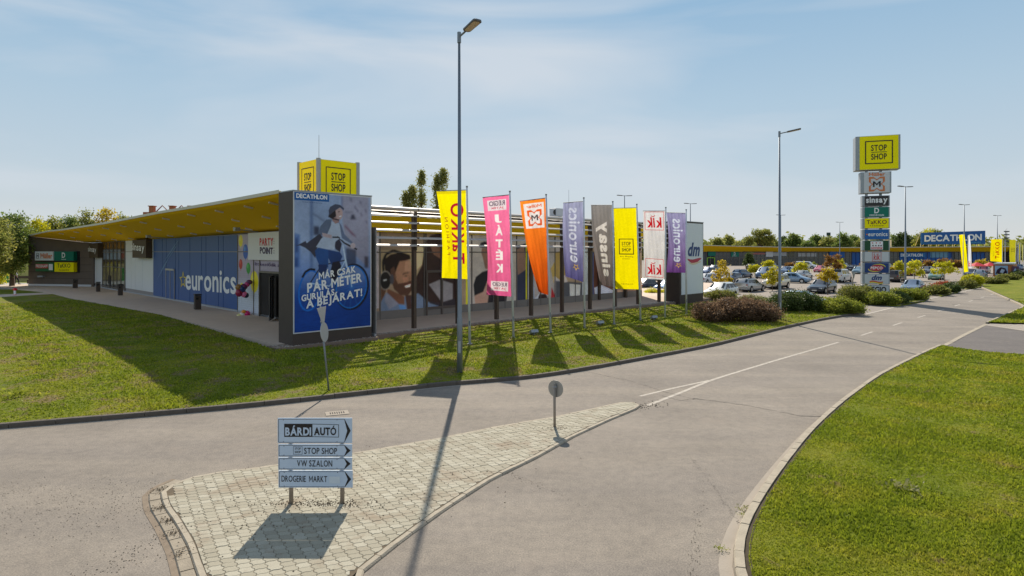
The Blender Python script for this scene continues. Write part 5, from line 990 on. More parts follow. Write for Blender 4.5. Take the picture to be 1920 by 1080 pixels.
# small keep-side disc seen from behind on its post
p = G(1040, 797.5, .085); t = thing('disc_sign', 'round grey back of a low traffic sign on a short post on the paved island', 'road sign', p); zt = H-(722-HY)/F*p[1]
MB().tube([(p[0], p[1], 0), (p[0]-.005, p[1], zt+.02)], .034, 10).build('post', m_post, t, smooth=True); cz = H-(729.5-HY)/F*p[1]
nr = (.55, .83, 0); MB().disc((p[0]+.03, p[1]+.05, cz), nr, .215, .012, 36).build('disc', m_sback, t); mb = MB(); mb.box((p[0]+.09, p[1]+.012, cz-.10), (.06, .004, .05), rz=-.58); mb.build('sticker', m_lgrey, t); mb = MB(); [mb.box((p[0], p[1], cz+q), (.10, .085, .02)) for q in (.06,)]; mb.build('clamp', m_grey, t)
# leaning give-way sign by the kerb, seen from its side
p = G(617, 733, .13); d = p[1]; tp = ((600-CX)/F*d, d, H-(573-HY)/F*d); t = thing('leaning_sign', 'leaning pole by the kerb with a triangle and a disc seen edge-on', 'road sign', p)
MB().tube([(p[0], p[1], .05), tp], .03, 10).build('post', m_galv, t, smooth=True)
def onp(y): k = (733-y)/(733-573); return Vector(p)*(1-k)+Vector(tp)*k
axp = (Vector(tp)-Vector(p)).normalized(); nr = Vector((-.995, .08, 0)); nr = (nr-axp*nr.dot(axp)).normalized(); si = axp.cross(nr).normalized(); c = onp(623); o = -nr*.05
MB().disc(c+o, nr, .31, .012, 36).build('disc', M('sign_alu', (.45, .48, .50), .45, .4), t)
c = onp(593); o_ = [c+o+axp*.28-si*.36, c+o+axp*.28+si*.36, c+o-axp*.36]; MB().prism([tuple(q) for q in o_], tuple(nr*.012)).build('triangle', M('sign_alu', (.45,)*3), t)
mb = MB(); [mb.disc(onp(y), axp, .045, .03, 10) for y in (580, 603, 613, 634)]; mb.build('clamps', m_grey, t)
# tilted bare post at the car park entrance
p = G(1594, 562, .14); d = p[1]; tp = ((1600.5-CX)/F*d, d, H-(515-HY)/F*d); t = thing('leaning_sign', 'tilted small sign post standing in the hedge left of the sign tower', 'road sign', p); MB().tube([p, tp], .05, 8).build('post', m_post, t); MB().prism([(tp[0]-.22, tp[1]-.04, tp[2]+.28), (tp[0]+.20, tp[1]+.06, tp[2]+.22), (tp[0]+.05, tp[1], tp[2]-.35)], (.0, .02, 0)).build('triangle', m_sback, t)

# ------------------------------------------------------------------ sign tower
dT = 56.5; Xt = (1643-CX)/F*dT; ang = -.06; TP = Plane((Xt, dT, 0), (cos(ang+.0), -.36)); tot = thing('sign_tower', 'tall sign tower of stacked shop sign boxes with a yellow box on top', 'sign tower', (Xt, dT+.4, .14))
MB().tube([(Xt-.6, dT+.55, 0), (Xt-.6, dT+.55, 12)], .12, 8).build('mast', m_grey, tot); MB().tube([(Xt+.6, dT+.35, 0), (Xt+.6, dT+.35, 12)], .12, 8).build('mast', m_grey, tot)
def tbox(name, x0, x1, y0, y1, mat, dep, fr_=.16, gap=.0):
    xm = (x0+x1)/2; a0, _ = TP.px(x0, 400); a1, _ = TP.px(x1, 400); zt = TP.px(xm, y0)[1]; zb = TP.px(xm, y1)[1]; mb = MB(); pbox(mb, TP, a0, zb, a1, zt, -dep, 0); s = mb.build(name, m_grey, tot, bevel=.02)
    mb = MB(); pbox(mb, TP, a0+fr_, zb+.04, a1-fr_*.5, zt-.04, 0, .03); f_ = mb.build('face', mat, s); return s, f_, a0+fr_, a1-fr_*.5, zb, zt
def tl(mb, s_, a0, z0, a1, z1, off=.045, bold=.02, space=1.0, shear=0.0):
    v, t_ = tmesh(s_, bold, space, shear); q = np.c_[a0+(a1-a0)*v[:, 0], z0+(z1-z0)*v[:, 1]]
    return mb.add([TP.at(a, z, off) for a, z in q], [tuple(i) for i in t_])
s, f_, a0, a1, zb, zt = tbox('sign_box', 1604, 1688.5, 254, 318, m_ybox, 1.3, .34); W_ = a1-a0; Hh = zt-zb; emblem(TP, a0+W_*.14, a1-W_*.14, zb+Hh*.17, zt-Hh*.15, .045, f_, lw=.09)
s, f_, a0, a1, zb, zt = tbox('sign_box', 1613.5, 1671.5, 322, 362, m_lgrey, 1.1, .28); W_ = a1-a0; Hh = zt-zb; cx_, cz_ = (a0+a1)/2, zb+Hh*.42
mb = MB(); tl(mb, 'Müller', cx_-W_*.31, zt-Hh*.20, cx_+W_*.31, zt-Hh*.04, bold=.05); o_ = butterfly_pts(cx_, cz_, W_*.31, Hh*.34); i_ = butterfly_pts(cx_, cz_, W_*.235, Hh*.26)
for k in range(len(o_)): mb.poly([TP.at(*o_[k], .045), TP.at(*o_[(k+1) % len(o_)], .045), TP.at(*i_[(k+1) % len(i_)], .045), TP.at(*i_[k], .045)])
mb.build('orange_emblem', m_orange, f_); mb = MB(); tl(mb, 'M', cx_-W_*.15, cz_-Hh*.13, cx_+W_*.15, cz_+Hh*.13, bold=.07); mb.build('lettering', m_blk, f_)
for k, (nm, mt, txt) in enumerate((('dark', M('tower_black', (.035, .03, .032), .4), 'sinsay'), ('green', m_green, 'D'), ('yellow', m_ybox, 'TaKKO'), ('blue', M('tower_blue', (.01, .12, .40), .4), 'euronics'), ('pet', M('tower_green', (.008, .07, .03), .4), ''), ('white', m_lgrey, 'kik'), ('navy', M('tower_navy', (.012, .05, .20), .4), 'PEPCO'), ('pale', m_lgrey, 'dm'), ('low', m_lgrey, 'REGIO'))):
    y0 = 366.8+20.95*k+(0 if k < 1 else 0); y1 = y0+19.6; s, f_, a0, a1, zb, zt = tbox('sign_box', 1616.8, 1668.5, y0, y1, mt, .9, .20); W_ = a1-a0; Hh = zt-zb; cx_, cz_ = (a0+a1)/2, (zb+zt)/2; mb = MB()
    R_ = lambda x0, z0, x1, z1, **k_: (a0+W_*x0, zb+Hh*z0, a0+W_*x1, zb+Hh*z1)
    if nm == 'dark': tl(mb, txt, *R_(.05, .15, .95, .85), bold=.045).build('lettering', m_wht, f_)
    elif nm == 'green': tl(mb, 'D', *R_(.40, .38, .60, .90), bold=.03); tl(mb, 'DEICHMANN', *R_(.20, .12, .80, .28), bold=.02); mb.build('lettering', m_wht, f_)
    elif nm == 'yellow': tl(mb, txt, *R_(.08, .42, .92, .80), bold=.01); tl(mb, 'FASHION', *R_(.22, .20, .78, .31), space=1.4); mb.build('lettering', M('maroon', (.13, .03, .02), .5), f_)
    elif nm == 'blue':
        tl(mb, txt, *R_(.14, .33, .95, .70), bold=.02).build('lettering', m_wht, f_); mb = MB(); q = [(a0+W_*.09+.10*x, cz_+.10*y) for x, y in star_pts(0, 0, 1, .45)]; mb.poly([TP.at(a, z, .045) for a, z in q]); mb.build('star', m_orange, f_)
    elif nm == 'pet': 
        x0, z0, x1, z1 = R_(.24, .12, .76, .90); mb.poly([TP.at(x0, z0, .04), TP.at(x1, z0, .04), TP.at(x1, z1, .04), TP.at(x0, z1, .04)]); pw = mb.build('white_field', m_wht, f_); mb = MB(); x0, z0, x1, z1 = R_(.27, .16, .73, .36); mb.poly([TP.at(x0, z0, .045), TP.at(x1, z0, .045), TP.at(x1, z1, .045), TP.at(x0, z1, .045)])
        for q in (.32, .48, .64): x0, z0, x1, z1 = R_(q-.02, .7, q+.03, .8); mb.poly([TP.at(x0, z0, .045), TP.at(x1, z0, .045), TP.at(x1, z1, .045), TP.at(x0, z1, .045)])
        mb.build('red_band', m_red, pw); mb = MB(); tl(mb, 'FRESSNAPF', *R_(.29, .20, .71, .32), off=.05, bold=.03).build('lettering', m_wht, pw); mb = MB()
        for q in (.30, .42, .54, .64): x0, z0, x1, z1 = R_(q, .44, q+.08, .52); mb.poly([TP.at(x0, z0, .045), TP.at(x1, z0, .045), TP.at(x1-.04, z1+.05, .045), TP.at(x0+.03, z1, .045)])
        mb.build('pet_marks', m_blk, pw)
    elif nm == 'white':
        tl(mb, txt, *R_(.37, .2, .63, .82), bold=.012, shear=.15); z0, z1 = zb+Hh*.06, zb+Hh*.94
        for q in ((.31, .69, z0, z0+.03), (.31, .69, z1-.03, z1), (.31, .325, z0, z1), (.675, .69, z0, z1)): mb.poly([TP.at(a0+W_*q[0], q[2], .045), TP.at(a0+W_*q[1], q[2], .045), TP.at(a0+W_*q[1], q[3], .045), TP.at(a0+W_*q[0], q[3], .045)])
        mb.build('lettering', m_red, f_)
    elif nm == 'navy':
        el_ = lambda rx, rz_, dx, dz, off, rot=.18: [TP.at(cx_+dx+rx*cos(q*pi/14)*cos(rot)-rz_*sin(q*pi/14)*sin(rot), cz_+dz+rx*cos(q*pi/14)*sin(rot)+rz_*sin(q*pi/14)*cos(rot), off) for q in range(28)]
        mb.poly(el_(W_*.37, Hh*.36, 0, 0, .040)); mb.build('yellow_swoosh', m_yprint, f_); mb = MB(); mb.poly(el_(W_*.36, Hh*.31, 0, 0, .043, .05)); mb.build('navy_gap', M('tower_navy', (0,)*3), f_); mb = MB(); mb.poly(el_(W_*.29, Hh*.27, 0, 0, .047, .06)); mb.build('red_oval', m_red, f_)
        mb = MB(); tl(mb, txt, *R_(.24, .36, .74, .63), off=.055, bold=.05, shear=.1).build('lettering', m_wht, f_)
    elif nm == 'pale':
        tl(mb, txt, *R_(.28, .40, .72, .90), bold=.05, shear=.3).build('lettering', m_dblue, f_)
        for mt2, z_, nmw in ((m_red, .30, 'red_wave'), (m_yprint, .20, 'yellow_wave')):
            mb = MB()
            for q in range(10): u0, u1 = q/10, (q+1)/10; g_ = lambda u: (a0+W_*(.20+.56*u), zb+Hh*(z_+.05*sin(u*6))); (xa, za), (xb, zc) = g_(u0), g_(u1); mb.poly([TP.at(xa, za-.09, .045), TP.at(xb, zc-.09, .045), TP.at(xb, zc, .045), TP.at(xa, za, .045)])
            mb.build(nmw, mt2, f_)
    else: tl(mb, txt, *R_(.10, .30, .90, .85), bold=.05).build('lettering', m_blk, f_)

# ------------------------------------------------------------------ small things near the building
def litter_bin(x, y, hpx, wpx, lb):
    p = G(x, y, .5); h_ = hpx/F*p[1]; w_ = wpx/F*p[1]*.8; t = thing('litter_bin', lb, 'litter bin', p, 'dark litter bins along the shop front'); MB().box((p[0], p[1], .5+h_*.46), (w_, w_*.8, h_*.84), rz=pi/4).build('body', m_dark, t, bevel=.02); MB().box((p[0], p[1], .5+h_*.95), (w_*1.1, w_*.9, h_*.1), rz=pi/4).build('lid', M('bin_lid', (.03,)*3, .4), t, bevel=.02); MB().box((p[0]+w_*.2, p[1]-w_*.48, .5+h_*.72), (w_*.4, .02, h_*.12), rz=pi/4).build('slot', M('slot_dark', (.01,)*3), t)
litter_bin(370.3, 581, 30, 13.5, 'dark litter bin in front of the blue front with white letters'); litter_bin(225.5, 554.5, 22, 9.5, 'dark litter bin in front of the glazed bay'); litter_bin(184, 547.5, 19, 8, 'dark litter bin before the farther white shop front'); litter_bin(141, 540.5, 16.5, 9.5, 'dark litter bin by the end wall under the yellow sign')
p = G(28, 552.5, .48); t = thing('fire_hydrant', 'red fire hydrant with white shaft on the lawn strip at far left', 'hydrant', p); k_ = p[1]/F; MB().cyl((p[0], p[1], .45), 1.8*k_, 9*k_, 12).build('shaft', m_wht, t); mb = MB(); mb.cyl((p[0], p[1], .45+8.5*k_), 2.6*k_, 3*k_, 12); mb.sphere((p[0], p[1], .45+12*k_), 2.6*k_, 10, 6, .6); mb.tube([(p[0]-4.2*k_, p[1], .45+10.5*k_), (p[0]+4.2*k_, p[1], .45+10.5*k_)], 1.1*k_, 8); mb.cyl((p[0], p[1], .4), 2.4*k_, 2*k_, 12); mb.build('red_head', m_red, t)
# balloons by the party shop
def balloons(x, y, lst, lb, nm):
    p = Vector(PA.P(x, y, .5)); t = thing(nm, lb, 'balloons', (p[0], p[1], p[2]-.3), 'balloon clusters of the party shop')
    for dx, dz, r, c, sq in lst: MB().sphere((p[0]+dx*.7, p[1]-.15+dx*.5, p[2]+dz), r, 12, 8, sq).build('balloon', M('balloon_%d_%d_%d' % c, c, .25, var=.02, coat=.3), t, smooth=True)
    return t
balloons(474, 541, [(-.35, .12, .2, (150, 110, 60), 1), (-.12, .02, .24, (30, 60, 110), 1.1), (-.32, -.22, .22, (150, 30, 70), 1.2), (.02, -.33, .2, (235, 120, 170), 1), (.02, .15, .22, (100, 30, 90), .9), (.22, .28, .17, (190, 60, 130), 1), (.38, .42, .2, (90, 40, 90), .8), (.15, -.40, .18, (40, 40, 60), 1)], 'hanging cluster of dark and pink balloons beside the open shop door', 'balloon_cluster')
balloons(474, 591, [(-.28, .0, .2, (225, 220, 150), .9), (-.1, .08, .2, (230, 225, 215), .9), (.1, -.02, .22, (235, 60, 140), .9), (.22, .14, .2, (220, 40, 110), 1), (.0, .26, .16, (235, 150, 40), .8)], 'low heap of pink and cream balloons on the pavement before the shop door', 'balloon_cluster')

# ------------------------------------------------------------------ far building across the car park
fz = lambda y, d: H-(y-HY)/F*d
DF = 205.0; FB = Plane((66, DF, 0), (1, 0.02)); fb = thing('retail_building', 'long far shop building with a yellow roof edge across the car park', 'building', (110, DF, 0))
xw = lambda x: FB.px(x, 480)[0]
mb = MB(); pbox(mb, FB, xw(1250), 0, xw(1893), fz(470, DF), -30, 0); mb.build('wall', M('far_wall', (.10, .105, .11), .5), fb)
pr = [(1250, 459.5), (1324, 460.5), (1390, 462.4), (1480, 464), (1616, 464.5), (1720, 463.5), (1893, 462.5)]; mb = MB()
for (xa, ya), (xb, yb) in zip(pr[:-1], pr[1:]):
    A_, B_ = xw(xa), xw(xb); ht = 7.6; za, zb = fz(ya, DF-3), fz(yb, DF-3); za2, zb2 = fz(471.5, DF-3), fz(472, DF-3)
    mb.add([FB.at(A_, za2, 1.0), FB.at(B_, zb2, 1.0), FB.at(B_, zb, 3.4), FB.at(A_, za, 3.4), FB.at(B_, zb+.05, -28), FB.at(A_, za+.05, -28)], [(0, 1, 2, 3), (3, 2, 4, 5)])
mb.build('yellow_canopy', m_yel, fb); mb = MB()
for (xa, ya), (xb, yb) in zip(pr[:-1], pr[1:]): A_, B_ = xw(xa), xw(xb); mb.add([FB.at(A_, fz(ya, DF-3)-.05, 3.45), FB.at(B_, fz(yb, DF-3)-.05, 3.45), FB.at(B_, fz(yb, DF-3)+.18, 3.45), FB.at(A_, fz(ya, DF-3)+.18, 3.45)], [(0, 1, 2, 3)])
mb.build('edge_trim', M('pale_trim', (.5,)*3), fb)
def fq(x0, x1, y0, y1, mat, nm, off=.08, th=.08):
    mb = MB(); pbox(mb, FB, xw(x0), max(.05, fz(y1, DF)), xw(x1), fz(y0, DF), 0, off); return mb.build(nm, mat, fb)
m_fg = M('far_glass', (.055, .065, .075), .12, spec=.8); m_fb2 = M('far_blue', (.01, .10, .36), .4); m_fg2 = M('far_dark', (.02, .02, .022), .4); m_fgw = M('far_pale', (.42, .43, .44), .5)
x = 1328
segs = [(1324, 1341, 'g'), (1341, 1370, 'n'), (1370, 1386, 'd'), (1386, 1404, 'n'), (1404, 1452, 'p'), (1452, 1480, 'n'), (1480, 1512, 'n'), (1512, 1556, 'n'), (1556, 1596, 'n'), (1597, 1668, 'b'), (1668, 1686, 'n'), (1686, 1785, 'b'), (1790, 1822, 'n'), (1823, 1846, 'b'), (1847, 1868, 'n'), (1869, 1884, 'n')]
for x0, x1, c in segs:
    w_ = fq(x0, x1, 473.2, 497, {'g': m_fg2, 'n': m_fg, 'd': m_fg, 'p': m_fg, 'b': m_fb2}[c], 'shop_window' if c in 'ndp' else 'coloured_front'); mb = MB()
    k = x0
    while k < x1: a = xw(k); pbox(mb, FB, a-.10, 0, a+.10, fz(473.2, DF), .081, .2); k += 7.5
    if c != 'b': pbox(mb, FB, xw(x0), fz(483.5, DF)-.08, xw(x1), fz(483.5, DF)+.08, .081, .19)
    mb.build('window_frame', m_frame if c != 'b' else m_dblue, w_)
fq(1370, 1384.5, 471.5, 481.5, m_green, 'teal_sign', .5); fq(1327, 1341, 471, 480, m_green, 'green_sign', .5); fq(1435, 1448, 472, 481.5, m_lgrey, 'white_sign', .5); fq(1554, 1582, 472, 483, m_fb2, 'blue_sign', .5); fq(1404, 1434, 474, 477, M('salmon', (.42, .16, .15), .6), 'salmon_band', .3); fq(1448, 1474, 473, 480, m_fgw, 'pale_blind', .3); fq(1496, 1530, 474.5, 481, m_fgw, 'pale_blind', .2); fq(1744, 1777, 472.5, 483, M('far_sky_blue', (.16, .34, .48), .3), 'pale_blue_panel', .2)
gd = MB(); [pbox(gd, FB, xw(a), fz(b, DF), xw(c), fz(d_, DF), .2, .35) for a, b, c, d_ in ((1325, 499, 1326.5, 482.5), (1338.5, 499, 1340, 482.5), (1325, 484, 1340, 482.5))]; gd.build('green_door_frame', M('lime', (.25, .50, .03), .4), fb)
FQ = Plane(FB.at(0, 0, .55), FB.d); mb = MB(); letter(mb, FQ, 'D', (1376, 478.5), (1379, 478.5), (1376, 473)); letter(mb, FQ, 'DEICHMANN', (1373.5, 480.6), (1381, 480.6), (1373.5, 479.4)); mb.build('lettering', m_wht, fb)
fq(1686, 1733, 474, 482.5, M('far_blue2', (.015, .16, .42), .4), 'blue_sign', .4); FQ = Plane(FB.at(0, 0, .45), FB.d); mb = MB(); letter(mb, FQ, 'DECATHLON', (1689, 481), (1730, 481), (1689, 475.5), bold=.05, space=.88); mb.build('lettering', m_wht, fb)
mb = MB(); pbox(mb, FB, xw(1884), 0, xw(1893.5), fz(466, DF), .0, 4); mb.build('end_wall', m_dark, fb)
# roof billboard
BD = 200.0; BP = Plane(((1727-CX)/F*208, 208, 0), (1, -.11)); bb = thing('roof_billboard', 'wide blue billboard with white capital letters on the far roof', 'billboard', BP.at(10, 6.9, 0))
a0, za = BP.px(1727.5, 437); _, za2 = BP.px(1727.5, 457.5); a1, zb = BP.px(1847.5, 432.5); _, zb2 = BP.px(1847.5, 457.5); za = zb; za2 = zb2
mb = MB(); mb.prism([BP.at(a0, BP.px(1727.5, 458.5)[1], 0), BP.at(a1, zb2, 0), BP.at(a1, zb, 0), BP.at(a0, BP.px(1727.5, 436.5)[1], 0)], (-BP.n[0]*.5, -BP.n[1]*.5, 0)); bd = mb.build('panel', m_fb2, bb)
mb = MB(); letter(mb, BP, 'DECATHLON', (1733, 453.3), (1840.5, 450.8), (1733, 441), off=.1, bold=.055, space=.86); letter(mb, BP, '', (0, 0), (1, 0), (0, 1)) if False else None; mb.build('lettering', m_wht, bd); mb = MB(); letter(mb, BP, 'SPORTÁRUHÁZ', (1814, 456), (1839, 455.4), (1814, 453.6), off=.1, bold=.02); mb.build('small_lettering', M('light_blue_print', (.1, .42, .7), .5), bd)
mb = MB()
for k in range(9): a = a0+(a1-a0)*k/8; mb.tube([BP.at(a, 6.2, -.4), BP.at(a, zb2+.1, -.4)], .12, 5); mb.tube([BP.at(a, zb-.3, -.4), BP.at(a, 6.4, -4)], .08, 5)
mb.build('support_frame', m_lgrey, bb)
mb = MB(); [mb.box(FB.at(xw(a), 7.3, -6), (w_, 3, h_)) for a, w_, h_ in ((1685, 1.0, 2.6),)]; own(mb, 'roof_vent', m_lgrey, 'pale box vent on the far roof left of the blue billboard', 'vent')
# flags, kiosk and parasol at the far right
def simple_flag(px, yt, yb, quad, art, label, zb=.14, grp='far flags beside the road'):
    B = G(px, yb, zb); d = B[1]; t = thing('banner_flag', label, 'flag', B, grp); MB().tube([(B[0], d, 0), (B[0], d, fz(yt, d))], [.07, .045], 8).build('pole', m_pole, t)
    q = [np.array([(x-CX)/F*(d+o_), d+o_, H-(y-HY)/F*(d+o_)]) for x, y, o_ in quad]; n1, n2 = 26, 60; u = np.linspace(0, 1, n1)[None, :, None]; v = np.linspace(0, 1, n2)[:, None, None]    # quad: BL BR TR TL
    P = (q[0]*(1-u)+q[1]*u)*(1-v)+(q[3]*(1-u)+q[2]*u)*v; P = P+np.array([.0, .10, 0])*(np.sin(u*7+v*5)*(1-v*.6)); cv = Canvas(0, 0, 1.5, 4.5, .05, art[0]); art[1](cv, 1.5, 4.5); c = cv.out(); c = c[np.linspace(0, c.shape[0]-1, n2).astype(int)][:, np.linspace(0, c.shape[1]-1, n1).astype(int)]
    grid('cloth', P, m_flag, t, c); return t
nul = lambda cv, w, h: None
simple_flag(1806, 439, 526, [(1807, 511, .2), (1816.5, 509, 1.2), (1807.8, 439.5, .3), (1797.5, 440.5, .1)], ((240, 226, 0), nul), 'narrow twisted yellow flag in front of the blue billboard')
def a_kik2(cv, w, h): cv.text('kik', (w*.15, h*.05), (w*.9, h*.05), (w*.15, h*.22), (200, 30, 40), .05)
simple_flag(1815, 441, 519, [(1815.8, 503, .1), (1823.5, 503, 1.0), (1818, 441.5, .3), (1815.4, 441, .1)], ((214, 216, 224), a_kik2), 'slim white flag with red lettering near its foot')
def a_tak(cv, w, h): cv.text('TaKKO', (w*.74, h*.16), (w*.74, h*.86), (w*.40, h*.16), (180, 40, 20), .012); cv.text('FASHION', (w*.32, h*.24), (w*.32, h*.76), (w*.22, h*.24), (200, 190, 20), .0)
simple_flag(1879.5, 447, 516.5, [(1857, 489.5, 1.2), (1879, 491.5, .05), (1880, 448.5, .05), (1857.6, 448.8, 1.2)], ((244, 224, 0), lambda cv, w, h: (cv.text('TaKKO', (w*.76, h*.14), (w*.76, h*.86), (w*.36, h*.14), (176, 60, 10), .02), cv.text('FASHION', (w*.30, h*.24), (w*.30, h*.76), (w*.2, h*.24), (190, 170, 20), .0))), 'yellow banner with red sideways letters above the small kiosk')
def post_only(x, yt, yb, lb, r=.07, g_='bare white poles beside the road'): B = G(x, yb, .14); o = own(MB().tube([(B[0], B[1], 0), (B[0], B[1], fz(yt, B[1]))], [r, r*.6], 8), 'flag_pole', m_pole, lb, 'pole', g_)
post_only(1884.5, 449, 514.5, 'bare white pole just right of the yellow banner above the kiosk')
simple_flag(1905, 454, 506, [(1893.5, 491.5, 3), (1904.5, 491.5, .1), (1904.5, 449.5, .1), (1892.5, 449.5, 3)], ((240, 226, 0), a_stop), 'yellow flag with black emblem hanging beyond the kiosk')
for x, yt, yb, c, lb in ((1909.5, 455, 503, (150, 160, 190), 'blue grey flag behind the yellow emblem flag'), (1913, 458, 501, (230, 215, 40), 'small yellow flag near the right edge of the view'), (1918.5, 459, 499, (236, 226, 120), 'pale yellow flag at the right edge of the view')): simple_flag(x, yt, yb, [(x-1.5, 491, .3), (x-.2, 491, .1), (x-.2, yt+.5, .1), (x-2.5 if x > 1910 else x-1.2, yt+.5, 1)], (c, nul), lb)
kp = G(1893, 518, .05); kd = kp[1]; kiosk = thing('kiosk', 'small orange brown kiosk with dark posters at the roadside', 'kiosk', (kp[0], kd, 0)); KX = lambda x, d=kd: (x-CX)/F*d
MB().slab([(KX(1862), kd), (KX(1895), kd-.5), (KX(1907, kd+5), kd+5), (KX(1876, kd+5.5), kd+5.5)], 0, fz(495.5, kd)).build('wall', M('kiosk_wall', (.45, .16, .07), .6), kiosk); MB().slab([(KX(1860), kd-.4), (KX(1896), kd-.9), (KX(1908, kd+5), kd+5.3), (KX(1875, kd+5.5), kd+5.9)], fz(495.4, kd), fz(493, kd)).build('roof', m_lgrey, kiosk)
KP = Plane((KX(1862), kd-.1, 0), (KX(1895)-KX(1862), -.5)); cv = Canvas(.2, .3, 2.3, fz(498, kd), .05, (150, 180, 215)); cv.poly([(.3, .5), (.6, 1.3), (1.2, 1.7), (1.9, 1.5), (2.2, .9), (2.1, .5)], (44, 24, 50)); cv.poly([(1.0, .8), (1.3, 1.4), (1.8, 1.2), (1.5, .6)], (190, 200, 220)); panel('poster', KP, cv, printed('print_gloss', .4), .05, kiosk)
cv = Canvas(3.0, .5, 4.1, fz(499, kd), .05, (90, 60, 90)); cv.poly([(3.1, .6), (3.5, 1.6), (4.0, .7)], (150, 170, 200)); panel('poster', KP, cv, printed('print_gloss', .4), .05, kiosk)
def parasol(x, y, d, rpx, lb, c):
    X = KX(x, d); z = fz(y, d); r = rpx/F*d; t = thing('parasol', lb, 'parasol', (X, d, 0), 'red parasols outside the far shops'); mb = MB(); n = 10
    mb.add([(X, d, z)]+[(X+r*cos(2*pi*k/n), d+r*sin(2*pi*k/n), z-.75) for k in range(n)], [(0, 1+k, 1+(k+1) % n) for k in range(n)]); mb.build('canopy', c, t); MB().tube([(X, d, 0), (X, d, z)], .03, 6).build('pole', m_grey, t)
parasol(1832, 491.5, 118, 16, 'red parasol left of the yellow leaved tree before the far shops', m_red); parasol(1856, 491.5, 122, 14, 'red parasol between the yellow leaved tree and the kiosk', m_red)
# towers on the skyline
t = thing('lattice_tower', 'slim green and white telecom tower above the trees', 'tower', (KX(1553.5, 380), 380, 0)); MB().tube([(KX(1553.5, 380), 380, 0), (KX(1553.5, 380), 380, fz(442, 380))], .7, 8).build('shaft', M('tower_shaft', (.50, .56, .56), .6), t); MB().tube([(KX(1553.5, 380), 380, fz(442, 380)), (KX(1553.5, 380), 380, fz(436, 380))], 1.2, 8).build('head', M('tower_head', (.04, .07, .06), .6), t)
t = thing('lattice_tower', 'dark steel lattice mast rising behind the far building at right', 'tower', (KX(1886.5, 300), 300, 0)); mb = MB()
for q in (-1, 1): mb.tube([(KX(1886.5+q*1.7, 300), 300, 0), (KX(1886.5+q*1.3, 300), 300, fz(434, 300))], .12, 4)
for k in range(14): z0 = k*1.1+.5; mb.tube([(KX(1885, 300), 300, z0), (KX(1888, 300), 300, z0+1.1)], .07, 4)
for y in (434, 440, 446, 452): mb.box((KX(1887.5, 300), 300, fz(y, 300)), (2.2, .8, .5))
mb.build('lattice', M('mast_steel', (.08, .09, .09), .6), t)
#@@
# ------------------------------------------------------------------ cars
m_tyre = M('tyre', (.018, .018, .018), .8); m_rim = M('rim', (.45, .46, .47), .3, .8); m_cg = M('car_glass', (.02, .032, .038), .08, spec=.45); m_trim = M('car_trim', (.025, .025, .027), .5)
m_head = M('headlight_glass', (.65, .68, .70), .1, spec=.8, coat=.5); m_tail = M('tail_glass', (.35, .015, .012), .2, coat=.5); m_plate = M('number_plate', (.7, .7, .68), .5); m_under = M('underbody', (.01, .01, .01), .8)
# stations: (x, sill, belt, top, half width belt, half width top) from the nose; type -> list, plus indices of screen/roof/tail
KIND = {
 'sedan': (4.5, .86, [(0, .30, .52, .54, .62, .50), (.12, .22, .64, .68, .80, .66), (.9, .20, .80, .86, .86, .74), (1.35, .20, .86, .93, .87, .76), (2.05, .20, .90, 1.42, .87, .60), (3.0, .20, .92, 1.44, .87, .60), (3.75, .22, .94, 1.00, .86, .72), (4.35, .26, .90, .97, .82, .70), (4.5, .34, .62, .66, .74, .62)], 3, 4, 5, 6),
 'hatch': (4.0, .85, [(0, .30, .55, .57, .62, .50), (.12, .22, .68, .72, .80, .66), (.8, .20, .84, .90, .85, .74), (1.15, .20, .90, .98, .86, .76), (1.85, .20, .94, 1.47, .86, .62), (3.2, .20, .97, 1.48, .86, .62), (3.85, .24, 1.0, 1.10, .84, .72), (3.97, .28, .9, .98, .80, .70), (4.0, .34, .62, .66, .76, .66)], 3, 4, 5, 6),
 'estate': (4.6, .87, [(0, .30, .54, .56, .62, .50), (.12, .22, .66, .70, .80, .66), (.9, .20, .82, .88, .86, .74), (1.35, .20, .88, .95, .87, .76), (2.05, .20, .92, 1.44, .87, .62), (4.1, .20, .95, 1.46, .87, .64), (4.5, .24, .97, 1.06, .86, .74), (4.57, .28, .9, .96, .82, .72), (4.6, .34, .62, .66, .78, .68)], 3, 4, 5, 6),
 'suv': (4.6, .92, [(0, .38, .70, .72, .66, .56), (.1, .34, .92, .96, .84, .74), (.9, .32, 1.02, 1.08, .91, .80), (1.35, .32, 1.05, 1.12, .92, .82), (1.85, .32, 1.08, 1.72, .92, .70), (4.1, .32, 1.10, 1.74, .92, .70), (4.48, .34, 1.12, 1.25, .91, .80), (4.57, .38, 1.0, 1.08, .88, .80), (4.6, .44, .72, .76, .82, .74)], 3, 4, 5, 6),
 'van': (5.0, .96, [(0, .34, .70, .72, .70, .58), (.1, .26, .92, .96, .88, .76), (.65, .24, 1.08, 1.14, .95, .84), (.95, .24, 1.14, 1.22, .96, .86), (1.75, .24, 1.18, 1.92, .96, .78), (4.85, .24, 1.20, 1.95, .96, .80), (4.95, .26, 1.20, 1.50, .95, .84), (4.98, .30, 1.1, 1.2, .94, .86), (5.0, .36, .8, .9, .90, .84)], 3, 4, 5, 6)}
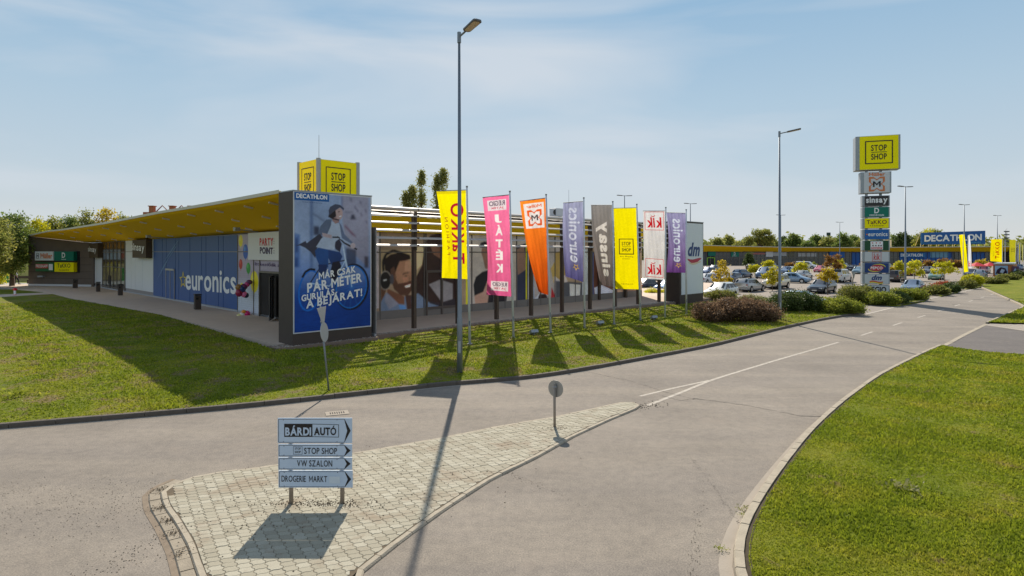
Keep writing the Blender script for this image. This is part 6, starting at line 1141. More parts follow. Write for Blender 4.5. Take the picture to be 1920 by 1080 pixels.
def car(kind, x, y, heading, col, label, zb=.006, metal=.5, sc=1.0):
    L_, hw, st, iw, ir, ie, ib = KIND[kind]; pos = G(x, y, 0); name = {'sedan': 'parked_car', 'hatch': 'parked_car', 'estate': 'parked_car', 'suv': 'parked_car', 'van': 'parked_van'}[kind]
    t = thing(name, label, 'van' if kind == 'van' else 'car', (pos[0], pos[1], zb), 'cars parked in the car park', heading); t.scale = (sc,)*3
    mat = M('car_paint_%d_%d_%d' % tuple(col), col, .28, metal, var=.03, coat=.8); xs = [L_/2-s[0] for s in st]; NP = 16; mb = MB()
    def ringp(i):
        _, sl_, be, tp, wb, wt = st[i]; h = [(wb*.90, sl_), (wb*1.0, sl_+.14), (wb*1.01, (sl_+be)/2), (wb, be-.05), (wb*.97, be), (wt+(.04 if tp-be > .3 else .0), tp-.06 if tp-be > .2 else be+(tp-be)*.6), (wt*.86, tp-.005), (wt*.4, tp+.02)]
        return [(xs[i], a, b) for a, b in h]+[(xs[i], -a, b) for a, b in h[::-1]]
    R_ = [ringp(i) for i in range(len(st))]
    for r in R_: mb.v += r
    n = len(st)
    for i in range(n-1):
        for k in range(NP): a, b = i*NP+k, i*NP+(k+1) % NP; mb.f.append((a, b, b+NP, a+NP))
    mb.f.append(tuple(range(NP))[::-1]); mb.f.append(tuple((n-1)*NP+k for k in range(NP)))
    body = mb.build('body', mat, t, local=True, smooth=True); md = body.modifiers.new('b', 'BEVEL'); md.width = .03; md.segments = 2; md.limit_method = 'ANGLE'; md.angle_limit = .5
    V = lambda i, k: Vector(R_[i][k])
    def inset(q, sx, sy, off):
        a, b, c, d = q; nrm = (b-a).cross(d-a).normalized(); cen = (a+b+c+d)/4
        if nrm.dot(Vector((cen.x, cen.y, cen.z-.9))) < 0: nrm = -nrm
        f = lambda u, v: (a*(1-u)+b*u)*(1-v)+(d*(1-u)+c*u)*v+nrm*off
        return [tuple(f(sx, sy)), tuple(f(1-sx, sy)), tuple(f(1-sx, 1-sy)), tuple(f(sx, 1-sy))]
    for (i, j, nm) in ((iw, ir, 'windscreen'), (ib, ie, 'rear_window')):
        q = [V(i, 6), V(i, 9), V(j, 9), V(j, 6)]; q = inset(q, -.04, .06, .012); MB().poly(q).build(nm, m_cg, t, local=True)
    for s in (0, 1):
        kb, kt = (4, 5) if s == 0 else (11, 10); nd = 3 if kind in ('estate', 'suv', 'van', 'hatch') else 2
        A_, B_, C_, D_ = V(iw, kb), V(ib, kb), V(ie, kt), V(ir, kt); yy = lambda p: p
        cuts = [0, .40, .74, 1.0] if nd == 3 else [0, .52, 1.0]
        for q in range(nd):
            u0, u1 = cuts[q], cuts[q+1]; b0, b1 = A_.lerp(B_, u0*.97+.03), A_.lerp(B_, u1*.97); t0, t1 = D_.lerp(C_, u0*.96+.01), D_.lerp(C_, u1*.99)
            cen = (b0+b1+t0+t1)/4; MB().poly(inset([b0, b1, t1, t0], .05, .10, .014)).build('side_window', m_cg, t, local=True)
    wr = .31 if kind not in ('suv', 'van') else .36
    for fx in (L_/2-.82, -L_/2+(.85 if kind != 'van' else .95)):
        for s in (-1, 1):
            wa = MB().disc((fx, s*(hw-.075), wr+.05), (0, 1, 0), wr+.055, .19, 22).build('wheel_arch', m_under, t, local=True)
            w_ = MB().disc((fx, s*(hw-.07), wr), (0, 1, 0), wr, .21, 22).build('wheel', m_tyre, t, local=True); MB().disc((fx, s*(hw+.038), wr), (0, 1, 0), wr*.64, .012, 14).build('rim', m_rim, w_, local=True)
    h1 = st[1][2]
    for s in (-1, 1):
        MB().box((L_/2-.11, s*st[1][4]*.74, h1-.09), (.16, .34, .13)).build('headlight', m_head, t, local=True, bevel=.03)
        MB().box((-L_/2+.07, s*st[-2][4]*.86, st[-2][2]-.14 if kind != 'van' else 1.0), (.12, .17, .26 if kind != 'sedan' else .15)).build('taillight', m_tail, t, local=True, bevel=.02)
        MB().box((L_/2-st[iw][0]-.35, s*(hw+.07), st[iw][2]+.08), (.12, .18, .12)).build('wing_mirror', mat, t, local=True, bevel=.03)
    MB().box((L_/2-.055, 0, .44 if kind != 'suv' else .6), (.10, 1.05, .17)).build('grille', m_trim, t, local=True, bevel=.02)
    MB().box((L_/2+.02-.02, 0, .36), (.05, .5, .11)).build('number_plate', m_plate, t, local=True); MB().box((-L_/2+.0, 0, .62 if kind != 'sedan' else .56), (.05, .5, .11)).build('number_plate', m_plate, t, local=True)
    MB().box((-L_/2+.06, 0, .36), (.16, hw*1.7, .16)).build('bumper', m_trim if kind in ('suv', 'van') else mat, t, local=True, bevel=.04); MB().box((0, 0, .22), (L_*.9, hw*1.7, .2)).build('underbody', m_under, t, local=True)
    if kind in ('estate', 'suv'):
        for s in (-1, 1): MB().box((-.7, s*st[ie][5]*.9, st[ie][3]+.03), (1.9, .04, .05)).build('roof_rail', m_trim, t, local=True)
    return t
q_ = math.radians; FL, RL, FR, RR = q_(225), q_(45), q_(-45), q_(135)
silv, wht_, dkb, blu, lbl, grn, red_, blk_, gry, gold = (170, 172, 172), (214, 214, 208), (28, 36, 50), (58, 82, 120), (120, 146, 170), (120, 160, 148), (170, 60, 66), (26, 26, 30), (98, 104, 112), (128, 120, 106)
CARS = [('hatch', 1351, 560, FL, wht_, 'white hatchback behind the low bush right of the white advertising pylon', 1.05), ('estate', 1406, 546, RL, silv, 'silver estate car seen from behind right of the white hatchback'), ('suv', 1455, 541, FL, (196, 190, 172), 'cream off-road car behind the pole of the second lamp'),
 ('hatch', 1491, 530.5, FR, lbl, 'silver blue hatchback pointing right beside the cream off-road car'), ('hatch', 1507, 524, RL, silv, 'silver compact estate seen from behind beyond the silver blue hatchback'), ('estate', 1541, 549, FL, (46, 54, 66), 'dark estate car parked behind the dark green shrub under the orange tree'),
 ('van', 1576, 529, RL, (205, 205, 202), 'white minivan with dark rear window left of the sign tower'), ('van', 1437, 522, FL, (70, 96, 130), 'dark blue van with pale windscreen behind the cream off-road car'), ('sedan', 1344, 523.5, RL, (150, 152, 156), 'silver saloon behind the yellow young tree near the pylon'), ('hatch', 1371, 530, FL, (44, 58, 84), 'dark blue car between the white hatchback and the silver estate'),
 ('estate', 1392, 521, RL, (70, 96, 122), 'grey blue estate right of the yellow young tree'), ('hatch', 1327, 515.5, FL, blu, 'blue car partly hidden by the edge of the white pylon'), ('sedan', 1324, 532, RL, (200, 200, 200), 'white car whose tail shows beside the white pylon'), ('hatch', 1338, 509.5, FL, gry, 'grey car in the far row near the white pylon'),
 ('estate', 1474, 513, FL, (90, 112, 140), 'blue estate in the far row just right of the second lamp'), ('hatch', 1488, 513, FL, lbl, 'pale blue car next to the blue estate in the far row'), ('hatch', 1538, 510.5, FL, (196, 96, 110), 'pinkish red car in the far row left of the orange tree'), ('sedan', 1599, 508, RL, blk_, 'black car in the far row left of the sign tower'), ('hatch', 1610, 513.5, FL, (110, 140, 156), 'pale blue car half hidden behind the sign tower'),
 ('van', 1512, 504, FR, (220, 220, 222), 'white van far back before the shop windows'), ('hatch', 1583, 503.5, RL, gry, 'grey car far back under the orange tree'), ('hatch', 1508, 580, FR, (124, 150, 166), 'light blue car mostly hidden behind the dark green shrub', .88), ('sedan', 1712, 549, FL, (112, 130, 152), 'grey blue saloon right of the sign tower'),
 ('suv', 1679, 528.5, RL, (74, 62, 56), 'brown off-road car peeking out right of the sign tower'), ('hatch', 1755, 524.5, FL, (110, 148, 138), 'pale green hatchback behind the yellow green young tree'), ('hatch', 1738, 513, FL, gry, 'grey car in the far row before the blue front'), ('hatch', 1704, 517, RL, (120, 40, 50), 'dark red car behind the first yellow green tree'),
 ('estate', 1821, 520, FL, (40, 44, 60), 'dark blue estate behind the slim white flag'), ('hatch', 1838, 522, RL, (150, 158, 166), 'silver hatchback right of the slim white flag'), ('hatch', 1845, 513, FL, (110, 20, 28), 'dark red car under the red parasol'), ('hatch', 1911, 507, FL, (60, 80, 110), 'small blue car far away beyond the kiosk'),
 ('sedan', 1215, 546, RL, (60, 52, 56), 'dark car seen through the colonnade left of a column'), ('hatch', 1254, 548, FL, (50, 100, 150), 'bright blue car seen through the colonnade'), ('van', 1251, 530, RL, (50, 100, 90), 'dark green van seen through the colonnade behind the blue car'), ('hatch', 1775, 508.5, FL, (50, 52, 60), 'dark car in the last row behind the yellow green tree'), ('hatch', 1662, 505, FL, blk_, 'black car just left of the sign tower in the last row'), ('sedan', 1448, 505, FL, blk_, 'black car in the last row before the shop glass'), ('hatch', 1410, 506, RL, (40, 42, 48), 'dark car before the conical bush in the last row')]
for c in CARS: car(c[0], c[1], c[2], c[3]+rnd.uniform(-.04, .04), c[4], c[5], sc=c[6] if len(c) > 6 else 1.0, metal=.0 if min(c[4]) > 195 else .35, zb=.14 if c[2] > 570 else .006)

# ------------------------------------------------------------------ foliage
def rand_dirs(n):
    v = rng.normal(size=(n, 3)); return v/np.linalg.norm(v, axis=1)[:, None]
def leaves(C, size, flat=.0, up=0.0):
    """rhombic leaves at the centres C with random facing"""
    n = len(C); N_ = rand_dirs(n); N_[:, 2] += up; N_ /= np.linalg.norm(N_, axis=1)[:, None]; T = np.cross(N_, rand_dirs(n)); T /= np.linalg.norm(T, axis=1)[:, None]+1e-9; B = np.cross(N_, T); s = (size*(.6+.8*rng.random(n)))[:, None]
    return np.stack([C+T*s, C+B*s*.55, C-T*s, C-B*s*.55], 1).reshape(-1, 3)
def clumps(blobs, per, nleaf, cr, jitter=.25):
    out = []
    for (c, r) in blobs:
        c = np.array(c); r = np.array(r); k = max(4, int(per)); d = rand_dirs(k); rad = (.55+.45*rng.random((k, 1))**.5); cc = c+d*r*rad
        for q in cc:
            m = int(nleaf*(.5+rng.random())); out.append(q+rng.normal(size=(m, 3))*cr*(.6+.7*rng.random())*np.array([1, 1, .75]))
    return np.concatenate(out)
def limbs(base, h, r, blobs, nb=6, fork=.45):
    mb = MB(); b = Vector(base); top = b+Vector((rnd.uniform(-.04, .04)*h, rnd.uniform(-.04, .04)*h, h*.85)); mid = b.lerp(top, fork); mb.tube([b, b.lerp(mid, .5)+Vector((r*.3, 0, 0)), mid, top], [r*1.15, r*.85, r*.7, r*.2], 7)
    for k in range(nb):
        c, rr = blobs[k % len(blobs)]; e = Vector(c)+Vector((rnd.uniform(-.5, .5)*rr[0], rnd.uniform(-.5, .5)*rr[1], rnd.uniform(-.2, .6)*rr[2])); s = b.lerp(top, rnd.uniform(fork*.75, .8)); m = s.lerp(e, .5)+Vector((0, 0, .05*h)); mb.tube([s, m, e], [r*.45, r*.28, r*.08], 5)
    return mb
m_bark = M('bark', (.10, .075, .055), .95, var=.3, scale=12, bump=.5)
LG = {'pop': [(.10, .115, .032), (.20, .215, .055), (.33, .30, .085)], 'dense': [(.022, .038, .012), (.055, .085, .018), (.10, .125, .03), (.16, .155, .045)], 'olive': [(.04, .055, .015), (.085, .10, .022), (.15, .15, .035), (.25, .21, .05)], 'yellow': [(.16, .14, .01), (.36, .32, .015), (.52, .45, .02)], 'lime': [(.26, .27, .012), (.42, .40, .018), (.56, .50, .03)], 'gold': [(.18, .12, .012), (.40, .30, .02), (.55, .45, .03)], 'rust': [(.08, .045, .014), (.17, .085, .025), (.28, .17, .035)], 'darkg': [(.018, .032, .010), (.05, .075, .018), (.12, .14, .034)], 'bright': [(.06, .085, .012), (.15, .175, .02), (.27, .26, .04)], 'wine': [(.05, .028, .020), (.11, .070, .042), (.19, .13, .08)], 'red': [(.12, .02, .012), (.25, .05, .025), (.28, .10, .03)], 'hedge': [(.05, .06, .014), (.12, .13, .028), (.22, .20, .05)], 'pale': [(.12, .12, .05), (.22, .22, .09), (.32, .30, .14)]}
def lf(k): return leaf('leaf_'+k, [tuple(min(.75, v*(1.3 if k in ('yellow', 'lime', 'gold', 'pale', 'pop') else 1.6 if k in ('darkg', 'wine', 'hedge', 'bright', 'rust', 'red') else 2.3)) for v in c) for c in LG[k]], .55 if k not in ('darkg',) else .35)
def tree(label, x, ytop, ybase, d, wpx, kind, blobs, leafsz, per, nl, cr, cat='tree', grp=None, trunk=.16, name='tree', zb=0.0, nb=6):
    """blobs in crown units: (dx,dy,dz,rx,ry,rz) of crown width/height; placed at distance d"""
    X = (x-CX)/F*d; zt = fz(ytop, d); zc0 = max(zb, fz(ybase, d)); W_ = wpx/F*d/2; hh = zt-zc0; t = thing(name, label, cat, (X, d, zb), grp)
    B_ = [((X+b[0]*W_, d+b[1]*W_, zc0+hh*b[2]), (W_*b[3], W_*b[4], hh*b[5])) for b in blobs]
    if trunk: limbs((X, d, zb-.1), zt-zb, trunk, B_, nb).build('trunk', m_bark, t)
    fast('crown', leaves(clumps(B_, per, nl, cr), leafsz), 4, lf(kind), t); return t
R1 = [(0, 0, .5, .85, .8, .46), (-.45, .1, .35, .5, .5, .3), (.45, -.1, .4, .5, .5, .32), (.1, .2, .75, .5, .5, .24)]
R2 = [(-.4, 0, .42, .55, .6, .36), (.35, .1, .5, .6, .6, .42), (0, 0, .72, .45, .5, .26), (.05, -.2, .35, .7, .5, .3)]
R3 = [(0, 0, .6, .6, .6, .38), (-.5, 0, .5, .42, .4, .24), (.55, .1, .62, .40, .4, .2), (.1, 0, .85, .35, .4, .14), (-.3, .1, .3, .4, .4, .22), (.4, 0, .3, .4, .4, .2)]
YB = [[(-.55, 0, .45, .42, .4, .22), (.5, .1, .55, .45, .4, .22), (0, 0, .78, .42, .4, .2), (-.1, 0, .2, .35, .4, .14), (.75, 0, .3, .2, .3, .12)], [(-.4, 0, .7, .4, .4, .2), (.45, 0, .75, .38, .4, .18), (.1, .1, .42, .55, .5, .22), (-.7, 0, .35, .28, .3, .14), (.6, 0, .2, .25, .3, .12)], [(0, 0, .55, .55, .5, .3), (-.5, 0, .35, .36, .4, .2), (.5, 0, .4, .4, .4, .2), (.2, 0, .9, .25, .3, .1), (-.35, 0, .8, .28, .3, .12)]]
# left wood behind the shop
for k, (x, yt, d, w_, kd, lb) in enumerate(((-38, 404, 66, 120, 'olive', 'broad grey green tree at the left edge of the view'), (22, 399, 72, 82, 'dense', 'large dense tree with dark trunk behind the end wall at far left'), (62, 408, 100, 62, 'lime', 'yellow green tree behind the left end of the canopy'), (96, 405, 112, 52, 'olive', 'olive tree behind the low end of the yellow canopy'), (128, 400, 116, 56, 'dense', 'dark bushy tree above the low part of the canopy'), (160, 393, 112, 46, 'olive', 'higher tree with yellowing top above the canopy'), (194, 388, 116, 60, 'gold', 'autumn coloured tree with the highest top left of the brick house'), (228, 402, 122, 46, 'olive', 'pale tree just left of the brick house'), (246, 404, 125, 30, 'dense', 'small dark tree top beside the brick house'))):
    tree(lb, x, yt, 520, d, w_, kd, (R1, R2)[k % 2], .19 if d > 90 else .13, 60 if d > 90 else 120, 26, .42, grp='trees behind the long shop building', trunk=.28)
tree('young tree at the far left beside the green container', -2, 500, 540, 76, 24, 'lime', R1, .1, 20, 20, .25, grp='trees behind the long shop building')
# poplars behind the roof
for x, yt, w_, lb, d in ((766, 350, 36, 'broad feathery poplar behind the roof, leftmost of three', 86), (791, 321, 18, 'slim pointed poplar behind the roof between two others', 92), (824, 316, 38, 'tallest poplar with two tops behind the yellow flag', 88)):
    P_ = [(0, 0, .25, .8, .8, .24), (0, 0, .5, .75, .7, .24), (-.1, 0, .75, .5, .6, .2), (0, 0, .92, .22, .25, .09)] if w_ < 36 else [(-.35, 0, .3, .5, .6, .26), (.35, 0, .35, .5, .6, .28), (-.3, 0, .62, .34, .4, .24), (.35, 0, .66, .32, .4, .26), (.4, 0, .9, .16, .2, .1), (-.25, 0, .8, .16, .2, .14)]
    tree(lb, x, yt, 470, d, w_, 'pop', P_, .13, 52, 24, .26, grp='poplars behind the roof', trunk=.2)
# skyline trees behind the far shops
SK = [(1346, 447, 22, 'olive'), (1364, 441, 30, 'olive'), (1372, 452, 20, 'lime'), (1388, 454, 26, 'olive'), (1402, 446, 18, 'olive'), (1432, 446, 30, 'olive'), (1448, 449, 22, 'olive'), (1470, 444, 24, 'darkg'), (1487, 440, 26, 'dense'), (1502, 453, 24, 'olive'), (1515, 452, 20, 'dense'), (1528, 442, 26, 'dense'), (1541, 455, 16, 'olive'), (1552, 443, 24, 'olive'), (1566, 448, 18, 'olive'), (1580, 438, 30, 'dense'), (1597, 441, 30, 'dense'), (1602, 447, 24, 'bright'), (1611, 452, 14, 'olive'), (1676, 440, 30, 'dense'), (1690, 438, 28, 'darkg'), (1706, 444, 20, 'dense'), (1716, 442, 18, 'olive'), (1738, 433, 34, 'lime'), (1752, 429, 34, 'olive'), (1727, 438, 22, 'olive'), (1648, 450, 30, 'olive'), (1630, 452, 20, 'olive')]
adj = ['round', 'bushy', 'uneven', 'low', 'broad', 'slender', 'full', 'ragged']; seen = {}
TN = {'olive': 'olive green', 'lime': 'yellow green', 'gold': 'golden', 'darkg': 'dark green', 'dense': 'deep green', 'bright': 'fresh green'}
def wh(x): return ('right of the white pylon' if x < 1400 else 'just left of the second lamp' if x < 1462 else 'just right of the second lamp' if x < 1510 else 'left of the slim telecom tower' if x < 1550 else 'between the telecom tower and the sign tower' if x < 1612 else 'behind the sign tower' if x < 1665 else 'right of the sign tower' if x < 1712 else 'behind the blue roof billboard')
used_ = set()
for k, (x, yt, w_, kd) in enumerate(SK):
    for a in adj[k % 8:]+adj[:k % 8]:
        lb = '%s %s tree on the skyline %s' % (a, TN[kd], wh(x))
        if lb not in used_: used_.add(lb); break
    tree(lb, x, yt, 478, 262+8*((k*7) % 5), w_*1.15, kd, (R1, R2, R3)[k % 3], .42, 34, 20, .75, grp='skyline trees behind the far shops', trunk=.35)
tree('spreading tree with airy layered crown, the highest on the skyline near the second lamp', 1425, 429, 470, 255, 60, 'olive', [(-.5, 0, .55, .38, .4, .10), (-.15, 0, .8, .38, .4, .14), (.3, 0, .85, .35, .4, .12), (.65, 0, .58, .32, .35, .10), (0, 0, .5, .4, .4, .12), (-.75, 0, .38, .22, .3, .12), (.35, 0, .35, .35, .4, .12)], .34, 44, 16, .55, grp='skyline trees behind the far shops', trunk=.7, nb=14)
# distant belt of trees that reads as one mass
far_c = []
for k in range(420):
    a = rnd.uniform(-.95, 1.0); d = rnd.uniform(330, 420); far_c.append(((a*d, d, rnd.uniform(3, 8)), (rnd.uniform(6, 11), 6, rnd.uniform(3, 6))))
tag(fast('far_wood', leaves(clumps(far_c, 14, 9, 1.6), 1.3), 4, lf('olive')), kind='stuff')
# young trees of the car park
YT = [(1352, 487, 540, 37, 'gold', 'yellow leaved young tree in front of the silver saloon near the white pylon', 548), (1414, 497, 512, 20, 'lime', 'small yellow green tree behind the grey blue estate', 519), (1441, 490, 514, 32, 'lime', 'lime tree behind the dark blue van', 518), (1448, 502, 533, 34, 'yellow', 'yellow young tree before the cream off-road car', 545), (1503, 492, 512, 34, 'lime', 'lime green tree with flat crown far back before the white van', 517), (1481, 495, 506, 22, 'rust', 'reddish brown small tree in the far row right of the second lamp', 510), (1552, 502, 528, 36, 'gold', 'amber young tree standing before the dark estate car', 553), (1562, 475, 506, 30, 'rust', 'rust coloured taller tree above the white minivan', 530), (1573, 489, 506, 24, 'lime', 'yellow green crown beside the rust coloured tree', 515),
 (1686, 491, 512, 20, 'lime', 'yellow green young tree touching the lamp right of the sign tower', 522), (1714, 487, 518, 36, 'lime', 'bright yellow green young tree in front of the blue front', 527), (1771, 492, 517, 52, 'lime', 'broad yellow green young tree over the pale green hatchback', 527), (1741, 489, 502, 26, 'rust', 'russet tree before the blue front', 508), (1770, 486, 500, 28, 'rust', 'russet tree crown above the broad yellow green tree', 508), (1795, 491, 502, 22, 'rust', 'brownish tree left of the twisted yellow flag', 508), (1839, 488, 502, 32, 'gold', 'golden tree between the slim white flag and the kiosk', 512), (1622, 488, 500, 12, 'rust', 'rusty leaves showing beside the sign tower', 508), (1670, 503, 518, 12, 'gold', 'dark golden bush peeking from behind the sign tower', 522), (1524, 494, 502, 12, 'bright', 'small round green bush far back', 504)]
for k, (x, yt, yc, w_, kd, lb, yb) in enumerate(YT):
    d = 4.5*F/(yb-HY); s = d/90; tree(lb, x, yt, yc, d, w_, kd, YB[k % 3], .11*s+.035, 13, 17, .15*s+.04, grp='young trees of the car park', trunk=.05, name='young_tree', nb=5)
x, d = 1405, 170; tree('dark conical evergreen against the far shop windows', 1405, 476, 499, 165, 20, 'darkg', [(0, 0, .3, .9, .8, .3), (0, 0, .6, .55, .6, .25), (0, 0, .85, .25, .3, .14)], .22, 50, 20, .3, trunk=.1, name='evergreen_bush')
# shrubs
def shrub(label, x0, x1, ytop, ybase, kd, n=9000, leafsz=.045, zb=.14, depth=None, name='shrub', grp=None, flat=False, lumps=7, cr=.12):
    B = G((x0+x1)/2, ybase, zb); d0 = B[1]; dep = depth or 1.1; d = d0+dep*.7; X0, X1 = (x0-CX)/F*d, (x1-CX)/F*d; W_ = (X1-X0)/2; zt = fz(ytop, d+.1); hh = zt-zb; cx_ = (X0+X1)/2; t = thing(name, label, 'shrub', (cx_, d, zb), grp)
    bl = []
    for k in range(lumps):
        u = (k+.5)/lumps*2-1; r = W_/lumps*1.7; hz = hh*(rnd.uniform(.86, 1.0) if flat else (1-.35*abs(u)**2.2)*rnd.uniform(.84, 1.0)); bl.append(((cx_+u*(W_-r*.8), d+rnd.uniform(-.2, .2)*dep, zb+hz*.48), (r, dep*.9, hz*.52)))
    per = max(10, n//(lumps*22)); C = clumps(bl, per, 22, cr); sp = []
    for k in range(n//170):      # loose sprigs breaking the outline
        c, r = rnd.choice(bl); dv = rand_dirs(1)[0]; dv[2] = abs(dv[2])+.15; dv /= np.linalg.norm(dv); st0 = np.array(c)+dv*np.array(r)*.85; ln = rnd.uniform(.12, .34)*(1+.4*(d > 60)); dv = dv+rng.normal(0, .35, 3); m_ = 9
        sp.append(st0+dv*np.linspace(0, ln, m_)[:, None]+rng.normal(0, .018, (m_, 3)))
    C = np.concatenate([C]+sp); C = C[C[:, 2] > zb]; o = fast('foliage', leaves(C, leafsz, up=.3), 4, lf(kd), t)
    mb = MB()
    for c, r in bl:
        for k in range(5): e = (c[0]+rnd.uniform(-.7, .7)*r[0], c[1]+rnd.uniform(-.6, .6)*r[1], c[2]+r[2]*rnd.uniform(.2, .9)); mb.tube([(c[0]+rnd.uniform(-.2, .2), c[1], zb-.05), e], [.02, .006], 4)
    mb.build('stems', m_bark, t); return t
shrub('large brown purple barberry shrub at the foot of the white advertising pylon', 1302, 1462, 556, 606, 'wine', 30000, .05, .16, 1.7, lumps=10, cr=.13)
shrub('dark green clipped shrub right of the second lamp', 1440, 1546, 543, 585, 'darkg', 22000, .055, .14, 1.6, lumps=7, cr=.14)
shrub('bright green shrub next to the dark green one at the road', 1540, 1614, 556, 588, 'bright', 15000, .05, .14, 1.3, lumps=5, cr=.13)
shrub('yellowish wild shrub behind the brown purple one', 1318, 1380, 541, 566, 'hedge', 9000, .05, .14, 1.0, lumps=5)
shrub('thin yellow green growth left of the dark green shrub', 1378, 1440, 553, 568, 'pale', 5000, .05, .14, .8, lumps=5)
shrub('olive hedge with brown underside left of the sign tower', 1573, 1640, 536, 567, 'hedge', 16000, .06, .14, 1.5, lumps=5, flat=True)
shrub('low green round shrub below the sign tower', 1622, 1684, 546, 571, 'bright', 12000, .06, .14, 1.2, lumps=4)
shrub('dark green round shrub right below the sign tower', 1660, 1702, 545, 569, 'darkg', 9000, .06, .14, 1.2, lumps=3)
shrub('yellow green hedge right of the sign tower', 1672, 1736, 541, 562, 'bright', 13000, .06, .14, 1.3, lumps=5, flat=True)
shrub('grey green shrub with red leaves behind it', 1734, 1776, 535, 552, 'hedge', 9000, .07, .14, 1.3, lumps=4); shrub('dark red barberry between green shrubs', 1752, 1786, 527, 545, 'red', 6000, .07, .14, 1.2, lumps=3); shrub('dark green shrub right of the red barberry', 1770, 1798, 531, 548, 'darkg', 6000, .07, .14, 1.2, lumps=3)
shrub('grey green low shrub under the twisted yellow flag', 1798, 1828, 524, 540, 'hedge', 6000, .08, .14, 1.3, lumps=3); shrub('yellow leaved shrub under the twisted yellow flag', 1806, 1840, 513, 536, 'lime', 7000, .09, .14, 1.4, lumps=4); shrub('flat pale hedge before the kiosk', 1838, 1881, 520, 532, 'hedge', 7000, .09, .14, 1.6, lumps=5, flat=True); shrub('green hedge at the corner of the kiosk', 1874, 1905, 514, 524.5, 'hedge', 6000, .10, .14, 1.8, lumps=4, flat=True); shrub('dark hedge beyond the kiosk', 1900, 1926, 509, 519, 'darkg', 5000, .11, .14, 2.0, lumps=3, flat=True)
shrub('yellow flowering strip seen through the colonnade', 1207, 1268, 543, 553, 'lime', 5000, .06, .3, .8, lumps=6, flat=True)
# weeds in the lawn and along the kerbs
def weed(x, y, z, r, kd, lb, n=60): p = G(x, y, z); C = np.array(p)+rng.normal(size=(n, 3))*np.array([r, r, r*.3])+[0, 0, r*.4]; tag(fast('weed', leaves(C, r*.28, up=.6), 4, lf(kd)), lb, 'weed', 'weeds in the lawns')
weed(1705, 920, .12, .16, 'pale', 'pale leafy weed in the right lawn'); weed(15, 745, .2, .28, 'bright', 'broad leaved weed in the left lawn'); weed(1392, 965, .03, .04, 'bright', 'small green weed beside the right kerb'); weed(1352, 1030, .03, .05, 'bright', 'green weed in the gutter at the bottom'); weed(1395, 955, .03, .06, 'pale', 'dry tuft beside the right kerb')

# ------------------------------------------------------------------ brick house with chimneys behind the canopy
bh = thing('brick_house', 'orange brick building with three chimneys seen over the canopy', 'house', (KX(330, 130), 130, 0)); m_brick = M('old_brick', (.42, .15, .07), .9, var=.2, scale=6)
MB().slab([(KX(268, 130), 130), (KX(420, 130), 130), (KX(420, 140), 142), (KX(262, 140), 142)], 0, fz(397.5, 130)).build('wall', m_brick, bh)
for x in (283, 321, 357): MB().slab([(KX(x-4, 130), 130), (KX(x+4, 130), 130), (KX(x+4, 130), 131), (KX(x-4, 130), 131)], fz(398, 130), fz(387, 130)).build('chimney', m_brick, bh); MB().slab([(KX(x-5, 130), 129.8), (KX(x+5, 130), 129.8), (KX(x+5, 130), 131.2), (KX(x-5, 130), 131.2)], fz(387, 130), fz(385.5, 130)).build('chimney_cap', m_brick, bh)
mb = MB()
for x in (302, 338, 377): mb.tube([(KX(x-12, 130), 130.5, fz(397, 130)), (KX(x, 130), 130.5, fz(385, 130)), (KX(x+12, 130), 130.5, fz(397, 130))], .12, 4)
mb.build('gable_truss', M('truss_red', (.20, .05, .03), .7), bh)
# yard at the far left: yellow wall, green container, bench, walking person
wp = G(60, 529, .46); MB_ = MB().slab([(KX(-60, 84), 84), (KX(62, 84), 84), (KX(62, 84), 84.4), (KX(-60, 84), 84.4)], .3, fz(488, 84)); own(MB_, 'yard_wall', M('ochre_wall', (.62, .48, .20), .85, var=.15), 'ochre yard wall behind the trees at far left', 'wall')
t = thing('container', 'green metal container at the left edge', 'container', (KX(0, 80), 80, .46)); MB().box((KX(-2, 80), 80, 1.7), (1.6, 1.2, 2.5)).build('body', M('container_green', (.01, .28, .09), .5), t, bevel=.05); MB().box((KX(-2, 80), 80, 3.02), (1.7, 1.3, .14)).build('lid', m_dark, t)
t = thing('bench', 'dark bench against the yard wall left of the end wall', 'bench', (KX(40, 78), 78, .46)); MB().box((KX(40, 78), 78, .92), (2.2, .45, .06)).build('seat', m_brown, t); MB().box((KX(40, 78), 78.2, 1.25), (2.2, .05, .35)).build('backrest', m_brown, t); [MB().box((KX(40, 78)+q, 78, .68), (.08, .4, .44)).build('leg', m_dark, t) for q in (-.9, .9)]
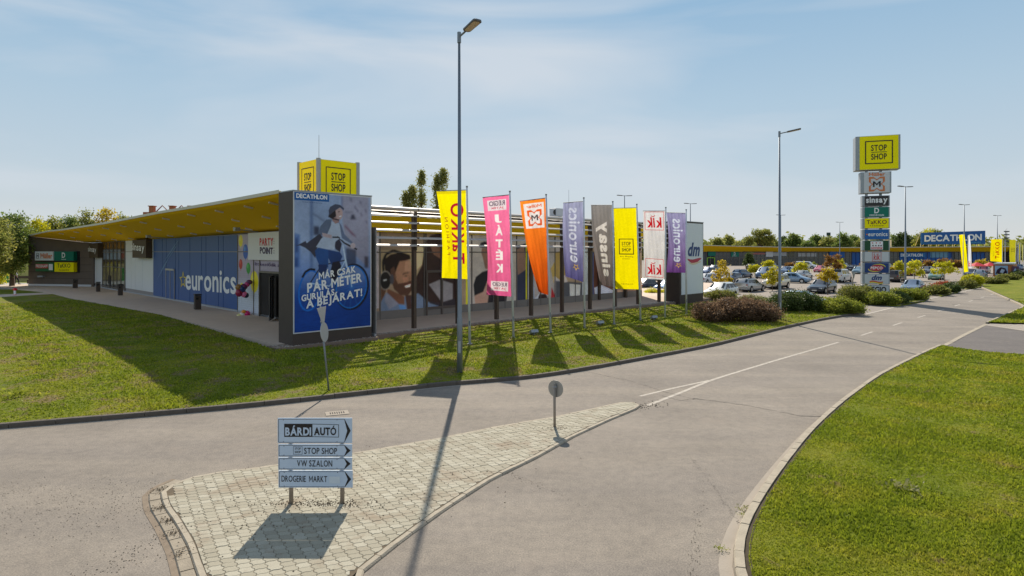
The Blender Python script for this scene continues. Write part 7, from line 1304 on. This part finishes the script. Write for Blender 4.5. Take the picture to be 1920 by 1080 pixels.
def person(x, y, z, face, top, bot, label, stride=.28, bag=False):
    p = G(x, y, z); t = thing('person', label, 'person', p, None, face)
    J = {'pel': (0, 0, .96), 'sp': (0, 0, 1.2), 'ch': (.02, 0, 1.42), 'nk': (.03, 0, 1.54), 'hd': (.05, 0, 1.66), 'ht': (.05, 0, 1.78)}
    for s, q in ((1, 'l'), (-1, 'r')):
        J['hp'+q] = (0, .10*s, .93); J['kn'+q] = (stride*.55*s+.03, .10*s, .50); J['an'+q] = (stride*s-.05, .10*s, .09); J['to'+q] = (stride*s+.12, .11*s, .04); J['sh'+q] = (.02, .20*s, 1.43); J['el'+q] = (-.12*s, .25*s, 1.16); J['wr'+q] = (-.10*s+.08, .25*s, .92); J['ha'+q] = (-.08*s+.12, .25*s, .83)
    RD = {'pel': .15, 'sp': .135, 'ch': .15, 'nk': .055, 'hd': .095, 'ht': .07, 'hp': .10, 'kn': .062, 'an': .042, 'to': .035, 'sh': .06, 'el': .042, 'wr': .03, 'ha': .035}
    E = [('pel', 'sp'), ('sp', 'ch'), ('ch', 'nk'), ('nk', 'hd'), ('hd', 'ht')]+[(a+q if a not in ('pel', 'ch') else a, b+q) for q in 'lr' for a, b in (('pel', 'hp'), ('hp', 'kn'), ('kn', 'an'), ('an', 'to'), ('ch', 'sh'), ('sh', 'el'), ('el', 'wr'), ('wr', 'ha'))]
    def skin(nm, mat, keys, grow, sub=1):
        ks = [k for k in J if k in keys]; ix = {k: i for i, k in enumerate(ks)}; me = bpy.data.meshes.new(nm); me.from_pydata([J[k] for k in ks], [(ix[a], ix[b]) for a, b in E if a in ix and b in ix], []); me.materials.append(mat); o = bpy.data.objects.new(nm, me); S.collection.objects.link(o); o.parent = t
        m_ = o.modifiers.new('s', 'SKIN'); me.skin_vertices.new() if not me.skin_vertices else None
        for k, i in ix.items(): r = RD.get(k, RD.get(k[:2], .05))+grow; me.skin_vertices[0].data[i].radius = (r, r)
        root = ix.get('pel', 0); me.skin_vertices[0].data[root].use_root = True; o.modifiers.new('u', 'SUBSURF').levels = sub; m_.use_smooth_shade = True; return o
    skin('body', M('skin_tone', (.50, .30, .21), .6), set(J), 0); skin('shirt', top, {'sp', 'ch', 'pel', 'shl', 'shr', 'ell', 'elr'}, .02); skin('trousers', bot, {'pel', 'hpl', 'hpr', 'knl', 'knr', 'anl', 'anr'}, .022)
    MB().sphere((.035, 0, 1.75), .105, 12, 8, .85).build('hair', M('hair_dark', (.05, .035, .025), .8), t, local=True, smooth=True); mb = MB(); [mb.box((stride*s+.03, .10*s, .04), (.27, .10, .09)) for s in (1, -1)]; mb.build('shoes', m_dark, t, local=True)
    if bag: MB().box((-.02, -.33, 1.12), (.28, .12, .32)).build('shoulder_bag', M('bag', (.03, .025, .03), .6), t, local=True, bevel=.03)
person(30.5, 533, .47, .3, M('shirt_blue', (.45, .50, .60), .8), M('trousers_black', (.02, .02, .025), .8), 'person in pale blue shirt and dark trousers walking with a shoulder bag', bag=True)
person(1728, 521, 0, 2.2, M('top_grey', (.20, .18, .18), .8), M('trousers_grey', (.08, .08, .09), .8), 'person in dark clothes walking behind the yellow green young tree')
person(1732.5, 521, 0, 2.4, M('top_black', (.04, .04, .045), .8), M('jeans', (.06, .08, .12), .8), 'person in a black top walking right of another person near the lamp')
